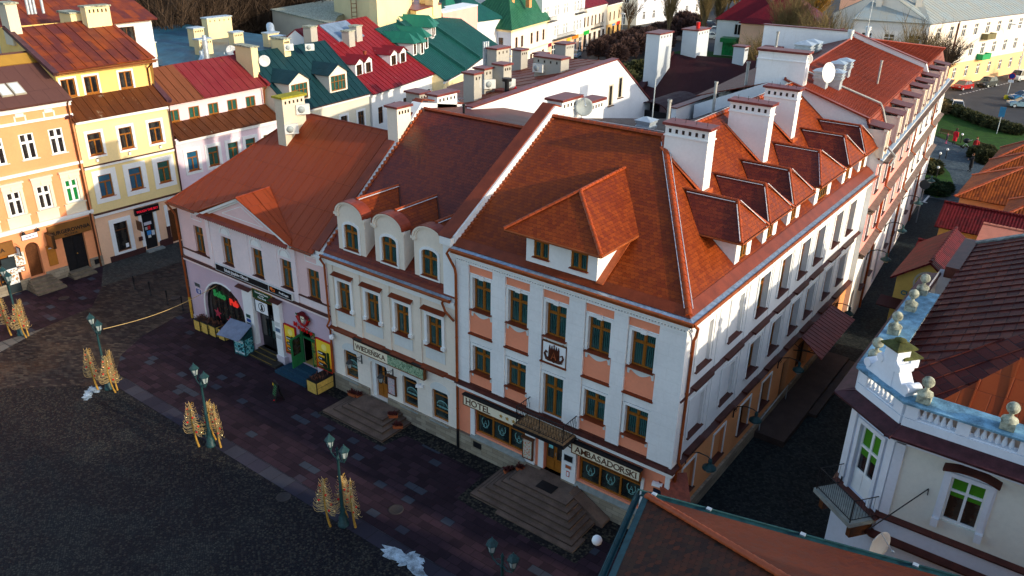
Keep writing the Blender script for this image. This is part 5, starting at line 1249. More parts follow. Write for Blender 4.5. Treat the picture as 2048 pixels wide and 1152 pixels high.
mb=MB();TT(mb);mb.box(2.22,3.32,.1,.14,.65,3.05);g_=B(mb,'shop_window',M_['darkwood'],yel);mb=MB();TT(mb);mb.box(2.3,3.24,.08,.1,.75,2.35);mb.box(2.3,3.24,.08,.1,2.45,2.98);mb.build('pane',M_['dglass'],g_)
mb=MB();TT(mb);mb.box(6.85,7.75,.12,.18,.1,2.9);B(mb,'side_entrance_door',M_['darkwood'],yel)
mb=MB();TT(mb);mb.box(4.4,5.85,-.5,0,.02,.16);B(mb,'doorstep',M_['sillstone'],yel)
mb=MB();R1=[(-48.5,.75,11.3),(-48.5,8.3,11.35),(-50.45,8.3,12.68),(-50.45,.75,12.62)];mb.slab(R1,.08);seams(mb,R1,.75);B(mb,'lower_roof',M_['brown_sheet'],yel)
mb=MB();R2=[(-49.7,.75,14.72),(-49.7,8.4,14.85),(-56.0,8.4,17.3),(-56.0,.75,17.1)];mb.slab(R2,.1);seams(mb,R2,.8);yr_=B(mb,'roof',M_['rust'],yel)
mb=MB();gutter(mb,(-49.62,8.5,14.72),(-49.62,.7,14.6),.1);mb.box(-49.75,-49.65,.7,8.4,14.5,14.62);mb.build('gutter',plain('rusty_gutter',(.2,.06,.015),.5),yr_)
mb=MB();mb.poly([(-50.5,.8,11),(-58,.8,11),(-58,.8,17),(-56,.8,17.2),(-50.0,.8,14.9)]);mb.poly([(-50.5,8.3,11),(-50.0,8.3,14.9),(-56,8.3,17.2),(-58,8.3,17),(-58,8.3,11)]);mb.poly([(-58,8.3,0),(-58,.8,0),(-58,.8,17),(-58,8.3,17)]);B(mb,'gable_wall',M_['yellow'],yel)
mb=MB();mb.slab([(-49.5,.45,14.7),(-49.5,.85,14.7),(-56,.85,17.35),(-56,.45,17.35)],.25);mb.mark().slab([(-48.7,.3,11.75),(-48.7,.8,11.75),(-50.6,.8,13.2),(-50.6,.3,13.2)],.3);mb.mark().slab([(-48.7,8.2,11.7),(-48.7,8.65,11.7),(-51.0,8.65,13.1),(-51.0,8.2,13.1)],.3);B(mb,'parapet_flashing',plain('purple_brown_sheet',(.075,.03,.035),.5,.3,3),yel)
mb=MB();mb.tube([(-49.65,8.2,14.7),(-49.9,8.0,14.3),(-50.4,8.0,14.0),(-50.4,8.0,12.7)],.06,8);mb.mark().tube([(-48.6,8.25,11.3),(-48.75,8.3,10.8),(-48.78,8.3,4.2),(-48.78,8.35,.05)],.06,8);B(mb,'downpipe',M_['darktrim'],yel)
chimney(yel,'chimney',5.6-4.6,6.5-4.6,7.2,9.0,16.3,17.9,M_['yelcream'],M_['lichen'],'',4,band=False)
chimney(yel,'chimney',-1.0-3.0,-.2-3.0,6.2,7.4,16.0,19.0,M_['oldcream'],M_['lichen'],'',4,band=False)
mb=MB();TT(mb);mb.box(6.2,8.15,5.9,6.7,15.5,18.3)
c=B(mb,'gable_chimney',M_['yelcream'],yel);m=MB();TT(m);m.box(6.1,8.25,5.8,6.8,18.3,18.42);m.build('cap',M_['lichen'],c);m=MB();TT(m)
for k in range(5):m.mark().box(6.45+k*.33,6.57+k*.33,5.88,5.9,17.9,18.15)
m.build('flue_opening',M_['vent'],c)
mb=MB();TT(mb)
for k,y in enumerate((2.9,3.15,3.4,4.0)):mb.mark().tube([(y,8,17.9),(y,8,19.9 if k<3 else 18.9)],.11,8)
B(mb,'steel_flue',M_['galv'],yel)
pnk,TT=rowbox('pink_townhouse','pale pink townhouse with half brown half bordeaux metal roof',8.3,18.7,12)
pw_=[9.78,11.75,13.7,15.5,17.4];pa_=[9.77,11.65,13.5,15.4,17.3]
mb=MB();TT(mb);wall(mb,8.4,18.7,0,8.5,[(y-.5,y+.5,5.65,7.25)for y in pw_],0,.14);B(mb,'front_wall',plaster('lilac_pink_render',(.76,.60,.66),.1),pnk)
mb=MB();TT(mb);wall(mb,8.4,18.7,9.0,11.1,[(y-.5,y+.5,9.42,10.4)for y in pa_],1.8,.1);B(mb,'attic_wall',M_['pinkwall'],pnk)
for i,y in enumerate(pw_):window(pnk,Lrow(pnk,y)@Matrix.Translation((0,0,5.65)),1.0,1.6,M_['wood'],M_['blueglass']if i==0 else M_['greenglass'],M_['flash'],'TW',.06,bar=.07)
for y in pa_:window(pnk,Lrow(pnk,y)@Matrix.Translation((0,1.8,9.42)),1.0,.98,M_['wood'],M_['greenglass'],M_['wood'],'D',.04,bar=.08,silld=.06)
mb=MB();TT(mb)
for y in pw_:mb.mark();surround(mb,y,5.65,1.0,1.6,.28,.05,True)
B(mb,'window_surround',M_['trim'],pnk)
mb=MB();TT(mb);mb.box(8.4,18.7,-.2,0,8.1,8.4);B(mb,'cornice',M_['trim'],pnk)
mb=MB();R1=[(-48.5,8.65,8.42),(-48.5,18.8,8.5),(-50.7,18.8,9.5),(-50.7,8.65,9.4)];mb.slab(R1,.08);seams(mb,R1,.75);B(mb,'lower_roof',M_['brown_sheet'],pnk)
mb=MB();R2=[(-50.1,8.5,11.0),(-50.1,12.4,11.05),(-54.2,12.4,13.35),(-54.2,8.5,13.2)];mb.slab(R2,.08);seams(mb,R2,.75);pr_=B(mb,'roof',sheet('brown_coated_sheet',(.19,.06,.025),(.15,.05,.02),.4,1,.55),pnk)
mb=MB();R3=[(-50.1,12.4,11.05),(-50.1,18.9,11.2),(-54.2,18.9,13.5),(-54.2,12.4,13.35)];mb.slab(R3,.08);seams(mb,R3,.75);mb.build('worn_red_half',M_['bordeaux'],pr_)
mb=MB();mb.poly([(-54.2,8.4,13.2),(-54.2,18.9,13.5),(-60,18.9,11),(-60,8.4,11)]);mb.build('rear_slope',M_['bordeaux'],pr_)
mb=MB();mb.poly([(-48.9,18.7,0),(-60,18.7,0),(-60,18.7,11),(-54.2,18.7,13.4),(-50.5,18.7,11.2),(-50.6,18.7,9.4),(-48.9,18.7,8.5)]);B(mb,'gable_wall',M_['yelcream'],pnk)
mb=MB();mb.slab([(-49.9,18.75,11.35),(-49.9,19.05,11.35),(-54.4,19.05,13.8),(-54.4,18.75,13.8)],.25);B(mb,'verge',M_['bordeaux'],pnk)
mb=MB();mb.tube([(-50.0,18.6,11.1),(-50.35,18.6,10.8),(-50.5,18.6,9.6)],.06,8);B(mb,'downpipe',M_['copper'],pnk)
TTc=chimney(pnk,'chimney',18.3-13.5,19.0-13.5,2.3,4.6,11.8,14.5,M_['yelcream'],M_['lichen'],'',4,band=False)
# ------------------------------------------------------------------ the long side-street building (ribbed red mansard, pink and white)
NA=atan2(.997,-.08);NO=(.3,25.35,0)
n2=thing('side_street_building','pink and white four storey building with ribbed red mansard up the side street','building',NO,NA)
NL=34.0;xs_=[1.0,3.9,6.9,10.3,13.4,16.7,19.9,23.2,26.5,29.8]
def nwall(a,b,z0,z1,hs,m,nm):
    mb=MB();wall(mb,a,b,z0,z1,hs,0,.22);mb.build(nm,m,n2)
nwall(0,15.3,6,12.2,[(s-.5,s+.5,z,z+h)for s in xs_[:5]for z,h in((9.9,1.75),(6.75,1.75))],M_['pinkwarm'],'pink_wall')
nwall(15.3,NL,6,12.2,[(s-.5,s+.5,z,z+h)for s in xs_[5:]for z,h in((9.9,1.75),(6.75,1.75))],M_['white'],'white_wall')
gfs=[(s-.55,s+.55,2.2 if k%3 else.2,4.4 if k%3 else 3.0)for k,s in enumerate(xs_)]
nwall(0,NL,0,6,gfs,M_['white'],'ground_floor_wall')
for k,s in enumerate(xs_):
    for z in(9.9,6.75):window(n2,RZ(s,0,z),1.0,1.75,M_['darkwood'],M_['dglass'],M_['darktrim'],'T',.12,silld=.16)
    a,b,c_,d_=gfs[k]
    if k%3:window(n2,RZ(s,0,2.2),1.1,2.2,M_['darkwood'],M_['dglass'],M_['darktrim'],'T',.12,silld=.2)
    else:
        mb=MB();mb.box(a,b,.12,.18,c_,d_);mb.build('door',M_['darkwood'],n2)
mb=MB()
for s in xs_:
    for z in(9.9,6.75):mb.mark();surround(mb,s,z,1.0,1.75,.16,.07)
mb.build('window_surround',M_['trim'],n2)
mb=MB()
for z in(8.95,5.95):mb.mark().slab([(-.0,-.42,z-.05),(NL+.4,-.42,z-.05),(NL+.4,0,z+.1),(0,0,z+.1)],.1);mb.box(0,NL+.3,-.3,0,z-.3,z-.12)
mb.build('ledge_flashing',M_['agedledge'],n2)
mb=MB()
for s in(15.2,15.45):mb.mark().box(s-.2,s+.2,-.08,0,6.1,12)if s<15.3 else None
mb.mark().box(NL-.4,NL,-.08,0,0,12)
mb.build('pilaster',M_['trim'],n2)
mb=MB();mb.box(0,NL+.2,-.3,0,11.9,12.15);mb.build('cornice',M_['trim'],n2)
mb=MB();mb.poly([(0,0,0),(0,0,12.2),(0,1.1,14.55),(0,6.6,16.3),(0,12,14),(0,12,0)]);mb.build('near_gable_wall',M_['stain_white'],n2)
mb=MB();mb.poly([(NL,0,0),(NL,12,0),(NL,12,13),(NL,0,12.2)]);mb.poly([(NL,12,0),(0,12,0),(0,12,14),(NL,12,13)]);mb.build('rear_wall',M_['white'],n2)
lw=[(0,-.02,12.2),(NL,-.02,12.2),(NL+2,1.1,14.5),(0,1.1,14.5)]
mb=MB();mb.slab(lw,.08)
k=0
for k in range(9):z=12.35+k*.25;y=-.02+(z-12.2)/2.3*1.12;mb.box(0,NL,y-.03,y+.02,z,z+.05)
mr=mb.build('mansard_slope',M_['redmetal'],n2)
U1=[(0,1.0,14.55),(23,1.0,14.55),(23,6.9,16.45),(0,6.3,16.3)]
mb=MB();mb.slab(U1,.06);seams(mb,U1,.3,.05,.04);r1=mb.build('roof',M_['ribbed_red'],n2)
U2=[(23,1.0,14.55),(NL+3,1.0,14.5),(23,6.9,16.45)]
mb=MB();mb.slab(U2,.06);seams(mb,U2,.3,.05,.04);mb.build('far_slope',M_['ribbed_red'],r1)
mb=MB();mb.slab([(0,6.3,16.3),(23,6.9,16.45),(23,12,14.8),(0,12,14.6)],.06);mb.slab([(23,6.9,16.45),(NL+3,1.0,14.5),(NL,12,13)],.06);mb.build('rear_slope',M_['ribbed_dark'],r1)
mb=MB();mb.tube([(0,6.3,16.36),(23,6.9,16.5)],.08,6);mb.mark().tube([(23,6.9,16.5),(NL+3,1.0,14.55)],.07,6);mb.build('ridge_cap',M_['redmetal'],r1)
mb=MB();pf=[(1.0,14.5),(1.0,14.95),(6.9,16.85),(6.9,16.4)];mb.prism(pf,'x',22.85,23.2);mb.prism([(-.02,12.2),(-.12,12.5),(.9,14.9),(1.1,14.5)],'x',22.85,23.2);pp=mb.build('party_parapet',M_['trim'],n2)
mb=MB();mb.slab([(22.75,.85,14.95),(23.3,.85,14.95),(23.3,6.9,16.92),(22.75,6.9,16.92)],.05);mb.build('coping',M_['redmetal'],pp)
mb=MB();mb.slab([(-.2,.95,14.6),(.12,.95,14.6),(.12,6.3,16.36),(-.2,6.3,16.36)],.1);mb.mark().slab([(-.12,-.1,12.2),(.2,-.1,12.2),(.2,1.05,14.6),(-.12,1.05,14.6)],.1);mb.build('verge',M_['redmetal'],n2)
mb=MB();mb.slab([(-.1,-.30,12.13),(NL+.4,-.30,12.13),(NL+.4,-.04,12.25),(-.1,-.04,12.25)],.04);mb.build('zinc_gutter_bed',M_['zinc'],n2)
mb=MB();mb.box(-.1,NL+.5,-.58,-.30,12.0,12.11);mb.tube([(-.1,-.58,12.08),(NL+.5,-.58,12.08)],.05,6);mb.build('gutter',M_['agedledge'],n2)
mb=MB()
for s in(5.2,16.2,27.5):mb.mark().tube([(s,-.5,12.0),(s,-.1,11.5),(s,-.1,9.2),(s,-.45,9.0),(s,-.1,8.7),(s,-.1,6.2),(s,-.45,6.0),(s,-.1,5.7),(s,-.1,.1)],.08,8)
mb.build('downpipe',M_['copper'],n2)
mb=MB();mb.tube([(4.0,6.0,16.3),(4.2,1.1,14.75),(4.2,.9,14.4),(4.2,.4,13.1)],.07,8);mb.build('roof_drain_pipe',M_['greypipe'],r1)
mb=MB();mb.tube([(2.0,.3,13.2),(2.0,-.15,12.5),(1.4,-.75,12.15),(.8,-.6,11.7)],.07,8);mb.build('roof_drain_pipe',M_['greypipe'],r1)
# mansard dormers with flat sheet caps
for s in(.55,5.2,8.2,12.2,16.4,19.0,22.2,26.2,29.6):
    mb=MB();mb.T=Matrix.Translation((s,0,0));wall(mb,-.72,.72,12.3,14.0,[(-.42,.42,12.72,13.7)],-.12,.15);mb.poly([(-.72,-.12,12.3),(-.72,-.12,14),(-.72,1.1,14),(-.72,.1,12.3)]);mb.poly([(.72,-.12,12.3),(.72,.1,12.3),(.72,1.1,14),(.72,-.12,14)])
    mb.box(-.80,.80,-.22,0,13.92,14.08)
    for q in(-.66,.66):mb.box(q-.1,q+.1,-.2,-.1,12.3,13.92)
    o=mb.build('mansard_dormer',M_['cream'],n2)
    window(n2,RZ(s,-.12,12.72),.84,.98,M_['whitewood'],M_['dglass'],M_['darktrim'],'D',.05,name='dormer_window',silld=.12,sillw=.05)
    mb=MB();mb.T=Matrix.Translation((s,0,0));mb.slab([(-.78,-.34,14.1),(.78,-.34,14.1),(.78,1.0,14.3),(-.78,1.0,14.3)],.07);mb.build('flat_cap',plain('dull_red_cap',(.13,.028,.018),.45,.25,3)if 'dull_red_cap' not in D.materials else D.materials['dull_red_cap'],o)
for(s,y)in((5.3,4.6),(6.6,4.0),(9.3,4.5),(11.0,4.4)):ventbox(n2,s-3.0,y,14.2+y*.3,.95,1.25)
pipe(n2,10.0,2.4,14.9,1.7,.07);
for s,y in((21.5,6.9),(25.0,6.2)):
    mb=MB();mb.tube([(s,y,16.2),(s,y,16.9)],.18,10);mb.tube([(s,y,16.9),(s,y,17.2)],.27,10);mb.build('round_vent',M_['galv'],n2)
chimney(n2,'chimney',.05,1.0,5.2,8.2,15.2,18.0,M_['stain_white'],M_['chimcap'],'',4,band=True)
# rear white light-shaft wall with vents
mb=MB();mb.box(22.8,23.2,7.1,14.5,12,16.9);pw=mb.build('shaft_wall',M_['stain_white'],n2);mb=MB();mb.box(22.7,23.3,7.0,14.6,16.9,16.98);mb.build('coping',M_['chimcap'],pw)
for s,y in((8.0,8.3),(9.2,8.9),(14.5,8.8),(16.0,8.6)):ventbox(n2,s,y,15.3,1.3,1.5)
pipe(n2,20.5,12.6,14,2.7,.11);pipe(n2,12.5,10.5,14,2.6,.09);pipe(n2,.9,9.0,14,3.0,.1)
# ------------------------------------------------------------------ corner house with balustrade, across the side street
tow=thing('balustraded_corner_house','cool white corner house with stone balustrade, ball finials and dark tiled roof','house',(8.2,-.36,0))
FP=[(6.4,14.5),(6.4,1.0),(8.2,-.36),(26,-.36)]
c8=atan2(-1.36,1.8);CL=(1.8**2+1.36**2)**.5
def seg(i):a,b=Vector((*FP[i],0)),Vector((*FP[i+1],0));d=b-a;return Matrix.Translation(a)@Matrix.Rotation(atan2(d.y,d.x),4,'Z'),d.length
Ts=[seg(i)for i in range(3)]
wins=[(1.9,10.1-8.2+.5+.0),(0,0)]
mb=MB();mb.T=Ts[2][0];wall(mb,0,17.8,6.25,10.2,[(1.86,2.94,6.85,8.68),(6.2,7.3,6.85,8.68),(10.5,11.6,6.85,8.68)],0,.18);B(mb,'front_wall',M_['tow_cream'],tow)
mb=MB();mb.T=Ts[2][0];wall(mb,0,17.8,0,6.25,[(1.5,2.3,2.6,4.1),(2.45,3.25,2.6,4.1)],0,.2);B(mb,'lower_front_wall',M_['tow_white'],tow)
mb=MB();mb.T=Ts[1][0];wall(mb,0,CL,0,10.2,[(.58,1.68,6.05,8.9)],0,.2);B(mb,'chamfer_wall',M_['bluegrey'],tow)
mb=MB();mb.T=Ts[0][0];wall(mb,0,13.5,0,10.2,[(2,3,6.5,8.3),(5,6,6.5,8.3),(8,9,6.5,8.3),(11,12,6.5,8.3)],0,.2);B(mb,'street_wall',M_['tow_white'],tow)
mb=MB();mb.poly([(26,-.36,0),(26,14.5,0),(26,14.5,10.2),(26,-.36,10.2)]);mb.poly([(26,14.5,0),(6.4,14.5,0),(6.4,14.5,10.2),(26,14.5,10.2)]);B(mb,'rear_wall',M_['tow_white'],tow)
gg=plain('green_blind_glass',(.015,.05,.005),.12,.5,2)
for s in(2.4,6.75,11.05):window(tow,WM(tow,Ts[2][0]@RZ(s,0,6.85)),1.08,1.83,M_['whitewood'],M_['dglass'],None,'T2',.1,bar=.07,blind=plain('green_roller_blind',(.06,.22,.01),.6)if 'green_roller_blind' not in D.materials else D.materials['green_roller_blind'])
for s in(1.9,2.85):window(tow,WM(tow,Ts[2][0]@RZ(s,0,2.6)),.8,1.5,M_['whitewood'],gg,None,'D',.12,bar=.06)
for s in(2.5,5.5,8.5,11.5):window(tow,WM(tow,Ts[0][0]@RZ(s,0,6.5)),1.0,1.8,M_['whitewood'],M_['dglass'],None,'T2',.1,bar=.06)
window(tow,WM(tow,Ts[1][0]@RZ(1.13,0,6.05)),1.1,2.85,M_['whitewood'],M_['dglass'],None,'T2',.1,bar=.08,name='balcony_door',blind=D.materials['green_roller_blind'])
mb=MB();mb.T=Ts[1][0]@RZ(1.13,0,6.05);mb.box(-.47,.47,.09,.13,.1,.95);mb.box(-.42,-.06,.07,.09,.18,.88);mb.box(.06,.42,.07,.09,.18,.88);B(mb,'door_panel',M_['whitewood'],tow)
mb=MB();mb.T=Ts[2][0]
for s in(2.4,6.75,11.05):
    mb.mark();surround(mb,s,6.85,1.08,1.83,.17,.09);surround(mb,s,6.85,1.42,2.0,.07,.05);mb.box(s-.78,s-.56,-.2,0,6.62,6.95);mb.box(s+.56,s+.78,-.2,0,6.62,6.95);mb.box(s-.75,s+.75,-.12,0,8.72,8.86)
mb.mark();mb.T=Ts[1][0];surround(mb,1.13,6.05,1.1,2.85,.16,.08);mb.mark().box(0,.3,-.08,0,6.3,9.3);mb.mark().box(CL-.3,CL,-.08,0,6.3,9.3)
mb.T=Ts[2][0];mb.mark().box(0,.32,-.08,0,6.3,9.3)
B(mb,'window_surround',plaster('white_stucco_surround',(.70,.72,.76),.2),tow)
mb=MB();mb.T=Ts[2][0]
for s in(2.4,6.75,11.05):
    mb.mark();n=8
    for i in range(n):
        t0,t1=-1+2*i/n,-1+2*(i+1)/n
        mb.slab([(s+.85*t0,-.34,9.17-.16*t0*t0),(s+.85*t1,-.34,9.17-.16*t1*t1),(s+.85*t1,0,9.24-.16*t1*t1),(s+.85*t0,0,9.24-.16*t0*t0)],.08)
B(mb,'arched_window_hood',M_['darktrim'],tow)
mb=MB();mb.T=Ts[2][0]
for z,p in((6.22,.2),(5.35,.28)):mb.mark().slab([(-.08,-p,z-.04),(17.8,-p,z-.04),(17.8,0,z+.06),(-.08,0,z+.06)],.1)
mb.T=Ts[1][0]
for z,p in((6.0,.2),(5.35,.28)):mb.mark().slab([(-.05,-p,z-.04),(CL+.08,-p,z-.04),(CL+.08,0,z+.06),(-.05,0,z+.06)],.1)
mb.T=Ts[0][0];mb.mark().slab([(0,-.2,5.9),(13.5,-.2,5.9),(13.5,0,6.0),(0,0,6.0)],.1)
B(mb,'string_course_flashing',M_['darktrim'],tow)
mb=MB()
for T,L in Ts:mb.T=T;mb.mark().box(-.02,L+.02,-.08,0,9.25,9.35);mb.box(-.06,L+.06,-.16,0,9.5,9.72)
B(mb,'cornice',M_['tow_white'],tow)
mb=MB()
for i,(T,L)in enumerate(Ts):mb.T=T;mb.mark().slab([(-.35 if i else 0,-.72,9.78),(L+.35,-.72,9.78),(L+.1,.05,10.02),(-.1 if i else 0,.05,10.02)],.1)
B(mb,'cornice_sheet',plain('weathered_maroon_sheet',(.055,.018,.022),.5,.4,3),tow)
# balustrade
def balustrade(T,L,s0,s1,first):
    mb=MB();mb.T=T;mb.box(s0,s1,-.12,.28,9.98,10.28);mb.box(s0,s1,-.06,.22,10.28,10.33)
    npan=max(1,round((s1-s0)/1.75));w=(s1-s0)/npan
    for k in range(npan+1):x=min(max(s0+k*w,s0+.22),s1-.22);mb.box(x-.2,x+.2,-.1,.26,10.3,10.86)
    for k in range(npan):
        a,b=s0+k*w+.3,s0+(k+1)*w-.3;m=max(3,int((b-a)/.19))
        for j in range(m):mb.lathe([(.05,0),(.075,.03),(.085,.12),(.045,.27),(.035,.36),(.06,.4),(.06,.53)],8,a+(b-a)*(j+.5)/m,.08,10.32)
    o=B(mb,'balustrade',M_['balus'],tow)
    mb=MB();mb.T=T;mb.slab([(s0-.1,-.22,10.9),(s1+.1,-.22,10.9),(s1+.1,.62,10.98),(s0-.1,.62,10.98)],.08);mb.build('coping',M_['balustop'],o);return o
balustrade(Ts[2][0],17.8,0,16,1);balustrade(Ts[1][0],CL,0,CL,0)
mb=MB();mb.T=Ts[0][0];mb.box(5.5,13.5,-.12,.6,9.98,10.9);o=B(mb,'parapet',M_['balus'],tow);mb=MB();mb.T=Ts[0][0];mb.slab([(5.3,-.22,10.92),(13.5,-.22,10.92),(13.5,.85,11.02),(5.3,.85,11.02)],.06);mb.build('coping',M_['balustop'],o)
def finial(T,s,y=.15):
    mb=MB();mb.T=T;mb.cbox(s,y,10.95,.42,.42,.28);mb.lathe([(.26,0),(.24,.08),(.12,.14),(.07,.2),(.07,.3)],10,s,y,11.22);mb.ball(s,y,11.68,.2,12,8);B(mb,'ball_finial',M_['lichen'],tow)
for s in(.45,2.9,5.4,8):finial(Ts[2][0],s)
for s in(12.9,10.2,7.6,5.6):finial(Ts[0][0],s,.2)
mb=MB();mb.T=Ts[1][0] # scrolled pediment with urn block
n=10
def scroll(sg):
    c=CL/2;pts=[(c+sg*(1.0-.75*(i/n)),10.95+.15+.95*(i/n)**1.8)for i in range(n+1)]
    for i in range(n):(a,b),(a2,b2)=pts[i],pts[i+1];mb.prism([(a,10.9),(a2,10.9),(a2,b2),(a,b)],'y',.0,.5)
    mb.tube([(c+sg*.95,-.05,11.2),(c+sg*.95,.52,11.2)],.17,12)
    mb.tube([(c+sg*.42,-.05,11.68),(c+sg*.42,.52,11.68)],.16,12)
scroll(-1);scroll(1);mb.box(CL/2-.3,CL/2+.3,-.02,.5,10.9,12.3);mb.box(CL/2-.34,CL/2+.1+.3,.5,.85,11.6,11.9)
pd=B(mb,'scrolled_pediment',M_['balus'],tow)
mb=MB();mb.T=Ts[1][0];c=CL/2
for z,r in((12.3,.42),(11.9,.38)):
    yy=.24 if z>12 else.62
    mb.add([(c-r,yy-r,z),(c+r,yy-r,z),(c+r,yy+r,z),(c-r,yy+r,z),(c-r,yy-r,z+.06),(c+r,yy-r,z+.06),(c+r,yy+r,z+.06),(c-r,yy+r,z+.06),(c,yy,z+.26)],[(3,2,1,0),(0,1,5,4),(1,2,6,5),(2,3,7,6),(3,0,4,7),(4,5,8),(5,6,8),(6,7,8),(7,4,8)])
mb.lathe([(.18,0),(.2,.05),(.1,.09),(.001,.14)],10,c,.24,12.5);mb.build('mossy_capstone',plain('mossy_stone',(.07,.075,.022),.9,.5,3),pd)
# roof
e1=10.35;RA1,RA2,RA3=(7.1,19.0,10.55),(7.1,2.0,10.4),(8.9,.5,10.4);s_=.45
mb=MB()
Rg=[(7.1,19.0,e1),(7.1,2.1,e1),(13.5,7.6,e1+.45*6.4),(13.5,19.0,e1+.45*6.4)]
mb.slab(Rg,.06)
k=2.4
seams(mb,Rg,.78,.05,.05)
tr_=B(mb,'roof',M_['shingle'],tow)
F_=[(8.7,.45,e1),(26,.45,e1),(26,7.6,e1+3.1),(13.5,7.6,e1+.45*6.4)]
mb=MB();mb.slab(F_,.06);seams(mb,F_,.9,.05,.05);mb.build('front_slope',sheet('orange_front_sheet',(.21,.036,.007),(.25,.055,.010),.6,.8,.5,panel=(.9,1.0)),tr_)  # front slope coloured more orange than the shingled slopes
mb=MB();C_=[(7.1,2.1,e1),(8.7,.45,e1),(13.5,7.6,e1+.45*6.4)];mb.slab(C_,.06);seams(mb,C_,.8);mb.build('corner_slope',M_['shingle'],tr_)
mb=MB();mb.slab([(13.5,7.6,e1+2.9),(26,7.6,e1+3.1),(26,19,e1+3),(13.5,19,e1+2.88)],.06);mb.build('top',M_['shingle'],tr_)
mb=MB();mb.slab([(7.0,18.7,e1+.05),(13.6,18.7,e1+3.0),(13.6,19.1,e1+3.0),(7.0,19.1,e1+.05)],.2);mb.build('verge',plain('worn_green_sheet',(.16,.2,.19),.6,.6,3),tr_)
mb=MB();mb.box(6.6,7.2,14.3,19.2,9.9,10.45);B(mb,'wall_head',M_['darktrim'],tow)
mb=MB();mb.poly([(7.1,14.4,0),(7.1,19,0),(7.1,19,10.4),(7.1,14.4,10.4)][::-1]);mb.poly([(13.5,19,0),(7.1,19,0),(7.1,19,10.4),(13.5,19,13.3)][::-1]);B(mb,'rear_block_wall',M_['ochre'],tow)
# balcony on the chamfer
mb=MB();mb.T=Ts[1][0];mb.box(.15,CL-.0,-1.15,0,5.72,5.9);bl=B(mb,'balcony',M_['sillstone'],tow)
mb=MB();mb.T=Ts[1][0];X0,X1,Y0,zt=.22,CL-.08,-1.08,6.85
for p in((X0,Y0),(X1,Y0),(X0,-.04),(X1,-.04)):mb.tube([p+(5.9,),p+(zt,)],.025,6)
for z in(6.0,zt):mb.tube([(X0,-.04,z),(X0,Y0,z),(X1,Y0,z),(X1,-.04,z)],.02,6)
for k in range(19):x=X0+(X1-X0)*(k+.5)/19;mb.tube([(x,Y0,6.0),(x,Y0,zt)],.009,4)
for x in(X0,X1):
    for k in range(8):y=Y0-Y0*(k+.5)/8;mb.tube([(x,y,6.0),(x,y,zt)],.009,4)
mb.build('railing',M_['iron'],bl)
mb=MB();mb.T=Ts[1][0];mb.box(.3,.5,-.9,0,5.1,5.72);mb.mark().box(CL-.35,CL-.15,-.9,0,5.1,5.72);mb.build('corbel',M_['darkwood'],bl)
# ------------------------------------------------------------------ tiled house in the foreground
fg=thing('foreground_tiled_house','low house in the near foreground with mossy clay tiles and green gutter','house',(2.11,-6.82,0))
E1=Vector((.9704,.2415,0));E2=Vector((.2415,-.9704,0));O_=Vector((2.11,-6.82,8.0))
def fp(a,b,z):return O_+E1*a+E2*b+Vector((0,0,z-8))
kk=.50;A_,B_=17,26
hip=fp(8.5,8.5,8+8.5*kk)
mb=MB();mb.slab([fp(0,0,8),fp(17,0,8),fp(8.5,8.5,8+8.5*kk)],.1);fr_=B(mb,'roof',M_['old_tile2'],fg)
mb=MB();mb.slab([fp(0,0,8),hip,fp(8.5,B_-8.5,8+8.5*kk),fp(0,B_,8)],.1);mb.build('square_slope',M_['old_tile'],fr_)
mb=MB();mb.slab([fp(17,0,8),fp(17,B_,8),fp(8.5,B_-8.5,8+8.5*kk),hip],.1);mb.slab([fp(0,B_,8),fp(8.5,B_-8.5,8+8.5*kk),fp(17,B_,8)],.1);mb.build('rear_slope',M_['old_tile'],fr_)
mb=MB();ridge_tiles(mb,fp(0.15,.15,8.12),hip+Vector((0,0,.05)),.115,.33,8);mb.build('hip_tiles',M_['ridge'],fr_)
mb=MB()
for a,b in((fp(-.2,-.13,7.97),fp(-.13,B_,7.97)),(fp(17,-.13,7.97),fp(-.13,-.13,7.97))):gutter(mb,a,b,.11,8)
mb.slab([fp(-.02,-.0,7.99),fp(-.02,B_,7.99),fp(.2,B_,8.11),fp(.2,.0,8.11)],.02)
mb.tube([fp(-.22,B_,7.99),fp(-.26,-.24,7.99),fp(17,-.24,7.99)],.035,6)
mb.build('gutter',M_['greengut'],fr_)
mb=MB()
for a in(.3,2.1,5.0,8.2,11.5):p=fp(a,-.2,7.98);mb.mark().cbox(p.x,p.y,p.z,.16,.14,.05)
mb.build('gutter_bracket',M_['galv'],fr_)
mb=MB()
for q in((0.2,.2),(16.8,.2),(16.8,B_-.2),(.2,B_-.2)):pass
W_=[fp(.35,.35,0),fp(16.6,.35,0),fp(16.6,B_-.3,0),fp(.35,B_-.3,0)]
for i in range(4):a,b=W_[i],W_[(i+1)%4];mb.poly([a-Vector((0,0,0)),Vector((a.x,a.y,7.95)),Vector((b.x,b.y,7.95)),b])
B(mb,'wall',M_['tan'],fg)
mb=MB();a0,b0,a1,b1=9.0,.55,12.8,2.2
mb.slab([fp(a0,b0,8+b0*kk+.18),fp(a1,b0,8+b0*kk+.18),fp(a1,b1,8+b1*kk+.18),fp(a0,b1,8+b1*kk+.18)],.2);mb.build('roof_hatch',plain('dark_green_sheet',(.012,.04,.045),.35,.4,2),fr_)
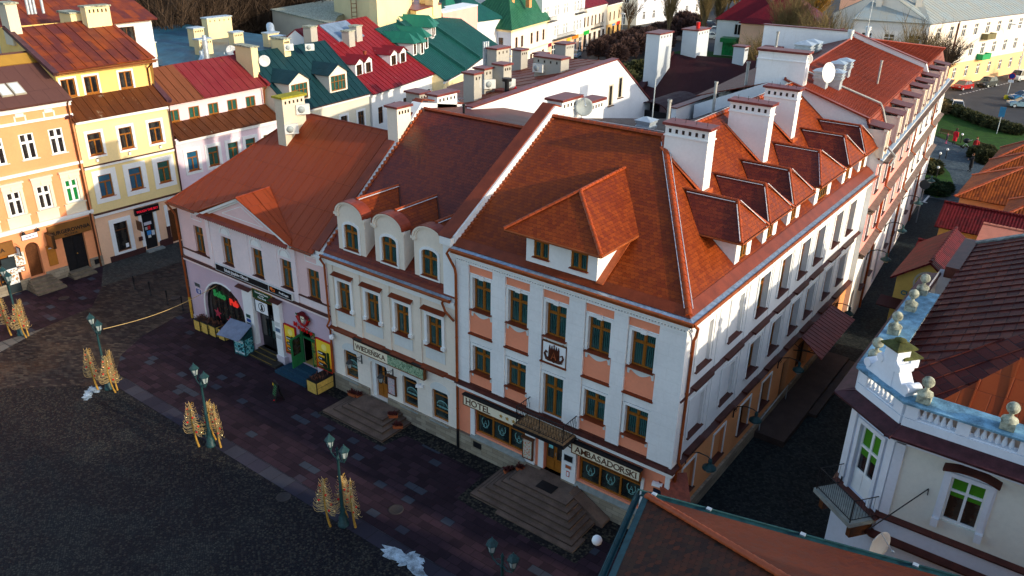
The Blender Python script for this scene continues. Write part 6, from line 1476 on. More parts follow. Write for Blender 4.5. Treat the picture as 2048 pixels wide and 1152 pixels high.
# unseen tall building, added on the sunny side to shade the square
tb=thing('unseen_shade_building','tall plain cream building added out of view east of the foreground house to shade the square','building',(30,-50,0))
mb=MB();wall(mb,0,44,0,21,[(3+4*i-.6,3+4*i+.6,2+4.4*j,4.2+4.4*j)for i in range(10)for j in range(4)],0,.2);mb.T=RZ(0,44,0,-W90);wall(mb,0,44,0,21,[(3+4*i-.6,3+4*i+.6,2+4.4*j,4.2+4.4*j)for i in range(10)for j in range(4)],0,.2);mb.T=Matrix();mb.box(.3,14,.3,43.7,0,20.9);mb.build('wall',M_['cream'],tb)
mb=MB();mb.slab([(-.5,-.5,21),(7,7,25),(7,37,25),(-.5,44.5,21)],.1);mb.slab([(14.5,-.5,21),(14.5,44.5,21),(7,37,25),(7,7,25)],.1);mb.slab([(-.5,-.5,21),(14.5,-.5,21),(7,7,25)],.1);mb.slab([(-.5,44.5,21),(7,37,25),(14.5,44.5,21)],.1);mb.build('roof',M_['orange_sheet'],tb)
# ------------------------------------------------------------------ small roofs on the right of the side street
def hiproof(mb,x0,x1,y0,y1,z0,z1,along='x'):
    m=min(x1-x0,y1-y0)/2
    if along=='x':a,b=(x0+m,(y0+y1)/2,z1),(x1-m,(y0+y1)/2,z1)
    else:a,b=((x0+x1)/2,y0+m,z1),((x0+x1)/2,y1-m,z1)
    c=[(x0,y0,z0),(x1,y0,z0),(x1,y1,z0),(x0,y1,z0)]
    if along=='x':fs=[[c[0],c[1],b,a],[c[1],c[2],b],[c[2],c[3],a,b],[c[3],c[0],a]]
    else:fs=[[c[0],c[1],a],[c[1],c[2],b,a],[c[2],c[3],b],[c[3],c[0],a,b]]
    for f in fs:mb.slab(f,.08)
    return c,a,b
def box_house(name,label,x0,x1,y0,y1,zw,z1,wall_m,roof_m,along='x',ov=.35,ridge=True,rz=0):
    o=thing(name,label,'house',(x0,y0,0),rz)
    mb=MB();w,d=x1-x0,y1-y0
    for p,q in(((0,0),(w,0)),((w,0),(w,d)),((w,d),(0,d)),((0,d),(0,0))):mb.poly([(*p,0),(*q,0),(*q,zw),(*p,zw)])
    mb.build('wall',wall_m,o)
    mb=MB();c,a,b=hiproof(mb,-ov,w+ov,-ov,d+ov,zw-.05,z1,along);r=mb.build('roof',roof_m,o)
    if ridge:
        mb=MB();ridge_tiles(mb,a,b,.12,.4)
        for i,e in((0,a),(3,a),(1,b),(2,b))if along=='x' else((0,a),(1,a),(2,b),(3,b)):ridge_tiles(mb,c[i],e,.12,.4)
        mb.build('ridge_cap',M_['ridge'],r)
    return o
box_house('low_tiled_house','low house with orange pantile hipped roof nearest the paved yard',2.4,12,48.2,55.5,4.6,6.9,M_['tan'],M_['pantile'])
box_house('low_tiled_house','orange pantile hipped roof in the middle of the three on the right',2.7,12,56.5,62.5,4.6,6.6,M_['tan'],M_['pantile'])
box_house('low_tiled_house','farthest orange pantile hipped roof beside the park path',2.7,12,63.5,69.5,4.4,6.6,M_['tan'],M_['pantile'])
box_house('low_tiled_house','small orange pantile roof partly behind the dark tiled corner house',6.4,13,41.5,46.5,5.4,7.2,M_['orange'],M_['pantile'])
# dark red pantile gables
def gable_house(name,label,x0,x1,y0,y1,zw,zr,wall_m,roof_m,axis='y',ov=.3):
    o=thing(name,label,'house',(x0,y0,0));w,d=x1-x0,y1-y0;mb=MB()
    if axis=='y': # ridge along y, gables face +-y
        for yy in(0,d):mb.poly([(0,yy,0),(w,yy,0),(w,yy,zw),(w/2,yy,zr-.15),(0,yy,zw)])
        for xx in(0,w):mb.poly([(xx,0,0),(xx,d,0),(xx,d,zw),(xx,0,zw)])
    else:
        for xx in(0,w):mb.poly([(xx,0,0),(xx,d,0),(xx,d,zw),(xx,d/2,zr-.15),(xx,0,zw)])
        for yy in(0,d):mb.poly([(0,yy,0),(w,yy,0),(w,yy,zw),(0,yy,zw)])
    mb.build('wall',wall_m,o);mb=MB()
    if axis=='y':
        k=(zr-zw)/(w/2);mb.slab([(-ov,-ov,zw-ov*k),(w/2,-ov,zr),(w/2,d+ov,zr),(-ov,d+ov,zw-ov*k)],.1);mb.slab([(w/2,-ov,zr),(w+ov,-ov,zw-ov*k),(w+ov,d+ov,zw-ov*k),(w/2,d+ov,zr)],.1)
        mbr=((w/2,-ov,zr+.02),(w/2,d+ov,zr+.02))
    else:
        k=(zr-zw)/(d/2);mb.slab([(-ov,-ov,zw-ov*k),(w+ov,-ov,zw-ov*k),(w+ov,d/2,zr),(-ov,d/2,zr)],.1);mb.slab([(-ov,d/2,zr),(w+ov,d/2,zr),(w+ov,d+ov,zw-ov*k),(-ov,d+ov,zw-ov*k)],.1)
        mbr=((-ov,d/2,zr+.02),(w+ov,d/2,zr+.02))
    r=mb.build('roof',roof_m,o);m=MB();ridge_tiles(m,*mbr,.1,.4);m.build('ridge_cap',roof_m,r)
    return o
gable_house('narrow_gable_house','narrow ochre house with dark red pantile roof in front of the orange roofs',2.7,11,38.6,42,4.9,6.1,M_['ochre'],M_['pantile_red'],'x')
gable_house('narrow_gable_house','dark red pantile roof tucked behind the yellow club gable',3.1,9,27,33,4.8,6.2,M_['ochre'],M_['pantile_red'],'x')
gable_house('side_shed','salmon walled shed roof between the dark tiled house and orange pantiles',6.0,12,34,38,5.6,6.3,M_['salmon'],plain('pale_salmon_felt',(.48,.20,.14),.8,.1,2),'x')
yc=gable_house('yellow_club_house','mustard yellow gabled club house with round blue emblem behind the stone balls',3.95,6.9,18.4,24.5,8.0,9.1,M_['ochre'],M_['pantile_red'],'y')
mb=MB()
for r0,r1,y in((.62,.72,-.05),(.0,.6,-.02)):
    n=22;A=[(1.55+r0*cos(2*pi*i/n),7.75+r0*sin(2*pi*i/n))for i in range(n+1)];C=[(1.55+r1*cos(2*pi*i/n),7.75+r1*sin(2*pi*i/n))for i in range(n+1)]
    if r0>0:
        for i in range(n):mb.prism([A[i],A[i+1],C[i+1],C[i]],'y',y,-.005)
ring=mb.build('emblem_ring',plain('pale_ring_paint',(.32,.34,.3),.7),yc)
mb=MB()
for cx,cz,rx,rz_ in((1.45,7.6,.32,.2),(1.7,7.9,.2,.26),(1.3,7.95,.14,.12)):mb.mark().prism([(cx+rx*cos(2*pi*i/12)*(1+.2*sin(3*i)),cz+rz_*sin(2*pi*i/12))for i in range(12)],'y',-.03,-.005)
mb.build('emblem_figure',plain('teal_emblem_paint',(.01,.13,.18),.6),ring)
textmesh('CLUB',.36,'club_lettering',D.materials['teal_emblem_paint'],yc,Matrix.Translation((.8,-.02,6.95)),.01,.015)
mb=MB();mb.slab([(-.6,-.9,6.3),(3.2,-.9,6.3),(3.2,0,6.55),(-.6,0,6.55)],.06);mb.build('dark_canopy',M_['maroon'],yc)
# ------------------------------------------------------------------ houses behind
def fhouse(name,label,o_,dr,L,dep,eave,ridge,wall_m,roof_m,rows=(),gf=None,trim=True,frame='darkwood',sp=.8,style='T',rback=True,cat='house',doseams=True,cut=0,ridge_in=None):
    d=Vector((dr[0],dr[1],0)).normalized();rz=atan2(d.y,d.x)
    o=thing(name,label,cat,(o_[0],o_[1],0),rz)
    hs=[(s-w/2,s+w/2,z,z+h)for z,h,w,ss in rows for s in ss]
    zg=gf[0]if gf else 0
    mb=MB();wall(mb,0,L,zg,eave,[h for h in hs if h[2]>=zg],0,.15);mb.build('front_wall',wall_m,o)
    if gf:mb=MB();wall(mb,0,L,0,zg,[h for h in hs if h[2]<zg],-.02,.17);mb.build('ground_floor_wall',gf[1],o)
    ri=ridge_in or dep/2
    mb=MB()
    for s in(0,L):mb.poly([(s,0,0),(s,dep,0),(s,dep,eave),(s,ri,ridge-.1),(s,0,eave)]if s else[(s,0,0),(s,0,eave),(s,ri,ridge-.1),(s,dep,eave),(s,dep,0)])
    mb.poly([(L,dep,0),(0,dep,0),(0,dep,eave),(L,dep,eave)]);mb.build('gable_wall',wall_m,o)
    for z,h,w,ss in rows:
        for s in ss:window(o,RZ(s,0 if z>=zg else-.02,z),w,h,M_[frame],M_['dglass']if z>=zg else M_['shopglass'],None,style,.06,bar=.06)
    k=(ridge-eave)/ri
    f1=[(-.05,-.35,eave-.35*k+.12),(L+.05,-.35,eave-.35*k+.12),(L+.05,ri,ridge),(-.05,ri,ridge)]
    mb=MB();mb.slab(f1,.08)
    if doseams:seams(mb,f1,sp)
    r=mb.build('roof',roof_m,o)
    if rback:
        f2=[(-.05,ri,ridge),(L+.05,ri,ridge),(L+.05,dep+.3,eave),(-.05,dep+.3,eave)]
        mb=MB();mb.slab(f2,.08);
        if doseams:seams(mb,f2,sp)
        mb.build('rear_slope',roof_m,r)
    if trim:
        mb=MB();mb.box(0,L,-.15,0,eave-.45,eave-.2);mb.build('cornice',M_['trim'],o)
        mb=MB();gutter(mb,(L,-.42,eave-.15*k),(0,-.42,eave-.15*k),.07);mb.build('gutter',M_['darktrim'],r)
    return o,r,k
def bdorm(o,s,y,w,h,z0,wall_m,roof_m,k,frame='wood',nstyle='D',face=None):
    """gabled dormer whose front stands at inward distance y, base z0"""
    mb=MB();mb.T=Matrix.Translation((s,y,z0));pw=w/2
    wall(mb,-pw,pw,0,h,[(-pw+.22,pw-.22,.12,h-.22)],0,.08)
    mb.poly([(-pw-.12,0,h),(pw+.12,0,h),(0,0,h+w*.32)])
    for q in(-pw,pw):mb.poly([(q,0,0),(q,0,h),(q,h/k+.2,h)])
    d=mb.build('dormer',wall_m,o)
    window(o,Matrix.Translation((s,y,z0+.12)),w-.44,h-.34,M_[frame],M_['dglass']if frame!='wood' else M_['greenglass'],None,nstyle,.02,name='dormer_window',bar=.06)
    mb=MB();mb.T=Matrix.Translation((s,y,z0));zt=h+w*.32;yr=zt/k+.3;ye=h/k+.1
    mb.slab([(-pw-.25,-.2,h-.08),(0,-.2,zt+.04),(0,yr,zt+.04),(-pw-.25,ye,h-.08)],.05);mb.slab([(0,-.2,zt+.04),(pw+.25,-.2,h-.08),(pw+.25,ye,h-.08),(0,yr,zt+.04)],.05)
    mb.build('dormer_roof',roof_m,d)
def gchim(o,x,y,z,w,d,h,m='greyrender',cap='lichen',hol='',n=3):return chimney(o,'chimney',x,x+w,y,y+d,z-1.2,z+h,M_[m],M_[cap],hol,n,band=False,over=.08)
o,r,k=fhouse('dark_green_roofed_house','cream house with dark green sheet roof and two pedimented dormers',(-47.7,19.3),(-1.25,10.6),10.7,12,9.2,13.7,plaster('pale_cream_render',(.72,.66,.52),.1),M_['slate_green'],[(5.9,1.6,.95,(1.7,4.2,6.8,9.3)),(2.4,1.7,.95,(1.7,4.2,6.8,9.3))],ridge_in=5.3)
for s in(1.5,6.7):bdorm(o,s+.3,.55,2.5,1.75,9.75,M_['cream'],M_['slate_green'],k,'wood','4')
c=gchim(o,4.2,4.4,12.9,.8,1.5,1.7,'yelcream','lichen','y',4)
mb=MB()
for s in(1.7,4.2,6.8,9.3):mb.mark();surround(mb,s,5.9,.95,1.6,.22,.06)
mb.build('window_surround',M_['trim'],o)
fhouse('blue_roofed_block','rear block with shiny blue ribbed metal roof covered in vents',(-56.5,16.0),(-1.5,15),20,28,11.9,12.4,M_['yelcream'],M_['blue_roof'],[],trim=False,doseams=False,ridge_in=27,cat='building')
BL=o2=[x for x in D.objects if x.name.startswith('blue_roofed_block')][0]
for(x,y,w,d,h)in((2,9,.8,1.6,1.5),(9,11,1.3,1.0,2.0),(13.3,14,3.4,.9,2.4),(11.6,8.0,1.3,.8,1.6),(6.0,6.6,1.6,.8,1.6),(14,5.5,1.6,.8,1.5),(12.3,2.5,1.3,.8,1.6)):gchim(BL,x,y,12.0+y*.01,w,d,h,'yelcream','galv','y',5)
mb=MB();mb.tube([(1.5,1.0,11.2),(1.5,1.0,12.3),(1.8,1.4,12.6),(6.2,6.0,12.9),(6.6,6.5,13.2),(6.6,6.5,14.0)],.22,10);mb.mark().tube([(3.2,3.0,11.2),(3.2,3.0,13.2)],.16,8);mb.mark().tube([(.6,-1,11),(.6,-1,14.8)],.24,8)
for k_ in range(6):mb.mark().tube([(8+k_*.5+(k_%2),5.5+.3*k_,11.4),(8+k_*.5+(k_%2),5.5+.3*k_,12.3)],.06,6)
mb.build('steel_duct',M_['galv'],BL)
mb=MB();mb.tube([(15.5,6.5,11.5),(15.5,6.5,13.0)],.35,10);mb.tube([(15.5,6.5,13.0),(15.7,6.8,13.7),(16.4,7.6,13.9)],.42,10);mb.build('cowl_vent',M_['galv'],BL)
o,r,k=fhouse('red_roofed_house','white house with scratched crimson sheet roof, four small dormers and skylight',(-49.0,30.3),(-3.4,13.1),13.4,16,9.0,14.6,M_['white'],M_['red_roof'],[(5.6,1.7,.9,(1.6,4.2,6.8,9.4,12.0)),(2.0,1.8,.9,(1.6,4.2,6.8,9.4,12.0))],ridge_in=8.5)
for s in(1.0,2.75,7.9,9.9):bdorm(o,s+.2,2.0,1.4,1.35,10.3,M_['white'],M_['red_roof'],k,'darkwood','D')
for s,y in((4.6,5.2),(6.7,5.6),(-.2,6.5)):gchim(o,s,y,9+y*k,1.1,.9,1.7)
mb=MB();mb.slab([(3.9,8.3,14.62),(8.9,8.3,14.62),(8.9,6.0,13.12),(3.9,6.0,13.12)],.15);mb.build('large_skylight',plain('blue_grey_sheet',(.20,.27,.36),.3,.25,1.5,metal=.3),r)
mb=MB();mb.tube([(3.2,2.5,10.5),(3.2,2.5,12.2)],.12,8);mb.tube([(3.2,2.5,12.2),(3.2,2.5,12.5)],.2,8);mb.build('rusty_flue',plain('rust_red',(.25,.05,.02),.6,.3,4),o)
t1,r,k=fhouse('teal_roofed_house','pale yellow house with teal seamed metal roof and three pointed dormers',(-51.0,43.4),(-2.63,6.36),7.4,14,8.3,13.5,M_['yelcream'],M_['teal_roof'],[(4.9,1.5,.8,(2,5))],ridge_in=8,sp=.5)
def pdorm(o,s,y,z0,k,w=1.1):
    mb=MB();mb.T=Matrix.Translation((s,y,z0));wall(mb,-w/2,w/2,0,1.5,[(-w/2+.2,w/2-.2,.15,1.3)],0,.08)
    for q in(-w/2,w/2):mb.poly([(q,0,0),(q,0,1.5),(q,1.5/k+.3,1.5)])
    d=mb.build('dormer',M_['white'],o)
    window(o,Matrix.Translation((s,y,z0+.15)),w-.4,1.15,M_['darkwood'],M_['dglass'],None,'D',.02,name='dormer_window',bar=.05)
    mb=MB();mb.T=Matrix.Translation((s,y,z0));a=w/2+.4
    mb.slab([(-a,-.4,1.45),(a,-.4,1.45),(0,.7,2.5)],.05);mb.slab([(a,-.4,1.45),(a,1.6/k,1.45),(0,2.6/k+.3,2.55),(0,.7,2.5)],.05);mb.slab([(-a,1.6/k,1.45),(-a,-.4,1.45),(0,.7,2.5),(0,2.6/k+.3,2.55)],.05)
    mb.build('pointed_roof',M_['teal_roof']if 0 else sheet('fresh_teal_sheet',(.018,.15,.10),(.012,.11,.08),.5,1,.45)if 'fresh_teal_sheet' not in D.materials else D.materials['fresh_teal_sheet'],d)
for s,y in((.8,3.6),(2.6,3.4),(5.2,3.8)):pdorm(t1,s,y,8.3+y*k,k)
t2_,r,k=fhouse('teal_roofed_house','long teal roofed house with two close dormers left of the green corner house',(-53.7,49.9),(-9.98,19.6),22,15,8.3,13.4,M_['white'],M_['teal_roof'],[(4.9,1.5,.8,(2,4.6,12.5,15.5,18.5)),(1.4,1.9,1.0,(2,5,8.5,12,15.5,19))],ridge_in=8,sp=.5)
for s,y in((3.9,4.6),(5.4,4.8)):pdorm(t2_,s,y,8.3+y*k,k)
mb=MB();mb.prism([(-.4,8.2),(-.4,8.6),(8,13.85),(8,13.3)],'x',8.6,8.9);mb.mark().prism([(-.4,8.2),(-.4,8.6),(8,13.85),(8,13.3)],'x',-.1,.2);mb.build('raised_verge',M_['teal_roof'],t2_)
mb=MB()
for s in(11.5,13.2,14.9):mb.mark().tube([(s-.5,-.06,6.2),(s,-.06,6.7),(s+.5,-.06,6.2)],.09,5)
mb.build('wall_ornament',M_['darktrim'],t2_)
# yellow block behind the teal roofs
def block(name,label,pts,z0,z1,m,cap=None,cat='building'):
    o=thing(name,label,cat,(pts[0][0],pts[0][1],0));mb=MB();P=[(x-pts[0][0],y-pts[0][1])for x,y in pts];mb.prism(P,'z',z0,z1);mb.build('wall',m,o)
    if cap:mb=MB();cx=sum(p[0]for p in P)/len(P);cy=sum(p[1]for p in P)/len(P);mb.prism([(cx+(x-cx)*1.02,cy+(y-cy)*1.02)for x,y in P],'z',z1,z1+.15);mb.build('coping',cap,o)
    return o
yb=block('yellow_rear_block','tall pale yellow block rising behind the red and teal roofs',[(-62.0,44.5),(-64.6,52.4),(-71,60),(-80,60),(-76,50)],0,16.6,M_['yelcream'])
mb=MB();mb.box(.5-1,1.8-1,-1.0,.4,12,18.5);mb.build('corner_pier',M_['yelcream'],yb)
mb=MB();mb.T=RZ(-2.2,2.9,16.9,radians(110));mb.slab([(-2.5,0,0),(2.8,0,0),(2.8,1.6,1.3),(-2.5,1.6,1.3)],.1)
for k_ in range(6):mb.box(-2.5+k_*1.0,-2.44+k_*1.0,-.05,1.6,.0,.05)
mb.build('solar_panel',plain('solar_glass',(.02,.07,.18),.15,.3,3),yb)
block('yellow_rear_annexe','lower yellow annexe with roof chimneys beside the pink fire wall',[(-63.0,52),(-66.6,60.8),(-73,66),(-73,55)],0,14.2,M_['yelcream'],M_['chimcap'])
for(x,y)in((-66.5,57.5),(-68.5,58.5),(-69.5,61.0)):
    A_=[q for q in D.objects if q.name.startswith('yellow_rear_annexe')][0];gchim(A_,x+63.0,y-52,14.2,1.4,1.0,1.5,'yelcream','galv','y',4)
block('pink_fire_wall','bright pink windowless fire wall beside the green corner house',[(-66.8,61.3),(-70.0,72.8),(-73.5,73.5),(-70,61)],0,13.0,plaster('bright_pink_render',(.82,.42,.36),.05),M_['signwhite'])
# green corner house
gc=thing('green_corner_house','corner house with tall verdigris green hipped roof and brick chimneys','house',(-73.95,86.6,0))
L1,L2=12,17.5;d2=Vector((-4.0,16.5,0)).normalized()
mb=MB();T1=Matrix.Translation((-L1,0,0));mb.T=T1;wall(mb,0,L1,0,8,[(s-.5,s+.5,z,z+1.9)for s in(2,4.6,7.2,9.8)for z in(4.6,1.0)],0,.15);mb.build('south_wall',M_['bluegrey'],gc)
T2=Matrix.Rotation(atan2(d2.y,d2.x),4,'Z');mb=MB();mb.T=T2;wall(mb,0,L2,0,8,[(s-.5,s+.5,z,z+1.9)for s in(2.3,4.8,9.2,12.0,15)for z in(4.6,1.0)],0,.15);mb.build('east_wall',M_['cream'],gc)
for s in(2,4.6,7.2,9.8):
    for z in(4.6,1.0):window(gc,T1@RZ(s,0,z),1.0,1.9,M_['darkwood'],M_['dglass'],None,'T',.08)
for s in(2.3,4.8,9.2,12.0,15):
    for z in(4.6,1.0):window(gc,T2@RZ(s,0,z),1.0,1.9,M_['darkwood'],M_['dglass'],None,'T',.08)
far=d2*L2;apx=Vector((-5.8,6.5,14.8));ap2=Vector((-8,15,14.8));e=8
cs=[Vector((-L1,-.5,e)),Vector((.5,-.5,e)),Vector((far.x+.5,far.y,e)),Vector((-L1-3,far.y,e))]
fs=[[cs[0],cs[1],apx],[cs[1],cs[2],ap2,apx],[cs[2],cs[3],ap2],[cs[3],cs[0],apx,ap2]]
mb=MB();
for f in fs:mb.slab(f,.1)
r=mb.build('roof',M_['green_roof'],gc)
mb=MB();
for f in fs[:2]:seams(mb,f,.6,.04,.05)
mb.build('seam',M_['green_roof'],r)
mb=MB();mb.box(-L1,.15,-.2,0,7.55,7.85);mb.T=T2;mb.box(0,L2,-.2,0,7.55,7.85);mb.T=T1;mb.box(0,L1,-.1,0,3.6,3.75);mb.T=T2;mb.box(0,L2,-.1,0,3.6,3.75);mb.build('cornice',M_['yelcream'],gc)
for x,y,z in((-8.6,4.2,11.5),(-4.2,4.6,12.3),(-3.0,8,12)):gchim(gc,x,y,z,.8,.7,2.4,'tan','chimcap','',3)
# green roofs left of it
gl=thing('green_roofed_rear_house','low green roofed house with pointed dormers behind the pink fire wall','house',(-86,78,0))
mb=MB();mb.box(-6,9,0,10,0,9.5);mb.build('wall',M_['white'],gl);mb=MB();hiproof(mb,-6.4,9.4,-.4,10.4,9.5,13.6);r=mb.build('roof',M_['teal_roof'],gl)
for s in(0,4):
    mb=MB();mb.T=Matrix.Translation((s,.3,10));wall(mb,-.7,.7,0,1.5,[(-.45,.45,.2,1.3)],0,.1);d=mb.build('dormer',M_['white'],gl);mb=MB();mb.T=Matrix.Translation((s,.3,10));mb.slab([(-1.2,-.4,1.4),(1.2,-.4,1.4),(0,.9,2.7)],.06);mb.slab([(1.2,-.4,1.4),(1.2,2.4,1.4),(0,2.8,2.7),(0,.9,2.7)],.06);mb.slab([(-1.2,2.4,1.4),(-1.2,-.4,1.4),(0,.9,2.7),(0,2.8,2.7)],.06);mb.build('pointed_roof',D.materials['fresh_teal_sheet'],d)
    window(gl,Matrix.Translation((s,.3,10.2)),.9,1.1,M_['whitewood'],M_['dglass'],None,'D',.02,name='dormer_window')
# street row
w1,r,k=fhouse('white_tenement','tall white tenement with iron balconies and shops in the far street',(-78,101.25),(-3.67,20.4),20.7,14,13.6,16,M_['white'],M_['red_roof'],[(4.6,1.9,.8,(1.3,2.6,6.2,7.5,10.5,11.8,15.6,17.2,18.8)),(8.3,1.9,.8,(1.3,2.6,6.2,7.5,10.5,11.8,15.6,17.2,18.8)),(.4,2.6,2.0,(2.5,5.8,9.2)),(.4,2.6,1.6,(13,16.4,19.2))],gf=(3.6,M_['peach']),frame='whitewood',style='+',cat='building')
mb=MB()
for a,b,z in((1,5,7.5),(5,14.5,3.9),(15.5,19.8,7.8)):
    mb.mark().box(a,b,-1.0,0,z,z+.12)
    for s in range(int((b-a)/.25)):mb.tube([(a+s*.25,-.95,z+.12),(a+s*.25,-.95,z+1.0)],.02,4)
    mb.tube([(a,-.95,z+1.0),(b,-.95,z+1.0)],.03,4)
mb.build('balcony',M_['iron'],w1)
w2,r,k=fhouse('red_roofed_shop_house','cream shop house with red roof windows and long balcony in the far street',(-82.2,122),(-5.0,24.0),14.8,12,8.4,12,plaster('warm_white_render',(.84,.74,.6),.08),M_['red_roof'],[(4.5,2.0,.8,(1.2,3.2,5.6,7.8,10.2,12.4)),(.5,2.5,1.5,(1.7,4.6,7.6,10.6,13.2))],gf=(3.6,M_['cream']),frame='darkwood')
mb=MB();mb.box(5,11,-.9,0,3.8,3.92)
for s in range(24):mb.tube([(5+s*.25,-.85,3.9),(5+s*.25,-.85,4.8)],.02,4)
mb.tube([(5,-.85,4.8),(11,-.85,4.8)],.03,4);mb.build('balcony',M_['iron'],w2)
for s in(1.5,3,6.5,9.5,11):
    mb=MB();mb.slab([(s,2,8.4+2*k+.1),(s+.8,2,8.4+2*k+.1),(s+.8,3.6,8.4+3.6*k+.1),(s,3.6,8.4+3.6*k+.1)],.1);mb.build('roof_window',plain('blue_roof_glass',(.12,.22,.35),.2)if 'blue_roof_glass' not in D.materials else D.materials['blue_roof_glass'],r)
w3,r,k=fhouse('cream_shop_house','narrow cream house with bright shop fronts at the end of the row',(-85.2,136.6),(-4.2,20.0),10.5,12,8.0,11,plaster('butter_render',(.84,.68,.46),.08),M_['maroon'],[(4.3,1.9,.8,(2.4,5.2,8.6)),(.5,2.5,1.5,(2,5,8.3))],gf=(3.6,plaster('orange_shop_render',(.8,.45,.15),.1)))
w4,r,k=fhouse('white_corner_block','large white block with green shop windows closing the far street',(-95.5,168.8),(1.2,26),40,16,12,16,plaster('cool_white_block_render',(.78,.80,.84),.1),M_['maroon'],[(1.2,2.0,1.3,(4,9,15,21,27,33)),(5.4,1.9,1.1,(4,9,15,21,27,33)),(9,1.9,1.1,(4,9,15,21,27,33))],frame='whitewood',cat='building')
mb=MB();mb.T=Matrix.Rotation(radians(90),4,'Z');wall(mb,0,18,0,12,[(2,3.2,5.4,7.3),(6,7.2,5.4,7.3),(10,11.4,.1,2.4),(4,5.6,.9,2.6)],-.03,.2);mb.T=Matrix.Rotation(radians(90),4,'Z')
w4b=thing('white_corner_annexe','white facade with dark doorway facing us at the far street corner','building',(-104.5,166.0,0),atan2(2.8,9.0))
mb=MB();wall(mb,0,9.6,0,12,[(2,3.3,5.4,7.4),(6,7.3,5.4,7.4),(5.6,6.6,.1,2.6),(1.6,3.4,.9,2.7)],0,.3);mb.build('front_wall',plaster('cream_block_render',(.78,.70,.55),.1),w4b)
for s,z,w,h in((2.65,5.4,1.3,2.0),(6.65,5.4,1.3,2.0),(6.1,.1,1.0,2.5),(2.5,.9,1.8,1.8)):window(w4b,Matrix.Translation((s,0,z)),w,h,M_['whitewood'],M_['dglass'],None,'+',.1)
mb=MB();mb.box(0,9.6,.4,8,0,11.9);mb.build('body',M_['white'],w4b)
# fascias and signs of far shops: coloured boards
def board(label,parent_T,s,z,w,h,col,text=None,tcol='signwhite',d=.12,size=None,group=None,rough=.4):
    o=thing('shop_sign',label,'sign',(0,0,0));o.matrix_world=parent_T@Matrix.Translation((s,-d,z));
    nm='board_%02x%02x%02x'%tuple(int(255*min(1,c))for c in col)
    mb=MB();mb.box(-w/2,w/2,0,d-.01,0,h);mb.build('board',D.materials.get(nm)or plain(nm,col,rough,.05,5),o)
    if text:textmesh(text,size or h*.7,'lettering',M_[tcol],o,Matrix.Translation((0,-.012,h/2)),.004,.008)
    if group:o['group']=group
    return o
def RM(o):return Matrix.Translation(o.location)@Matrix.Rotation(o.rotation_euler[2],4,'Z')
board('bright green pharmacy style fascia in the far street row',RM(w2),2.3,3.0,3.2,.75,(.02,.42,.05))
board('orange shop fascia under the long balcony of the tall white tenement',RM(w1),16.2,3.0,3.2,.7,(.75,.22,.02))
board('yellow shop board beside the orange fascia of the tall tenement',RM(w1),12.8,2.9,1.8,.6,(.75,.5,.05))
board('dark red shop fascia at the near end of the tall tenement',RM(w1),3.0,2.9,3.0,.6,(.22,.02,.04))
board('red fascia on the narrow cream shop house at the row end',RM(w3),8.3,3.0,2.2,.7,(.65,.04,.02))
board('blue shop board on the narrow cream house',RM(w3),5.0,3.1,2.0,.4,(.1,.3,.6))
# white gable building with brick red roof behind the hotel
wg=thing('white_gable_building','building with huge streaked white fire wall and brick red roof behind the hotel','building',(-20,11,0))
Q=[(-20,11,14.75),(-20,28.2,15.6),(-20,34.2,11.5),(-20,34.2,0),(-20,11,0)]
mb=MB();mb.T=RZ(0,0,0,W90)@Matrix.Translation((0,20,0))if 0 else Matrix()
zz=lambda y:14.75+(y-11)/17.2*.85
hsl=[(28.6,29.7,10.0,12.0),(30.0,31.1,9.6,11.9),(24.4,25.3,10.6,12.6),(26.3,27.2,10.3,12.2)]
mb=MB();mb.T=Matrix.Translation((-20,0,0))@Matrix.Rotation(W90,4,'Z');wall(mb,11,34.2,0,14.7,[(a,b,c,d)for a,b,c,d in((22.3,22.95,10.9,12.9),(24.2,24.85,10.9,12.9),(27.2,27.9,11.6,13.4),(28.5,29.15,11.8,13.5))],0,.25)if 0 else None
P=[(11,0),(34.2,0),(34.2,11.5),(28.2,15.6),(11,14.75)]
wm=MB();wm.prism(P,'x',-20.35,-20.0);wgw=B(wm,'fire_wall',M_['stain_white'],wg)
for y,z in((23.6,11.2),(25.2,11.35),(27.6,12.3),(29.0,12.7)):
    m=MB();m.box(-20.01,-19.975,y-.34,y+.34,z-.05,z+1.55);f=B(m,'window',M_['oldcream'],wg)
    m=MB();m.box(-19.98,-19.96,y-.26,y+.12,z,z+1.45);m.build('pane',M_['dglass'],f);m=MB();m.box(-20.0,-19.86,y-.4,y+.4,z-.1,z-.05);m.build('sill',M_['darktrim'],f)
mb=MB();mb.slab([(-20.5,11,14.82),(-19.9,11,14.82),(-19.9,28.3,15.7),(-20.5,28.3,15.7)],.1);mb.slab([(-20.5,28.2,15.7),(-19.9,28.2,15.7),(-19.9,34.3,11.6),(-20.5,34.3,11.6)],.08);B(mb,'coping',M_['chimcap'],wg)
RF=[(-20.3,11,14.65),(-20.3,28.2,15.5),(-40.5,46.5,11.6),(-36.5,27.5,11.6)]
mb=MB();mb.slab([RF[0],RF[1],RF[2]],.1);mb.slab([RF[0],RF[2],RF[3]],.1);seams(mb,[RF[0],RF[1],RF[2]],2.6,.06,.03);wgr=B(mb,'roof',M_['rust_plain'],wg)
mb=MB();mb.poly([(-36.5,27.5,0),(-36.5,27.5,11.5),(-40.5,46.5,11.5),(-40.5,46.5,0)]);mb.poly([(-20.3,11,0),(-20.3,11,14.6),(-36.5,27.5,11.5),(-36.5,27.5,0)]);mb.poly([(-40.5,46.5,0),(-40.5,46.5,11.5),(-20.3,28.2,15.4),(-20.3,34,11),(-20.3,34,0)]);B(mb,'wall',M_['white'],wg)
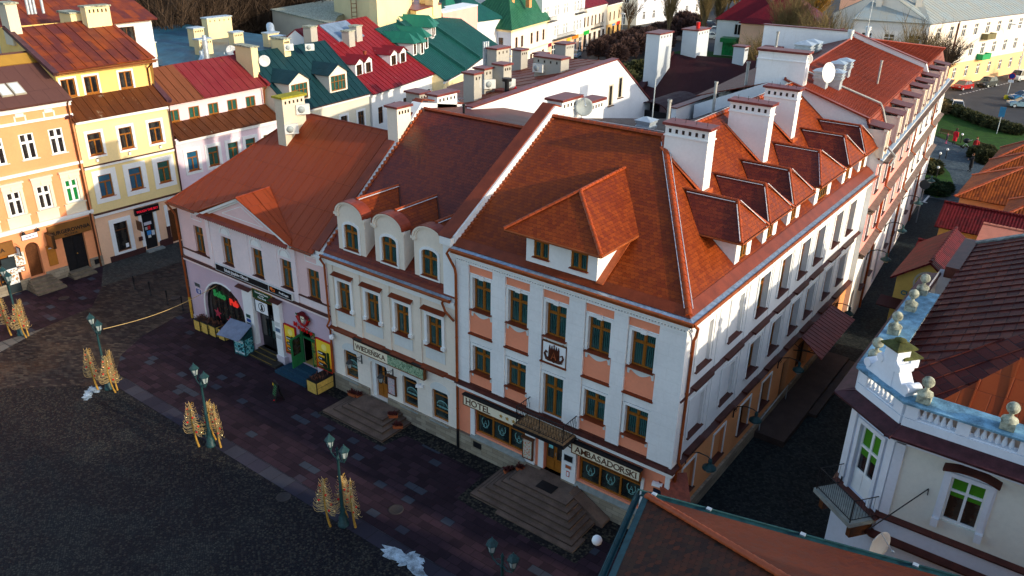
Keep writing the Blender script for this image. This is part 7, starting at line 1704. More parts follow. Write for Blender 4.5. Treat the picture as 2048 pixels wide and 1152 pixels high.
for i,(x,y,w,d,h,n)in enumerate(((-23.4,14.3,.9,.8,2.0,2),(-25.2,17.6,.9,.9,2.0,2),(-24.3,18.6,.9,.9,2.1,3),(-28.2,22.8,.9,1.6,3.0,3),(-25.2,24.8,2.4,1.1,2.0,4),(-33.5,33.0,1.0,1.0,2.2,3),(-32.3,34.6,1.0,1.0,1.6,3),(-31.5,36.8,1.2,1.4,2.2,4))):
    zb=14.6-(abs(x)-20.3)*.17
    chimney(wg,'chimney',x+20,x+20+w,y-11,y-11+d,zb-1.0,zb+h,M_['greyrender'],M_['chimcap'],'x' if i!=4 else 'y',n,band=False,over=.1)
mb=MB()
for k_ in range(3):mb.mark().tube([(-28.6+20,22.9-11+k_*.25,13.2),(-28.6+20,22.9-11+k_*.25,16.6)],.09,8)
mb.build('steel_flue',M_['galv'],wg)
# two grey chimneys and low roof between rear of rose/cream houses
rc=thing('rear_courtyard_block','small rear block with grey chimneys and pale parapet behind the cream and rose houses','building',(-32,14,0))
mb=MB();mb.box(0,11,0,8,0,10.5);mb.build('wall',M_['white'],rc)
mb=MB();mb.slab([(0,0,10.7),(11,0,10.7),(11,8,10.2),(0,8,10.2)],.1);mb.build('roof',M_['greypipe'],rc)
for x,y,w,d,z in((2.7,1.0,1.3,1.0,14.0),(3.9,.6,1.0,1.0,13.6),(8.5,4.0,1.5,1.2,14.4)):chimney(rc,'chimney',x,x+w,y,y+d,9.5,z,M_['greyrender'],M_['chimcap'],'x',3,band=False)
mb=MB();mb.tube([(9.8,3.4,13),(9.8,3.4,15.2)],.16,8);mb.tube([(9.8,3.4,15.2),(9.8,3.4,15.4)],.34,10);mb.build('steel_flue',M_['black'],rc)
mb=MB();mb.lathe([(.42,0),(.36,.15),(.15,.45),(.03,.6)],10,10.4,3.6,14.3);mb.build('red_cowl',M_['red'],rc)
# maroon roofed building
mr_=thing('maroon_roofed_building','building with very dark maroon felt roof, arched dormer and pale chimneys','building',(-27,50,0))
A1,A2,A3,A4=(-25.6,48.5,13.3),(-14.0,50.5,13.3),(-13,26,9.0),(-26.5,40.5,8.4)
A5=(-20.5,26,8.4)
mb=MB();mb.slab([A1,A4,A2],.12);mb.slab([A4,A3,A2],.12);mb.slab([A4,A5,A3],.12);m_=B(mb,'roof',M_['maroon'],mr_)
mb=MB();mb.slab([A1,A2,(-14,60,8.5),(-27,60,8.5)],.1);B(mb,'rear_slope',M_['maroon'],mr_)
mb=MB()
PB=[(-26.5,40.5),(-20.5,26),(-13,26),(-14,60),(-27,60)]
for i in range(5):a,b=PB[i],PB[(i+1)%5];mb.poly([(*a,0),(*b,0),(*b,8.3),(*a,8.3)])
mb.poly([(-27,60,8.3),(-26.5,40.5,8.3),(-25.6,48.5,13.2)]);B(mb,'wall',M_['white'],mr_)
mb=MB();mb.slab([(-26.9,40.5,8.6),(-26.1,40.2,8.6),(-25.2,48.3,13.6),(-26.0,48.5,13.6)],.3);B(mb,'stepped_verge',M_['maroon'],mr_)
for x,y,w,d,zb,zt in((-26.2,44.3,1.4,2.6,9,15.6),(-24.6,48.6,1.6,2.6,11,15.7),(-19.4,49.0,1.1,.9,12,14.6),(-15.9,46.0,2.2,1.4,10,14.3),(-15.5,46.5,1.4,.8,14,15.2)):chimney(mr_,'chimney',x+27,x+27+w,y-50,y-50+d,zb,zt,plaster('pale_grey_render',(.52,.56,.58),.4)if 'pale_grey_render' not in D.materials else D.materials['pale_grey_render'],M_['chimcap'],'x',4,band=False)
mb=MB();mb.tube([(-23.6+27,-1.2+1,15.6),(-23.6+27,-.2,16.3)],.2,8);mb.build('red_pipe',M_['red'],mr_)
mb=MB();n=8
for i in range(n):
    t0,t1=pi*i/n,pi*(i+1)/n;p=[(-19.2+1.5*cos(t),y,11.0+.8*sin(t))for t in(t0,t1)for y in(33.0,39.0)];mb.slab([p[0],p[1],p[3],p[2]],.08)
ad=B(mb,'arched_dormer',M_['maroon'],mr_)
mb=MB();mb.box(-20.5,-17.9,33.3,33.4,8.6,11.0);mb.box(-20.6,-20.5,33.3,37,8.6,11);mb.box(-17.9,-17.8,33.3,37,8.6,11);B(mb,'dormer_front',M_['black'],mr_)
# top-right blocks
bw=plaster('butter_white_render',(.84,.74,.62),.08)
w5,r,k=fhouse('long_grey_roofed_block','long cream tenement with pale grey sheet roof, chimneys and coloured balconies',(-16.4,120),(8.9,32.5),70,17,11.0,15.3,bw,sheet('pale_grey_sheet',(.30,.36,.37),(.36,.31,.22),.5,.5,.5,panel=(1.2,2.4)),[(8.2,1.9,1.3,[3.5+4.3*i for i in range(15)]),(4.7,1.9,1.3,[3.5+4.3*i for i in range(15)]),(1.3,1.8,1.2,[3.5+4.3*i for i in range(15)])],gf=(3.9,plaster('apricot_render',(.84,.52,.26),.08)),frame='whitewood',sp=1.1,style='+',cat='building')
w5b=thing('long_grey_roofed_block_end','cream end wing of the grey roofed block behind the ribbed red roof','building',(-27.3,117.7,0),atan2(2.3,10.9))
mb=MB();wall(mb,0,11.2,0,11,[(s-.8,s+.8,7.4,9)for s in(2.2,5.6,9.4)],0,.2);mb.build('front_wall',plaster('cool_cream_render',(.72,.70,.66),.1),w5b)
for s in(2.2,5.6,9.4):window(w5b,Matrix.Translation((s,0,7.4)),1.6,1.6,M_['whitewood'],M_['dglass'],None,'+',.08)
mb=MB();mb.slab([(-.4,-.4,11),(11.3,-.4,11),(8.5,9,15.4),(3.5,9,15.4)],.1);mb.slab([(-.4,-.4,11),(3.5,9,15.4),(3.5,20,15.4),(-.4,20,11)],.1);rr_=mb.build('roof',D.materials['pale_grey_sheet'],w5b)
mb=MB();mb.box(0,11,.3,16,0,10.9);mb.build('body',D.materials['cool_cream_render'],w5b)
for x,y in((2.6,3.4),(8.5,4),(5.5,9)):gchim(w5b,x,y,12.5,.9,1.0,3.2,'cream','chimcap','',2)
for s in(5,12,19,27,36):gchim(w5,s,6.5,14.2,1.8,.9,3.2,'cream','chimcap','',3)
mb=MB();mb.tube([(3.0+6.5,-.15,11),(9.5,-.15,.1)],.12,6);mb.build('downpipe',M_['darktrim'],w5)
for s,z,m,nm in((20.6,7.3,plain('weathered_wood_balcony',(.16,.14,.07),.8),'balcony'),(20.6,3.9,plain('green_balcony_panel',(.02,.30,.10),.6),'balcony')):
    mb=MB();mb.box(s-1.6,s+1.6,-1.1,0,z,z+.15);mb.box(s-1.6,s+1.6,-1.1,-1.05,z+.15,z+1.0);mb.box(s-1.6,s-1.55,-1.1,0,z+.15,z+1);mb.box(s+1.55,s+1.6,-1.1,0,z+.15,z+1);mb.build(nm,m,w5)
# house with maroon roof near the trees
mh=thing('maroon_roofed_house','salmon and grey house with deep crimson hipped roofs among the bare trees','house',(-53,134,0),radians(10))
mb=MB();wall(mb,0,15,0,7,[(8,9.6,3.4,6.0)],0,.2);mb.build('front_wall',M_['peach'],mh)
mb=MB();mb.T=Matrix.Translation((-5.5,3.2,0));wall(mb,0,5.6,0,7,[(3.6,4.9,4.2,6.3),(1.6,4.9,.1,3.0)],0,.2);mb.poly([(5.5,0,0),(5.5,-3.2,0),(5.5,-3.2,7),(5.5,0,7)]);mb.build('left_wall',M_['greywhite'],mh)
window(mh,Matrix.Translation((8.8,0,3.4)),1.6,2.6,M_['darkwood'],M_['dglass'],None,'T',.1);window(mh,Matrix.Translation((-1.25,3.2,4.2)),1.3,2.1,M_['whitewood'],M_['dglass'],None,'D',.1)
mb=MB();mb.box(-3.9,-.6,3.1,3.3,.1,3.0);sf=mb.build('shop_front',plain('green_shop_front',(.01,.22,.06),.3,.4,2),mh)
mb=MB();hiproof(mb,-.5,15.5,-.5,14,7,12.5);r=mb.build('roof',M_['crimson'],mh);mb=MB();hiproof(mb,-6,8,2.7,16,7.05,12.9);mb.build('left_roof',M_['crimson'],r)
mb=MB();mb.box(-.5,15,3,14,0,6.9);mb.box(-5.4,0,3.5,15,0,6.9);mb.build('body',M_['peach'],mh)
gchim(mh,6.5,6.5,11.5,1.2,.9,3.0,'oldcream','lichen','',2)
board('green chain shop sign on the maroon roofed house',RM(mh),-2.2,3.05,3.2,.8,(.01,.16,.04),'apteka','signwhite',-2.95)
wh2=gable_house('small_white_gable_house','bright white gable wall with red roof sticking up behind the vents',-22.5,-16.5,72,84,9.0,13.0,M_['white'],M_['pantile_red'],'y')
# far salmon block behind trees
fb=thing('far_salmon_block','salmon tower block behind the bare trees at the top right','building',(-58,215,0),radians(14));mb=MB();wall(mb,0,30,0,22,[(3+5*i-.8,3+5*i+.8,2.5+3.6*j,4.4+3.6*j)for i in range(6)for j in range(5)],0,.2);mb.box(0,30,.3,14,0,21.9);mb.build('wall',plaster('salmon_block_render',(.80,.46,.32),.1),fb)
for i in range(6):
    for j in range(5):window(fb,Matrix.Translation((3+5*i,0,2.5+3.6*j)),1.6,1.9,M_['darkwood'],M_['dglass'],None,'+',.1)
# rusty and pale buildings at top left
rb=thing('rusty_roofed_rear_house','pale house with rusted sheet roof above the yellow townhouse','house',(-60,12,0),W90)
mb=MB();wall(mb,-12,2.5,0,16.5,[(-.6,.8,14.4,15.95)],0,.2);mb.box(-12,2.5,.3,14,0,16.4);mb.build('wall',plaster('chalk_render',(.72,.70,.70),.2),rb);window(rb,Matrix.Translation((.1,0,14.4)),1.4,1.55,M_['darkwood'],M_['dglass'],None,'D',.1)
R_=[(-12,-.6,16.3),(2.8,-.6,16.5),(2.8,10,20.6),(-12,10,20.6)];mb=MB();mb.slab(R_,.12);seams(mb,R_,.8);mb.build('roof',M_['rust'],rb)
pb_=block('pale_grey_rear_wall','weathered pale wall with red ladder between the dark trees and crimson roof',[(-66,41),(-72,47),(-82,66),(-90,64),(-84,46)],0,13.2,M_['oldcream'],M_['lichen'])
mb=MB()
for s in(0,.6):mb.tube([(-1.1+s*.25-1.2,5+s*1.2,12.4),(-1.1+s*.25-1.2,5+s*1.2,16.4)],.05,5)
for k_ in range(8):mb.tube([(-2.3,5,12.6+k_*.5),(-2.15,5.72,12.6+k_*.5)],.04,5)
mb.build('ladder',M_['copper'],pb_)
block('beige_rear_block','beige block with brown window strips at the top beyond the dark trees',[(-88,64),(-94,84),(-104,84),(-100,62)],0,19,M_['cream'],None)
# ------------------------------------------------------------------ signs on the main row
def sign_box(name,label,x0,x1,z0,z1,y0,y1,frame_m,face_m,text=None,size=.4,bold=.008,tx=None,sx=1.0,space=1.0,letter='signletter',fr=.05,cat='sign'):
    o=thing(name,label,cat,((x0+x1)/2,y1,z0));w,h=x1-x0,z1-z0;d=y1-y0
    mb=MB();mb.box(-w/2,w/2,-d+.03,0,0,h);mb.box(-w/2,-w/2+fr,-d,-d+.03,0,h);mb.box(w/2-fr,w/2,-d,-d+.03,0,h);mb.box(-w/2,w/2,-d,-d+.03,0,fr);mb.box(-w/2,w/2,-d,-d+.03,h-fr,h);mb.build('frame',frame_m,o)
    mb=MB();mb.box(-w/2+fr,w/2-fr,-d+.012,-d+.029,fr,h-fr);mb.build('board',face_m,o)
    if text:textmesh(text,size,'lettering',M_[letter],o,Matrix.Translation((tx if tx is not None else 0,-d+.008,h/2)),bold,.006,sx=sx,space=space)
    return o
def serif_text(body,size,width,mat,parent,M,name='lettering',bold=.005):
    """upright roman capitals: each glyph gets slab serifs at its stem ends, the word is set to the given width"""
    gl=[]
    for ch in body:
        cu=D.curves.new(name,'FONT');cu.body=ch;cu.size=size;cu.extrude=.006;cu.offset=bold;cu.resolution_u=3
        tmp=D.objects.new(name,cu);me=D.meshes.new_from_object(tmp);D.objects.remove(tmp);D.curves.remove(cu)
        xs=[v.co.x for v in me.vertices]or[0,.1];gl.append((ch,me,min(xs),max(xs)))
    cap=size*.70;tot=sum(b-a for _,_,a,b in gl);gap=(width-tot)/max(1,len(gl)-1);x=-width/2
    for ch,me,a,b in gl:
        q=MB();q.v=[Vector((v.co.x-a+x,v.co.y-cap/2,v.co.z))for v in me.vertices];q.f=[list(p.vertices)for p in me.polygons];q.mi=[0]*len(q.f);q.sm=[False]*len(q.f)
        if ch not in 'OSCJG':
            ys=[v.y for v in q.v];lo=min(ys);hi=lo+cap if ch=='Ń' else max(ys)
            for yy,sg in((lo,1),(hi,-1)):
                c=sorted({round(v.x,4)for v in q.v if abs(v.y-yy)<size*.02});grp=[]
                for p in c:
                    if grp and p-grp[-1][1]<size*.16:grp[-1][1]=p
                    else:grp.append([p,p])
                for g0,g1 in grp:q.box(g0-size*.055,g1+size*.055,yy,yy+sg*size*.045,.0,.0075)
        o=q.build(name,mat,parent);o.matrix_local=M@Matrix.Rotation(pi/2,4,'X');x+=b-a+gap
woodf=plain('sign_frame_wood',(.16,.055,.012),.45,.2,6)
h1=sign_box('hotel_sign','cream HOTEL sign with four stars over the left shop window',-11.15,-7.5,3.0,3.58,-.42,-.26,woodf,M_['signcream'])
serif_text('HOTEL',.50,1.55,M_['signletter'],h1,Matrix.Translation((-.86,-.155,.29)))
mb=MB()
for k in range(4):star(mb,.58+k*.38,.29,.12,.05,-.168,-.15);mb.mark()
mb.build('star',M_['gold'],h1)
mb=MB();mb.box(-1.85,1.83,-.2,.06,.58,.64);mb.build('top_rail',M_['black'],h1)
h2=sign_box('hotel_sign','long cream AMBASADORSKI sign over the right shop window',-4.68,-1.12,3.0,3.56,-.42,-.26,woodf,M_['signcream'])
serif_text('AMBASADORSKI',.45,3.18,M_['signletter'],h2,Matrix.Translation((0,-.155,.28)),bold=.004)
mb=MB();mb.box(-1.8,1.8,-.2,.06,.56,.62);mb.build('top_rail',M_['black'],h2)
s1=sign_box('restaurant_sign','long box sign reading WIEDEŃSKA beside a green panorama picture',-19.12,-13.85,3.3,3.98,-.34,-.14,woodf,M_['signcream'])
serif_text('WIEDEŃSKA',.42,2.3,M_['signletter'],s1,Matrix.Translation((-1.33,-.195,.33)),bold=.003)
mb=MB();mb.box(-.02,2.58,-.192,-.18,.06,.62)
t=NT('city_engraving');n1=t.noise(7,6,None,.7);n2=t.noise(26,4)
mb.build('panorama_picture',t.fin(t.ramp(n1*.5+n2*.5,[(.40,(.01,.04,.03)),(.47,(.10,.22,.12)),(.53,(.5,.6,.4)),(.6,(.06,.16,.12))]),.4),s1)
mb=MB();mb.box(-2.66,2.66,-.22,.04,.68,.75);mb.build('top_rail',M_['black'],s1)
em=sign_box('emblem_panel','framed white panel with brown crowned crest between hotel windows',-6.68,-5.36,6.98,8.08,-.14,-.05,woodf,M_['signwhite'])
mb=MB()
mb.prism([(-.28,.78),(-.3,.35),(-.16,.2),(0,.12),(.16,.2),(.3,.35),(.28,.78)],'y',-.11,-.08)
for s in(-1,1):
    mb.tube([(s*.22,-.1,.25),(s*.42,-.1,.30),(s*.5,-.1,.48),(s*.44,-.1,.62),(s*.34,-.1,.55)],.07,6,r2=.03);mb.tube([(s*.1,-.1,.2),(s*.3,-.1,.18),(s*.46,-.1,.22)],.05,6,r2=.02)
for k in range(5):mb.prism([(-.24+k*.12-.05,.78),(-.24+k*.12,.97),(-.24+k*.12+.05,.78)],'y',-.11,-.08)
mb.ball(0,-.1,.98,.045)
mb.build('crest',plain('crest_brown',(.07,.018,.008),.35,.3,8),em)
mb=MB();mb.tube([(-.12,-.12,.3),(0,-.12,.66),(.12,-.12,.3)],.025,5);mb.tube([(-.08,-.12,.42),(.08,-.12,.42)],.02,5);mb.build('crest_letter',M_['terracotta'],em)
sc=sign_box('school_sign','long black Szkoła Języków Obcych sign board with orange logo',-31.72,-24.3,4.68,5.12,-.2,-.06,M_['greywhite'],M_['blacksign'],'Szkoła Języków Obcych',.27,.004,-1.6,.92,letter='signwhite',fr=.02)
mb=MB();mb.box(1.55,1.59,-.145,-.13,.02,.42);mb.build('divider',M_['greywhite'],sc)
textmesh('ProfiLingua',.19,'logo_lettering',M_['signwhite'],sc,Matrix.Translation((2.95,-.135,.2)),.002,.006)
mb=MB();mb.box(1.72,1.92,-.15,-.13,.2,.36);mb.box(1.86,2.14,-.155,-.14,.12,.28);mb.build('logo_bubble',plain('logo_orange',(.8,.16,.02),.4),sc)
mb=MB();mb.box(1.92,2.08,-.16,-.155,.16,.24);mb.build('logo_inner',M_['blacksign'],sc)
lw_=sign_box('law_office_sign','dark green law office sign above the black double door',-28.2,-26.35,3.78,4.42,-.18,-.08,M_['gold'],plain('dark_green_board',(.01,.055,.02),.4,.1,3),None,fr=.015)
for tx_,z,s in(('Kancelaria Prawna',.47,.17),('NOTARIUSZ',.32,.08),('Piotr Burak',.17,.17)):textmesh(tx_,s,'lettering',M_['signwhite'],lw_,Matrix.Translation((0,-.095,z)),.002,.005)
cs_=sign_box('round_emblem_sign','white rectangular sign with black cat in a circle above the dark door',-28.1,-26.85,2.85,3.7,-.14,-.02,M_['blacksign'],M_['signwhite'],None,fr=.03)
mb=MB();n=20
for i in range(n):
    t0,t1=2*pi*i/n,2*pi*(i+1)/n;mb.prism([(.3*cos(t0),.43+.3*sin(t0)),(.3*cos(t1),.43+.3*sin(t1)),(.26*cos(t1),.43+.26*sin(t1)),(.26*cos(t0),.43+.26*sin(t0))],'y',-.12,-.105)
mb.prism([(-.13,.22),(.12,.22),(.13,.4),(.06,.52),(.07,.64),(.02,.58),(-.04,.66),(-.08,.5),(-.06,.4)],'y',-.12,-.105)
mb.build('cat_emblem',M_['black'],cs_)
nm=sign_box('house_number_plate','small blue house number plate reading 15 by the pub window',-34.7,-34.1,2.1,2.5,-.03,0,M_['signwhite'],M_['bluepaint'],'15',.3,.008,letter='signwhite',fr=.012)
sign_box('grey_plaque','small dark grey plaque above the number 15 plate',-34.75,-34.15,2.62,2.9,-.03,0,M_['galv'],plain('dark_plaque',(.07,.08,.08),.4),None,fr=.01)
for k,(z,col,lab)in enumerate(((2.25,(.01,.06,.04),'upper dark green plaque on the white pier left of the black door'),(1.95,(.02,.07,.3),'blue plaque on the white pier left of the black door'),(1.66,(.01,.06,.04),'lower green plaque on the white pier left of the black door'))):
    sign_box('wall_plaque',lab,-28.95,-28.5,z,z+.24,-.31,-.28,M_['galv'],plain('plaque_%d'%k,col,.35,.3,30),None,fr=.01)
for k,(z,h,col,lab)in enumerate(((2.55,.3,(.6,.6,.58),'top pale plaque on the white pier right of the black door'),(2.15,.28,(.10,.16,.25),'slate blue plaque on the white pier right of the black door'),(1.7,.26,(.6,.58,.56),'bottom pale plaque on the white pier right of the black door'))):
    sign_box('wall_plaque',lab,-26.15,-25.68,z,z+h,-.28,-.25,M_['greywhite'],plain('plaque_r%d'%k,col,.35,.2,20),None,fr=.01)
# restaurant emblem (hat, skull, peppers) and lettering
mx=thing('restaurant_emblem','dark red sombrero and chilli emblem above red Mexico letters','sign',(-23.55,-.06,3.3))
mb=MB();n=16
mb.prism([(.55*cos(2*pi*i/n),.62+.16*sin(2*pi*i/n))for i in range(n)],'y',-.10,-.04);mb.prism([(-.3,.62),(-.22,.85),(-.1,.92),(.1,.92),(.25,.84),(.3,.62)],'y',-.12,-.05)
mb.build('hat',plain('dark_red_enamel',(.11,.008,.012),.3,.2,5),mx)
mb=MB();mb.prism([(-.17,.6),(.12,.6),(.15,.42),(.05,.3),(.03,.2),(-.1,.2),(-.14,.33),(-.2,.42)],'y',-.13,-.09);mb.build('mask',M_['signcream'],mx)
mb=MB();mb.mark().ball(-.09,-.13,.46,.04);mb.mark().ball(.06,-.13,.46,.04);mb.mark().box(-.06,.03,-.14,-.13,.25,.28);mb.build('mask_feature',M_['black'],mx)
mb=MB();mb.mark().tube([(-.5,-.1,.55),(-.3,-.1,.2),(0,-.1,.0),(.45,-.1,-.1)],.12,8,r2=.02);mb.mark().tube([(.5,-.1,.5),(.3,-.1,.15),(0,-.1,.02),(-.3,-.1,-.02)],.12,8,r2=.02);mb.build('chilli',plain('chilli_red',(.36,.01,.01),.25,.2,5),mx)
mb=MB();mb.mark().tube([(-.5,-.1,.55),(-.62,-.1,.66)],.04,5);mb.mark().tube([(.5,-.1,.5),(.62,-.1,.6)],.04,5);mb.build('chilli_stalk',M_['greenwood'],mx)
rl=plain('glossy_red_letter',(.62,.012,.01),.3)
for ch,dx,dz in zip('Mexico',(-.75,-.45,-.17,.05,.28,.62),(-.13,-.22,-.27,-.26,-.27,-.3)):textmesh(ch,.36,'letter',rl,mx,Matrix.Translation((dx,-.1,dz)),.018,.03)
def desert(name,x0,x1,lab,arrows=True):
    t=NT(name);u,v,_=t.uv()
    col=t.ramp(t.sm(v+t.noise(1.6,3)*.7,-.2,2.3),[(0,(.55,.10,.01)),(.35,(.75,.25,.015)),(.55,(.85,.42,.02)),(.8,(.88,.6,.04))])
    o=sign_box('painted_panel',lab,x0,x1,.85,2.85,-.14,-.04,M_['red'],t.fin(col,.4),None,fr=.06);w=x1-x0
    mb=MB();mb.prism([(.05+.22*cos(2*pi*i/14),1.55+.22*sin(2*pi*i/14))for i in range(14)],'y',-.095,-.085);mb.build('painted_sun',plain('painted_sun',(.9,.75,.2),.5),o)
    mb=MB();x=w/2-.32
    mb.tube([(x,-.09,.1),(x,-.09,1.3)],.09,6);mb.tube([(x,-.09,.5),(x-.24,-.09,.6),(x-.24,-.09,1.0)],.06,6);mb.prism([(-w/2+.07,.07),(w/2-.07,.07),(w/2-.07,.3),(0,.22),(-w/2+.07,.12)],'y',-.095,-.085)
    mb.build('cactus',plain('cactus_green',(.008,.04,.008),.6),o)
    if arrows:
        mb=MB()
        for k in range(3):z=.35+k*.38;mb.mark().prism([(-w/2+.12,z),(-w/2+.24,z-.11),(.2,z-.11),(.2,z+.11),(-w/2+.24,z+.11)],'y',-.11,-.098)
        mb.build('arrow_board',M_['black'],o)
        for k,tx_ in enumerate(('kuchnia','Cafe','Taras')[::-1]):textmesh(tx_,.13,'lettering',M_['signwhite'],o,Matrix.Translation((-w/2+.38,-.115,.35+k*.38)),.002,.004)
desert('desert_painting_left',-25.5,-24.45,'yellow and red desert painting left of the green door')
desert('desert_painting_right',-22.65,-21.28,'orange desert painting with cactus and arrow boards at the downpipe')
# menu cases
def menucase(label,x,z,w,h,cols,y=-.14):
    o=thing('menu_case',label,'menu case',(x,y,z));mb=MB();mb.box(-w/2,w/2,-.09,0,0,h);mb.slab([(-w/2-.05,-.16,h+.0),(w/2+.05,-.16,h+.0),(w/2+.05,.0,h+.08),(-w/2-.05,.0,h+.08)],.03);mb.build('case',M_['darkwood'],o)
    t=NT('menu_print');n=t.noise(9,4,None,.7)
    mb=MB();mb.box(-w/2+.07,w/2-.07,-.1,-.089,.08,h-.08);mb.build('menu_sheet',t.fin(t.ramp(n,[(.35,cols[0]),(.48,cols[1]),(.58,cols[2])]),.3),o)
menucase('wooden menu case with pink food pictures beside the cream house door',-16.5,1.3,.62,1.15,((.4,.03,.08),(.6,.5,.5),(.3,.35,.4)),-.04)
menucase('wooden menu case with green and food pictures at the hotel door',-7.27,1.3,.62,1.2,((.05,.25,.03),(.6,.6,.55),(.5,.12,.03)),-.12)
sign_box('brass_plate','dark plate on the white pier right of the hotel door',-5.2,-4.72,2.2,2.55,-.17,-.14,M_['galv'],M_['black'],None,fr=.01)
sign_box('brass_plate','small brown plate below the dark plate at the hotel door',-5.1,-4.78,1.8,2.0,-.17,-.14,M_['galv'],M_['terracotta'],None,fr=.01)
sign_box('brass_plate','small red and white sticker plate low on the pier at the hotel door',-5.03,-4.87,1.35,1.65,-.17,-.14,M_['red'],M_['signwhite'],None,fr=.02)
ry=sign_box('street_name_plate','small dark blue RYNEK street plate on the salmon corner',-.62,.05,2.45,2.75,-.07,-.02,M_['iron'],plain('navy_plate',(.015,.03,.07),.4),'RYNEK',.17,.006,letter='iron',fr=.02)
cc=thing('security_camera','white box security camera above the RYNEK plate','camera',(-.4,-.12,3.0));mb=MB();mb.T=Matrix.Rotation(.2,4,'Z');mb.box(-.25,.2,-.09,.09,0,.15);mb.build('housing',M_['signwhite'],cc);mb=MB();mb.tube([(0,0,0),(0,.1,-.1)],.025,6);mb.build('bracket',M_['galv'],cc)
cc=thing('security_camera','white camera on the cream house between its right shop windows','camera',(-14.35,-.15,2.65));mb=MB();mb.T=Matrix.Rotation(.5,4,'Z');mb.box(-.2,.2,-.08,.08,0,.14);mb.build('housing',M_['signwhite'],cc);mb=MB();mb.tube([(0,0,.1),(0,.13,.2)],.02,6);mb.build('bracket',M_['galv'],cc)
cc=thing('security_camera','white dome camera at the seam between rose and cream houses','camera',(-21.0,-.25,3.4));mb=MB();mb.ball(0,0,0,.13,10,6);mb.lathe([(.14,.0),(.14,.15),(.05,.2)],10);mb.build('dome',M_['signwhite'],cc);mb=MB();mb.tube([(0,0,.15),(0,.22,.2)],.025,6);mb.build('bracket',M_['galv'],cc)
# wall lanterns on the cream house
def lantern(mb,gl,x,y,z,s=1.0):
    mb.lathe([(.02*s,.62*s),(.03*s,.56*s),(.06*s,.52*s),(.09*s,.50*s),(.2*s,.36*s),(.21*s,.33*s),(.12*s,.33*s)],6,x,y,z,False)
    for k in range(6):a=2*pi*k/6;mb.tube([(x+.17*s*cos(a),y+.17*s*sin(a),z+.33*s),(x+.10*s*cos(a),y+.10*s*sin(a),z+.02*s)],.012*s,4)
    mb.lathe([(.11*s,.02*s),(.08*s,-.03*s),(.03*s,-.08*s)],6,x,y,z,False)
    gl.lathe([(.15*s,.32*s),(.09*s,.03*s)],6,x,y,z,False)
lg=plain('lantern_glass',(.36,.42,.42),.15,.1,4)
for x,lab in((-18.85,'black wall lantern left of the cream house door'),(-16.42,'black wall lantern right of the cream house door')):
    o=thing('wall_lantern',lab,'lantern',(x,0,2.6));mb=MB();gl=MB();lantern(mb,gl,-.1,-.85,-.15)
    mb.tube([(0,-.05,.25),(0,-.5,.38),(-.1,-.85,.52)],.018,5);mb.tube([(0,-.05,-.1),(0,-.25,.1),(0,-.4,.3)],.014,5);mb.tube([(0,-.08,.05),(.0,-.3,.02),(0,-.32,.2),(0,-.15,.22)],.012,5);mb.box(-.03,.03,-.06,0,-.2,.35)
    mb.build('bracket',M_['iron'],o);gl.build('glass',lg,o)
# side street barn lamps
for y,z,T,lab in((1.55,3.75,None,'black street lamp on curved arm nearest the hotel corner'),(6.9,3.4,None,'second curved arm lamp along the hotel side wall'),(12.9,3.45,None,'curved arm lamp just before the red awning'),(22.0,3.3,None,'curved arm lamp past the red awning at the hotel end')):
    o=thing('arm_lamp',lab,'street lamp',(0,y,z),0,None)
    mb=MB();mb.tube([(.05,0,-.35),(.05,0,.3)],.03,6);mb.tube([(.05,0,0),(.2,0,.35),(.6,0,.5),(1.0,0,.48),(1.15,0,.4)],.028,6);mb.tube([(.05,0,.25),(.2,0,.12),(.12,0,.0)],.015,5);mb.build('arm',M_['iron'],o)
    mb=MB();mb.lathe([(.03,.42),(.08,.38),(.09,.25),(.06,.2),(.14,.1),(.30,-.02),(.31,-.08),(.22,-.1)],14,1.15);mb.build('shade',M_['teal_iron'],o)
    mb=MB();mb.lathe([(.22,-.08),(.2,-.18),(.1,-.26),(.001,-.28)],12,1.15);mb.build('glass',lg,o)
for s,lab in((3.9,'first curved lamp on the pink side street building'),(10.6,'second curved lamp on the pink side street building'),(18.4,'third curved lamp beside the round traffic disc'),(26.0,'farthest curved lamp by the park hedge')):
    P=Matrix.Translation(Vector(NO))@Matrix.Rotation(NA-W90,4,'Z')@Vector((0,s,4.6))
    o=thing('arm_lamp',lab,'street lamp',P,NA-W90)
    mb=MB();mb.tube([(.05,0,-.35),(.05,0,.3)],.035,6);mb.tube([(.05,0,0),(.2,0,.35),(.6,0,.5),(1.0,0,.48),(1.25,0,.4)],.032,6);mb.build('arm',M_['iron'],o)
    mb=MB();mb.lathe([(.03,.42),(.08,.38),(.09,.25),(.06,.2),(.14,.1),(.34,-.02),(.35,-.08),(.22,-.1)],14,1.25);mb.build('shade',M_['teal_iron'],o)
    mb=MB();mb.lathe([(.22,-.08),(.2,-.18),(.1,-.26),(.001,-.28)],12,1.25);mb.build('glass',lg,o)
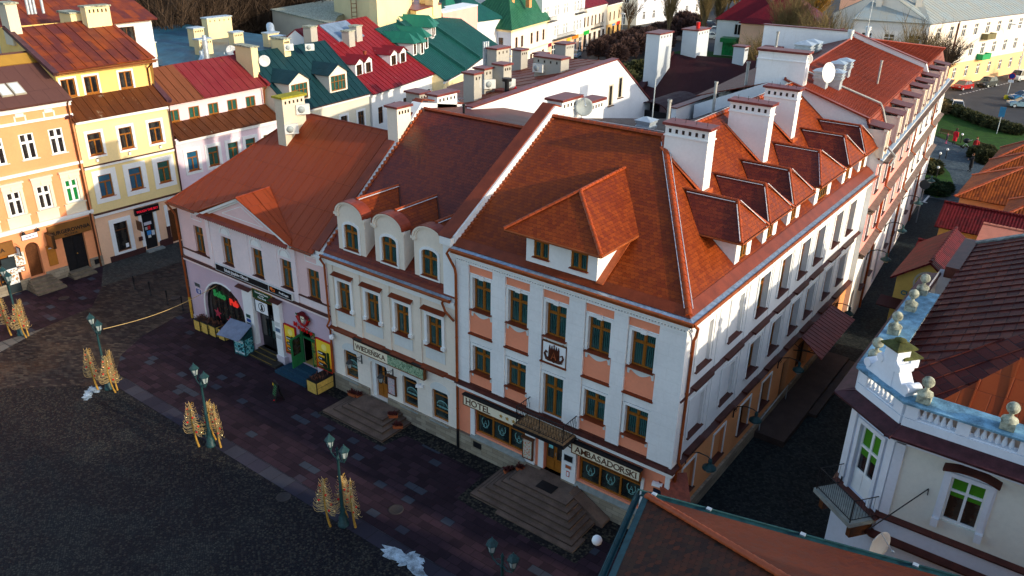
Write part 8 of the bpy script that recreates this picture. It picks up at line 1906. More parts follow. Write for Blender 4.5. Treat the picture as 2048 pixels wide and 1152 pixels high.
# awning, terrace and corner canopy
aw=thing('awning','dark red sheet awning over the side entrance in the narrow street','awning',(0,18.1,3.6))
P=[(0.02,-2.3,.45),(1.75,-3.2,-.25),(1.75,3.1,-.25),(.02,3.0,.45)]
mb=MB();mb.slab(P,.05);seams(mb,P,.4,.03,.02);mb.build('cover',plain('dull_red_awning',(.17,.028,.022),.5,.2,2),aw)
mb=MB()
for y in(-2.6,2.6):mb.mark().tube([(.02,y,-.5),(.6,y,-.35),(1.6,y,-.28)],.03,6);mb.tube([(.02,y,-.1),(.4,y,-.3),(.9,y,-.28),(1.1,y,-.05)],.02,5)
mb.build('bracket',M_['iron'],aw)
tr=thing('side_terrace','low brown entrance terrace with step along the side street wall','terrace',(0,10.4,0))
mb=MB();mb.box(.12,1.75,0,11.5,0,.38);mb.box(1.7,2.2,3.9,11.5,0,.2);mb.build('platform',plain('brown_terrace_stone',(.055,.038,.034),.75,.25,1.5),tr)
mb=MB();mb.tube([(.3,0.2,.4),(.3,.2,1.1),(.3,4.2,1.3),(.3,4.2,.4)],.025,6);mb.build('handrail',M_['galv'],tr)
co=thing('corner_canopy','slanted red brown sheet canopy box on the hotel corner by the HOTEL blade','canopy',(.45,.35,2.6))
P=[(-1.05,-.15,.75),(-.05,-1.3,-.02),(.85,-.55,-.02),(-.1,.75,.75)]
mb=MB();mb.slab(P,.06);mb.build('roof',plain('scuffed_red_canopy',(.24,.055,.028),.35,.35,5),co)
o=thing('hotel_blade_sign','narrow vertical HOTEL blade sign under the corner canopy','sign',(.62,-.35,.9),radians(40));mb=MB();mb.box(-.22,.22,-.08,.08,0,1.7);mb.build('case',woodf,o)
mb=MB();mb.box(-.17,.17,-.095,-.08,.06,1.64);mb.build('board',M_['signcream'],o)
for k,ch in enumerate('HOTEL'):textmesh(ch,.28,'letter',M_['black'],o,Matrix.Translation((0,-.1,1.45-k*.31)),.008,.006)
ba=MB();ba.lathe([(.35,0),(.4,.05),(.38,.75),(.42,.8),(.42,.95),(.2,1.02),(.001,1.04)],12,2.6,1.4);tag(ba.build('waste_container',plain('green_container',(.015,.09,.03),.5,.2,3)),'green waste container at the hotel corner under the gutter','container')
# ------------------------------------------------------------------ left row signs
def LT(y,z):return RZ(-48.9,y,z,W90)
def lsign(name,label,y,z,w,h,d,fm,bm,texts=(),lm='black',fr=.04):
    o=thing(name,label,'sign',(-48.9,y,z),W90)
    mb=MB();mb.box(-w/2,w/2,-d,0,0,h);mb.build('frame',fm,o);mb=MB();mb.box(-w/2+fr,w/2-fr,-d-.012,-d+.001,fr,h-fr);mb.build('board',bm,o)
    for body,sz,tz,bold in texts:textmesh(body,sz,'lettering',lm if not isinstance(lm,str)else M_[lm],o,Matrix.Translation((0,-d-.014,tz)),bold,.008)
    return o
bwood=plain('brown_fascia_board',(.20,.085,.02),.5,.15,2)
bs=lsign('restaurant_sign','wide brown BURGEROWNIA PIZZERIA fascia over the black door',-1.08,3.1,3.1,1.05,.16,bwood,bwood,(('BURGEROWNIA',.40,.45,.012),('PIZZERIA',.24,.15,.004)))
mb=MB();mb.lathe([(.18,0),(.2,.02),(.2,.06),(.17,.08)],12,.0,0);
lsign('restaurant_sign','brown fascia ending in RIA at the left edge of the photo',-6.6,2.95,3.0,.95,.16,bwood,bwood,(('PIZZERIA',.42,.42,.01),))
lsign('oval_plate','white plaque with clipped corners over the arched brown door',-3.88,3.62,1.15,.42,.06,M_['black'],M_['signwhite'],(('kawiarnia',.16,.2,.002),),'bluepaint',.03)
lsign('menu_board','orange wooden menu board with black windows beside the arched door',-2.68,1.2,.62,1.55,.08,plain('orange_board',(.42,.15,.02),.5,.1,4),plain('orange_board_face',(.46,.17,.025),.5,.1,4),(('MENU',.13,1.35,.006),),'signwhite')
pm=NT('poster_print');n_=pm.noise(6,3);pmx=pm.fin(pm.ramp(n_,[(.4,(.75,.75,.72)),(.52,(.7,.7,.66)),(.56,(.05,.05,.05)),(.62,(.6,.3,.1))]),.5)
lsign('poster','white poster with round drawing left of the arched door',-5.05,1.9,1.0,.95,.04,M_['signwhite'],pmx)
lsign('poster','small black and white poster below the round drawing',-5.1,1.4,.85,.42,.04,M_['black'],pmx)
lsign('poster','tall colourful menu poster on the dark board at the left',-5.65,.75,.75,1.15,.2,M_['signwhite'],pmx)
lsign('dark_board','tall dark slate board left of the posters',-5.7,.05,.95,2.7,.12,M_['blacksign'],plain('slate_board',(.02,.03,.035),.5,.2,2))
o=thing('projecting_sign','brown box sign projecting between the arched and black doors','sign',(-48.85,-2.75,2.75));mb=MB();mb.box(0,1.0,-.1,.1,0,1.05);mb.build('box',plain('dark_brown_box',(.05,.025,.01),.5),o);mb=MB();mb.box(.06,.94,-.112,-.1,.06,.98);mb.build('board',bwood,o)
o=thing('projecting_sign','small framed diamond sign on iron hook left of the arched door','sign',(-48.85,-4.95,2.8));mb=MB();mb.box(.1,.6,-.04,.04,0,.62);mb.tube([(0,0,.8),(.7,0,.75)],.015,5);mb.build('frame',M_['iron'],o);mb=MB();mb.box(.15,.55,-.05,-.04,.06,.56);mb.build('board',M_['signwhite'],o)
for y,lab in((-4.35,'left black spotlight over the white plaque'),(-3.35,'right black spotlight over the white plaque')):
    o=thing('spotlight',lab,'lamp',(-48.8,y,4.25));mb=MB();mb.lathe([(.05,.12),(.13,.0),(.12,-.08)],10,.25);mb.build('shade',M_['black'],o);mb=MB();mb.tube([(-.1,0,.1),(.2,0,.12)],.02,5);mb.build('arm',M_['iron'],o)
ld=lsign('led_sign','black LED ticker sign with red text over the yellow house door',5.05,3.2,2.05,.55,.18,M_['black'],M_['blacksign'],(('TOUCH THE SKY',.24,.27,.004),),emit('red_led',(.7,.01,.03),.4))
o=thing('projecting_sign','dark hanging sign beside the LED ticker','sign',(-48.85,4.0,2.1));mb=MB();mb.box(.1,.85,-.03,.03,0,.75);mb.tube([(0,0,.8),(.9,0,.8)],.015,5);mb.build('panel',M_['darkwood'],o)
o=thing('letter_box','small dark letter box between shop window and door','box',(-48.85,4.15,1.1),W90);mb=MB();mb.box(-.15,.15,-.1,0,0,.32);mb.build('box',M_['darktrim'],o)
o=thing('paper_notice','small white green notice in the corner of the yellow house shop window','notice',(-48.74,2.95,.95),W90);mb=MB();mb.box(-.12,.12,-.02,0,0,.32);mb.build('sheet',M_['signwhite'],o)
for y in(1.95,4.5,7.1):
    o=thing('floodlight',{1.95:'left white floodlight under the upper yellow windows',4.5:'middle white floodlight under the upper yellow windows',7.1:'right white floodlight under the upper yellow windows'}[y],'lamp',(-48.85,y,8.1));mb=MB();mb.box(0,.14,-.08,.08,0,.2);mb.build('housing',M_['signwhite'],o);mb=MB();mb.box(.02,.16,-.05,.05,.2,.24);mb.build('hood',M_['black'],o)
for x,y,z,lab in((-47.85,-6.6,0,'pale'),):pass
# ------------------------------------------------------------------ street furniture on the square
def planter(label,x,y,w,d,h,n,group=None,cat='planter'):
    o=thing('planter_box',label,cat,(x,y,0),0,group)
    mb=MB();mb.box(0,w,0,d,0,h-.03);mb.build('frame',M_['black'],o);mb=MB()
    for k in range(n):mb.mark().box(w*k/n+.04,w*(k+1)/n-.04,-.015,0,.06,h-.08)
    mb.mark().box(w,w+.015,.05,d-.05,.06,h/2-.03);mb.mark().box(w,w+.015,.05,d-.05,h/2+.02,h-.08)
    mb.build('yellow_panel',M_['yelbox'],o)
    mb=MB();rn=random.Random(int(x*10))
    for k in range(int(90*w)):
        px,py=rn.uniform(.05,w-.05),rn.uniform(.05,d-.05);a=rn.uniform(0,6.28);r=rn.uniform(.03,.1);hh=rn.uniform(.08,.2)
        mb.add([(px,py,h-.05),(px+r*cos(a),py+r*sin(a),h+hh),(px+r*cos(a+.9),py+r*sin(a+.9),h+hh*.8)],[(0,1,2)])
    mb.build('heather',M_['heather'],o);return o
for k,x in enumerate((-33.95,-33.2,-32.45,-31.6)):planter(['first yellow panelled planter, nearest the yellow pipe shoe','second yellow planter in the row under the pub window','third yellow planter in the row under the pub window','fourth yellow planter, next to the blue lottery kiosk'][k],x,-.98+.07*k,.66,.7,.82,1,'yellow planters under the pub window')
pl=planter('long slanted row of yellow planters with dry heather by the cream house',-22.15,-1.4,.85,1.35,.85,1)
mb=MB()
for k in range(4):mb.mark().box(.865,.88,.06+k*.33,.33+k*.33,.08,.38);mb.mark().box(.865,.88,.06+k*.33,.33+k*.33,.44,.76)
mb.build('yellow_panel',M_['yelbox'],pl)
ks=thing('lottery_kiosk','blue green advertising freezer kiosk with raised grey lid by the pub window','kiosk',(-29.1,-1.3,0),radians(8))
mb=MB();mb.box(-.05,.9,0,.75,0,1.25);mb.prism([(0,1.25),(.75,1.25),(.75,1.75)],'x',-.05,.9);mb.build('cabinet',plain('dark_teal_cabinet',(.01,.05,.06),.3,.4,3),ks)
mb=MB();mb.slab([(-.9,-.5,1.35),(.95,-.5,1.35),(.95,.75,1.95),(-.9,.75,1.95)],.04);mb.build('raised_lid',plain('blue_grey_lid',(.16,.20,.28),.35,.2,2),ks)
tt=NT('freezer_print');n_=tt.noise(5,4);
mb=MB();mb.box(.02,.85,-.012,0,.1,1.15);mb.mark().box(.9,.912,.05,.7,.1,1.15);mb.build('printed_panel',tt.fin(tt.ramp(n_,[(.42,(.008,.04,.05)),(.5,(.02,.30,.36)),(.56,(.3,.6,.62)),(.62,(.01,.05,.06))]),.3),ks)
textmesh('ŚWIEŻE',.2,'lettering',M_['signwhite'],ks,Matrix.Translation((.44,-.02,.98)),.004,.004);textmesh('MROŻONKI',.15,'lettering',M_['signwhite'],ks,Matrix.Translation((.44,-.02,.22)),.003,.004)
ab=thing('menu_board','black A shaped chalk board with yellow and red marks on the slabs','a-board',(-22.8,-3.0,0),radians(-18))
mb=MB();mb.slab([(-.33,-.28,0),(.33,-.28,0),(.33,0,1.1),(-.33,0,1.1)],.04);mb.mark().slab([(-.33,.28,0),(.33,.28,0),(.33,0,1.1),(-.33,0,1.1)],.04);mb.build('panel',M_['black'],ab)
mb=MB()
for k in range(5):z=.35+k*.13;mb.mark().box(-.18,.2,-.34+.255*z+.04,-.33+.255*z+.04,z,z+.03)
mb.build('chalk_line',plain('green_chalk',(.1,.4,.15),.8),ab)
mb=MB();mb.box(-.3,-.2,-.12,-.10,.8,.95);mb.build('yellow_mark',plain('yellow_mark',(.7,.5,.03),.8),ab);mb=MB();mb.lathe([(.05,0),(.05,.02)],8,.22,-.3,.12);mb.build('red_mark',M_['red'],ab)
def pot(label,x,y,z,rz,w=.5):
    o=thing('flower_pot',label,'flower pot',(x,y,z),rz);mb=MB();mb.add([(-w/2,-.1,0),(w/2,-.1,0),(w/2,.1,0),(-w/2,.1,0),(-w/2-.03,-.13,.18),(w/2+.03,-.13,.18),(w/2+.03,.13,.18),(-w/2-.03,.13,.18)],[(3,2,1,0),(4,5,6,7),(0,1,5,4),(1,2,6,5),(2,3,7,6),(3,0,4,7)]);mb.build('trough',M_['terracotta'],o)
    mb=MB();rn=random.Random(int(x*31+y*7))
    for k in range(110):
        px,py=rn.uniform(-w/2,w/2),rn.uniform(-.1,.1);a=rn.uniform(0,6.28);r=rn.uniform(.04,.13);hh=rn.uniform(.08,.26)
        mb.add([(px,py,.15),(px+r*cos(a),py+r*sin(a),.15+hh),(px+r*cos(a+.8),py+r*sin(a+.8),.15+hh*.75)],[(0,1,2)])
    mb.build('heather',plain('dark_red_heather',(.09,.022,.02),.9,.4,9)if 'dark_red_heather' not in D.materials else D.materials['dark_red_heather'],o)
pot('dry flower trough at the left back of the cream house steps',-19.35,-.45,.3,.1);pot('round dry plant pot beside the left trough on the cream house steps',-18.75,-.5,.45,1.4,.28)
pot('terracotta trough on the right top step of the cream house',-15.85,-.75,.45,.7);pot('terracotta trough low on the right side of the cream house steps',-15.25,-1.0,.15,.7)
pot('dry plant trough on the left of the hotel steps',-7.95,-.75,.5,1.2,.45);pot('round plant pot by the wall on the hotel steps',-7.35,-.65,.85,0,.3)
for k,(x,y)in enumerate(((-42.93,0),(-41.09,.16),(-38.81,.08),(-37.14,.19))):
    o=thing('bollard',['bollard nearest the yellow townhouse','second bollard from the yellow townhouse','third bollard, beside the round cover','bollard closest to the rose house'][k],'bollard',(x,y,0),0,'black bollards across the road')
    mb=MB();mb.lathe([(.09,0),(.09,.06),(.05,.1),(.045,.95),(.065,.98),(.06,1.04),(.03,1.08)],10);mb.build('post',M_['iron'],o)
# ornate lamp posts with golden light trees
def lamp_post():
    o=thing('lamp_post','x','lamp post',(0,0,0),0,'green twin lantern posts on the square')
    mb=MB();mb.lathe([(.26,0),(.26,.12),(.2,.16),(.21,.42),(.15,.5),(.12,.8),(.14,.84),(.085,.95),(.075,1.9),(.1,1.95),(.07,2.0),(.055,3.6),(.09,3.66),(.05,3.72),(.05,4.1),(.07,4.16),(.001,4.32)],12);mb.build('pole',M_['teal_iron'],o)
    mb=MB();gl=MB()
    for s in(-1,1):
        mb.tube([(0,0,3.7),(s*.25,0,3.62),(s*.5,0,3.72),(s*.55,0,3.9)],.028,6);mb.tube([(0,0,3.95),(s*.2,0,3.9),(s*.4,0,3.72)],.016,5)
        mb.lathe([(.05,0),(.07,.05),(.03,.1)],8,s*.55,0,3.85)
        lantern(mb,gl,s*.55,0,3.98,1.15)
    mb.build('lantern_arm',M_['teal_iron'],o);gl.build('lantern_glass',lg,o)
    mb=MB();mb.tube([(0,0,4.1),(0,0,3.0)],.012,4);return o
def light_tree():
    o=thing('light_tree','x','light decoration',(0,0,0),0,'golden wire trees round the lamp posts')
    mb=MB();mb.tube([(.16,0,0),(.06,0,.4),(0,0,.9),(-.04,0,1.5),(.02,0,2.1),(.05,0,2.55),(.2,0,2.72)],.06,6,r2=.02);mb.build('tinsel_trunk',M_['goldwire'],o)
    mb=MB();rn=random.Random(4)
    for k in range(15):
        z=.82+k*.122;L=(.58-.033*k)
        for s in(-1,1):
            for dy in(-.10,.10):
                w=L*rn.uniform(.85,1.1);zz=z+rn.uniform(-.04,.04)
                mb.tube([(0,0,zz+.10),(s*w*.35,dy*.5,zz+.03),(s*w*.75,dy,zz-.05),(s*w,dy,zz+.0),(s*(w+.05),dy,zz+.11)],.016,4,r2=.009)
            mb.tube([(0,0,z+.05),(s*L*.4,0,z-.10),(s*L*.8,0,z-.12)],.012,4)
    mb.build('branch_wire',M_['palewire'],o)
    rn=random.Random(9)
    for m,nm,cnt in(('redball','red_bauble',6),('goldball','gold_bauble',8)):
        b=MB();b.ball(0,0,0,.062 if m=='redball' else.05,8,6);first=None
        for k in range(cnt):
            z=.9+1.5*(k+rn.random()*.6)/cnt;L=.58-.26*(z-.85);x=rn.choice((-1,1))*L*rn.uniform(.2,.85)
            if first is None:first=b.build(nm,M_[m],o);q=first
            else:q=first.copy();COL.objects.link(q)
            q.parent=o;q.matrix_local=Matrix.Translation((x,rn.uniform(-.08,.08),z))
    return o
lp0=lamp_post();lt0=light_tree()
spots_=[(-31.3,-8.35,'lamp post holding the long wire to the rose house'),(-21.9,-8.0,'lamp post with lanterns nearest the rose house front slabs'),(-11.95,-7.9,'lamp post before the cream house, above the manhole'),(-42.0,-8.4,'lamp post at the left edge by the orange house'),(-2.35,-8.6,'lamp post cut off by the bottom edge of the photo')]
for i,(x,y,lab)in enumerate(spots_):
    p=lp0 if i==0 else dup_tree(lp0);p.location=(x,y,0);p.rotation_euler=(0,0,radians(-8));p['label']=lab
    for j,(dx,dy,a,s)in enumerate(((-.52,-.50,15,1.0),(.42,.22,-10,.97),(.62,-.12,50,.92))):
        if j==2 and i in(1,2,4):dx,dy,a=-.25,.30,80
        q=lt0 if i==0 and j==0 else dup_tree(lt0)
        q.location=(x+dx,y+dy,0);q.rotation_euler=(0,0,radians(a));q.scale=(s,s,s)
        q['label']=['left','right','rear'][j]+' golden wire tree at the '+['post with the long wire','post nearest the rose house slabs','post before the cream house','post at the left edge','post cut by the bottom edge'][i]
o=thing('waste_bin','dark blue green litter bin behind the second lamp post','bin',(-22.9,-7.6,0));mb=MB();mb.box(-.3,.3,-.25,.25,.1,.9);mb.build('body',plain('dark_bin',(.01,.03,.04),.5),o);mb=MB();mb.box(-.33,.33,-.28,.28,.9,.96);mb.build('lid',M_['iron'],o)
mb=MB();P0_,P1_=Vector((-30.75,-8.2,4.0)),Vector((-31.5,0.0,2.9));P1_=Vector((-32.3,0,3.3))
mb.tube([P0_+(P1_-P0_)*(k/12)-Vector((0,0,.35*sin(pi*k/12)))for k in range(13)],.02,5);tag(mb.build('hanging_wire',M_['palewire']),'pale slack wire from the left lamp post to the pub window wall','wire')
mb=MB();mb.ball(0,0,0,.18,10,6);o=mb.build('white_globe_lamp',M_['signwhite']);o.location=(1.25,-8.2,6.6);tag(o,'small white globe at the outer edge of the green foreground gutter','lamp')
# ------------------------------------------------------------------ dishes, air conditioners, masts
def dish(label,loc,r,az_,el=20,m='dish',mast=None):
    o=thing('satellite_dish',label,'satellite dish',loc,radians(az_));T=Matrix.Rotation(radians(90-el),4,'Y')
    mb=MB();mb.T=T;mb.lathe([(.001,-.12*r/.5),(r*.5,-.09*r/.5),(r*.85,-.03*r/.5),(r,0.0),(r*.99,.015),(r*.8,-.02*r/.5),(r*.4,-.08*r/.5),(.001,-.1*r/.5)],20);mb.build('reflector',M_[m],o)
    mb=MB();mb.T=T;mb.tube([(-r*.95,0,0),(-r*.2,0,r*.9)],.018,5);mb.ball(-r*.2,0,r*.95,.06,6,4);mb.build('feed_arm',M_['galv'],o)
    mb=MB();mb.tube([(-.12,0,0),(-.3,0,-.05),(-.3,0,-(mast or.5))],.03,6);mb.build('mast',M_['galv'],o);return o
dish('white oval dish on the grey chimney beside the ribbed red roof',(-3.6,25.5,16.9),.62,-20,10)
dish('small round white dish on a mast at the hotel ridge end',(-4.95,25.2,17.6),.36,-60,0,mast=1.6)
dish('grey round dish on the twin chimney behind the hotel ridge',(-11.35,9.9,16.2),.48,-50,10,'greydish')
dish('large pale dish between grey chimneys behind the rose house ridge',(-22.5,17.2,13.3),.85,-60,5,'greydish',1.5)
dish('white oval dish on the balcony corner of the balustraded house',(8.6,-1.3,5.55),.55,-25,5)
o=thing('barn_lamp','white enamel lamp disc below the balcony dish','street lamp',(8.2,-1.9,4.9));mb=MB();mb.lathe([(.06,.2),(.1,.12),(.22,.06),(.5,-.04),(.5,-.08)],18);mb.build('shade',plain('grey_enamel',(.36,.45,.55),.3),o);mb=MB();mb.lathe([(.2,.07),(.12,.22),(.05,.26)],12);mb.tube([(0,0,.2),(.3,.8,.5),(.4,1.5,.4)],.03,6);mb.build('arm',M_['black'],o)
dish('round white dish on the bordeaux roof gable chimney',(-50.8,19.3,13.2),.5,-40,8);dish('white dish on the cream vent chimney of the blue roof',(-60.2,22.5,12.8),.5,-40,8)
dish('big worn white dish at the top left corner of the photo',(-58,-1.2,19.2),.95,-70,10)
def ac(label,loc,rz):
    o=thing('air_conditioner',label,'air conditioner',loc,radians(rz));mb=MB();mb.box(-.42,.42,-.3,0,0,.6);mb.build('casing',M_['acbody'],o)
    mb=MB();mb.T=Matrix.Translation((-.1,-.305,.3))@Matrix.Rotation(pi/2,4,'X');mb.lathe([(.22,0),(.22,.01),(.001,.012)],14);mb.build('fan_grille',M_['greydish'],o)
    mb=MB();mb.tube([(-.3,-.28,-.02),(-.3,.05,-.02)],.02,4);mb.mark().tube([(.3,-.28,-.02),(.3,.05,-.02)],.02,4);mb.build('bracket',M_['copper'],o)
ac('lower air conditioner on the mossy rose house chimney',(-29.38,4.85,12.85),60);ac('upper air conditioner on the mossy rose house chimney',(-29.38,5.85,13.9),60)
ac('air conditioner on the wide grey chimney of the brick red roof',(-24.7,24.75,14.6),5)
ac('left air conditioner on the paired grey chimneys by the white gable',(-24.25,18.0,14.4),60);ac('right air conditioner on the paired grey chimneys by the white gable',(-23.35,19.1,14.4),60)
ac('left air conditioner on the dark green roof chimney',(-52.6,23.5,13.5),60);ac('right air conditioner on the dark green roof chimney',(-51.8,25.3,13.4),60)
ac('air conditioner on the chimney cluster of the blue roof',(-58.5,29.0,12.2),60)
o=thing('roof_antenna','thin white television aerial behind the cream house ridge','antenna',(-23.0,15.2,12.2));mb=MB();mb.tube([(0,0,0),(0,0,3.6)],.035,6);mb.build('mast',M_['galv'],o);mb=MB()
mb.tube([(-.5,.3,3.0),(.5,-.3,3.0)],.02,4);mb.tube([(-.5,.3,2.9),(-.5,.3,3.6)],.03,4);mb.tube([(.5,-.3,2.9),(.5,-.3,3.5)],.03,4);mb.tube([(-2.0,-1.2,2.0),(.3,.1,2.1)],.015,4)
for k in range(9):mb.tube([(-2.0+k*.25,-1.2+k*.14-.2,2.0),(-2.0+k*.25,-1.2+k*.14+.2,2.05)],.008,3)
mb.build('aerial_rods',M_['dish'],o)
for(x,y,z,h,lab)in((-8.9,13.0,14.2,3.4,'thin lightning rod beside the steel vent behind the hotel ridge'),(-7.6,48.5,15.6,4.0,'thin mast at the apex of the ribbed red roof')):
    o=thing('lightning_mast',lab,'mast',(x,y,z));mb=MB();mb.tube([(0,0,0),(0,0,h)],.03,5);mb.build('rod',M_['galv'],o)
o=thing('flagpole_bracket','thin iron pole reaching from the corner house wall by the balcony','pole',(9.5,-.4,7.9));mb=MB();mb.tube([(-1.35,-.8,-1.9),(0,0,0)],.022,5);mb.tube([(0,0,0),(.02,-.02,-.25)],.015,4);mb.build('pole',M_['iron'],o)
# ------------------------------------------------------------------ people
def person(label,loc,rz,coat,legs,hair,pose='stand',s=1.0,coatlen=.85,bag=None):
    o=thing('person',label,'person',loc,rz);o.scale=(s,s,s)
    sit=pose=='sit'
    hipz=.50 if sit else.92
    J={'pel':(0,0,hipz,.15),'bel':(0,0,hipz+.2,.14),'che':(0,.0,hipz+.42,.16),'nek':(0,0,hipz+.56,.065),'hd0':(0,-.01,hipz+.66,.085),'hd1':(0,-.02,hipz+.76,.10),'hd2':(0,-.01,hipz+.84,.07)}
    E_=[('pel','bel'),('bel','che'),('che','nek'),('nek','hd0'),('hd0','hd1'),('hd1','hd2')]
    for q,sg in(('l',-1),('r',1)):
        st=.06*sg if pose=='walk' else.02*sg
        J['sh'+q]=(sg*.19,0,hipz+.48,.075)
        if pose=='hold':J['el'+q]=(sg*.24,-.10,hipz+.24,.05);J['wr'+q]=(sg*.10,-.30,hipz+.30,.035);J['hn'+q]=(sg*.07,-.38,hipz+.33,.04)
        else:J['el'+q]=(sg*.26,.02-st,hipz+.20,.05);J['wr'+q]=(sg*.26,-.06-st*1.5,hipz-.03,.035);J['hn'+q]=(sg*.255,-.08-st*1.7,hipz-.12,.038)
        J['hi'+q]=(sg*.10,0,hipz-.06,.10)
        if sit:J['kn'+q]=(sg*.11,-.42,hipz+.0,.07);J['an'+q]=(sg*.11,-.45,.09,.045);J['to'+q]=(sg*.12,-.62,.04,.04)
        else:J['kn'+q]=(sg*.10,-.02-st*2,.49,.07);J['an'+q]=(sg*.10,.02+st*3,.09,.045);J['to'+q]=(sg*.12,-.14+st*3,.04,.04)
        E_+=[('che','sh'+q),('sh'+q,'el'+q),('el'+q,'wr'+q),('wr'+q,'hn'+q),('pel','hi'+q),('hi'+q,'kn'+q),('kn'+q,'an'+q),('an'+q,'to'+q)]
    names=list(J);idx={n:i for i,n in enumerate(names)}
    me=D.meshes.new('body');me.from_pydata([J[n][:3]for n in names],[(idx[a],idx[b])for a,b in E_],[])
    b=D.objects.new('body',me);COL.objects.link(b);b.parent=o
    md=b.modifiers.new('skin','SKIN');md.use_smooth_shade=True
    for n,v in zip(names,me.skin_vertices[0].data):r=J[n][3];v.radius=(r,r*.85);v.use_root=(n=='pel')
    sb=b.modifiers.new('sub','SUBSURF');sb.levels=sb.render_levels=2
    me.materials.append(plain('clothing_'+label[:12].replace(' ','_'),legs,.8,.2,8))
    # coat
    mb=MB();z0=hipz-.06-(coatlen-.55)if not sit else hipz-.05
    mb.add([],[])
    prof=[(.21,z0),(.19,hipz+.05),(.165,hipz+.22),(.19,hipz+.42),(.15,hipz+.53),(.08,hipz+.57)]
    n=14;vs=[(r*1.08*cos(2*pi*k/n),r*.78*sin(2*pi*k/n),z)for r,z in prof for k in range(n)]
    mb.add(vs,[(i*n+k,i*n+(k+1)%n,(i+1)*n+(k+1)%n,(i+1)*n+k)for i in range(len(prof)-1)for k in range(n)],True)
    for q in 'lr':mb.tube([J['sh'+q][:3],J['el'+q][:3],J['wr'+q][:3]],.075,8,r2=.05)
    mb.build('coat',plain('coat_'+label[:12].replace(' ','_'),coat,.8,.15,8),b)
    mb=MB();mb.ball(0,-.005,hipz+.80,.115,12,8,1.05);h=mb.build('hair',plain('hair_'+label[:12].replace(' ','_'),hair,.8),b)
    mb=MB();hz=hipz+.74
    mb.ball(0,-.045,hz,.085,12,8,1.2);mb.ball(0,-.135,hz-.01,.016,6,4,1.4)
    for sg in(-1,1):mb.ball(sg*.088,-.01,hz,.02,6,4,1.5)
    mb.build('face',M_['skin'],b)
    mb=MB()
    for sg in(-1,1):mb.mark().ball(sg*.032,-.125,hz+.02,.012,6,4)
    mb.mark().box(-.025,.025,-.128,-.12,hz-.045,hz-.037);mb.build('eye',M_['black'],b)
    for q,sg in(('l',-1),('r',1)):
        x,y,z,_=J['hn'+q];mb=MB();mb.ball(x,y,z,.035,8,5,1.2)
        for k in range(4):mb.tube([(x+(-.022+.015*k),y-.01,z-.03),(x+(-.024+.016*k),y-.02,z-.075+.006*abs(k-1)),(x+(-.022+.015*k),y-.035,z-.10+.006*abs(k-1))],.0085,5)
        mb.tube([(x-sg*.03,y-.015,z),(x-sg*.05,y-.035,z-.04)],.010,5);mb.build('hand',M_['skin'],b)
    return o
person('woman in a red coat standing on the park path near the bench',(-4.5,87.6,0),radians(160),(.55,.015,.03),(.02,.02,.03),(.05,.03,.02),'stand',1.15,1.0)
person('small child in dark jacket and pink shoes beside the red coat',(-5.35,87.3,0),radians(120),(.06,.05,.06),(.55,.12,.22),(.2,.08,.03),'stand',.78,.8)
person('person in a long black coat standing alone on the park path',(-.55,75.3,0),radians(-60),(.012,.012,.014),(.012,.012,.016),(.12,.05,.02),'hold',1.15,1.0)
person('person in red sitting on the right park bench',(-1.9,86.5,.05),radians(10),(.35,.02,.02),(.05,.04,.07),(.2,.05,.02),'sit',1.1)
person('pedestrian in dark red at the end of the far street',(-92.6,195,0),0,(.25,.02,.04),(.03,.03,.05),(.05,.03,.02),'walk',1.15)
person('person in grey crossing the shaded square of the far street',(-82.5,153.5,0),1.0,(.15,.2,.3),(.03,.03,.05),(.05,.03,.02),'walk',1.1)
o=thing('pram','black baby pram on the park path beside the benches','pram',(-3.0,86.5,0),.6)
mb=MB();mb.T=Matrix.Translation((0,0,.95));mb.ball(0,0,0,.42,10,6,.75);mb.build('hood',M_['black'],o)
mb=MB()
for x in(-.35,.4):
    for y in(-.25,.25):mb.mark();mb.T=Matrix.Translation((x,y,.16))@Matrix.Rotation(pi/2,4,'X');mb.lathe([(.15,-.02),(.16,0),(.15,.02)],12)
mb.build('wheel',M_['rubber'],o)
mb=MB();mb.tube([(-.35,0,.2),(.1,0,.8),(.7,0,1.1)],.025,5);mb.tube([(.4,0,.2),(-.1,0,.7)],.025,5);mb.build('chassis',M_['galv'],o)
# benches, park lamps
def bench(label,loc,rz):
    o=thing('park_bench',label,'bench',loc,radians(rz),'park benches along the path')
    mb=MB();[mb.box(-.9,.9,-.25+.13*k,-.15+.13*k,.43,.46)for k in range(4)];mb.build('seat',M_['darkwood'],o)
    mb=MB();[mb.box(-.9,.9,.27+.02*k,.30+.02*k,.55+.13*k,.65+.13*k)for k in range(3)];mb.build('backrest',M_['darkwood'],o)
    for s in(-.75,.75):mb=MB();mb.tube([(s,-.2,0),(s,-.2,.43),(s,.22,.43),(s,.35,.95)],.03,6);mb.tube([(s,.22,.43),(s,.3,0)],.03,6);mb.build('leg',M_['iron'],o)
bench('dark park bench at the left of the path by the lawn',(-6.3,91.2,0),-20);bench('park bench on the right with a seated person',(-1.5,86.6,0),-25);bench('small bench half hidden by the dark shrubs',(-.3,84.8,0),-50)
for k,(x,y,lab)in enumerate(((-3.97,89.0,'low park lamp by the lawn edge, next to the red coat'),(-3.87,79.5,'low park lamp at the tip of the small lawn'),(-4.15,77.0,'low park lamp between the two hedge beds'),(-3.0,70.3,'low park lamp inside the near hedge bed'),(-.6,84.2,'low park lamp by the right shrubs'))):
    o=thing('bollard_light',lab,'park lamp',(x,y,0),0,'low bollard lights in the park');mb=MB();mb.tube([(0,0,0),(0,0,1.0)],.06,8);mb.build('post',M_['iron'],o);mb=MB();mb.ball(0,0,1.12,.15,10,6);mb.build('globe',M_['signwhite'],o)
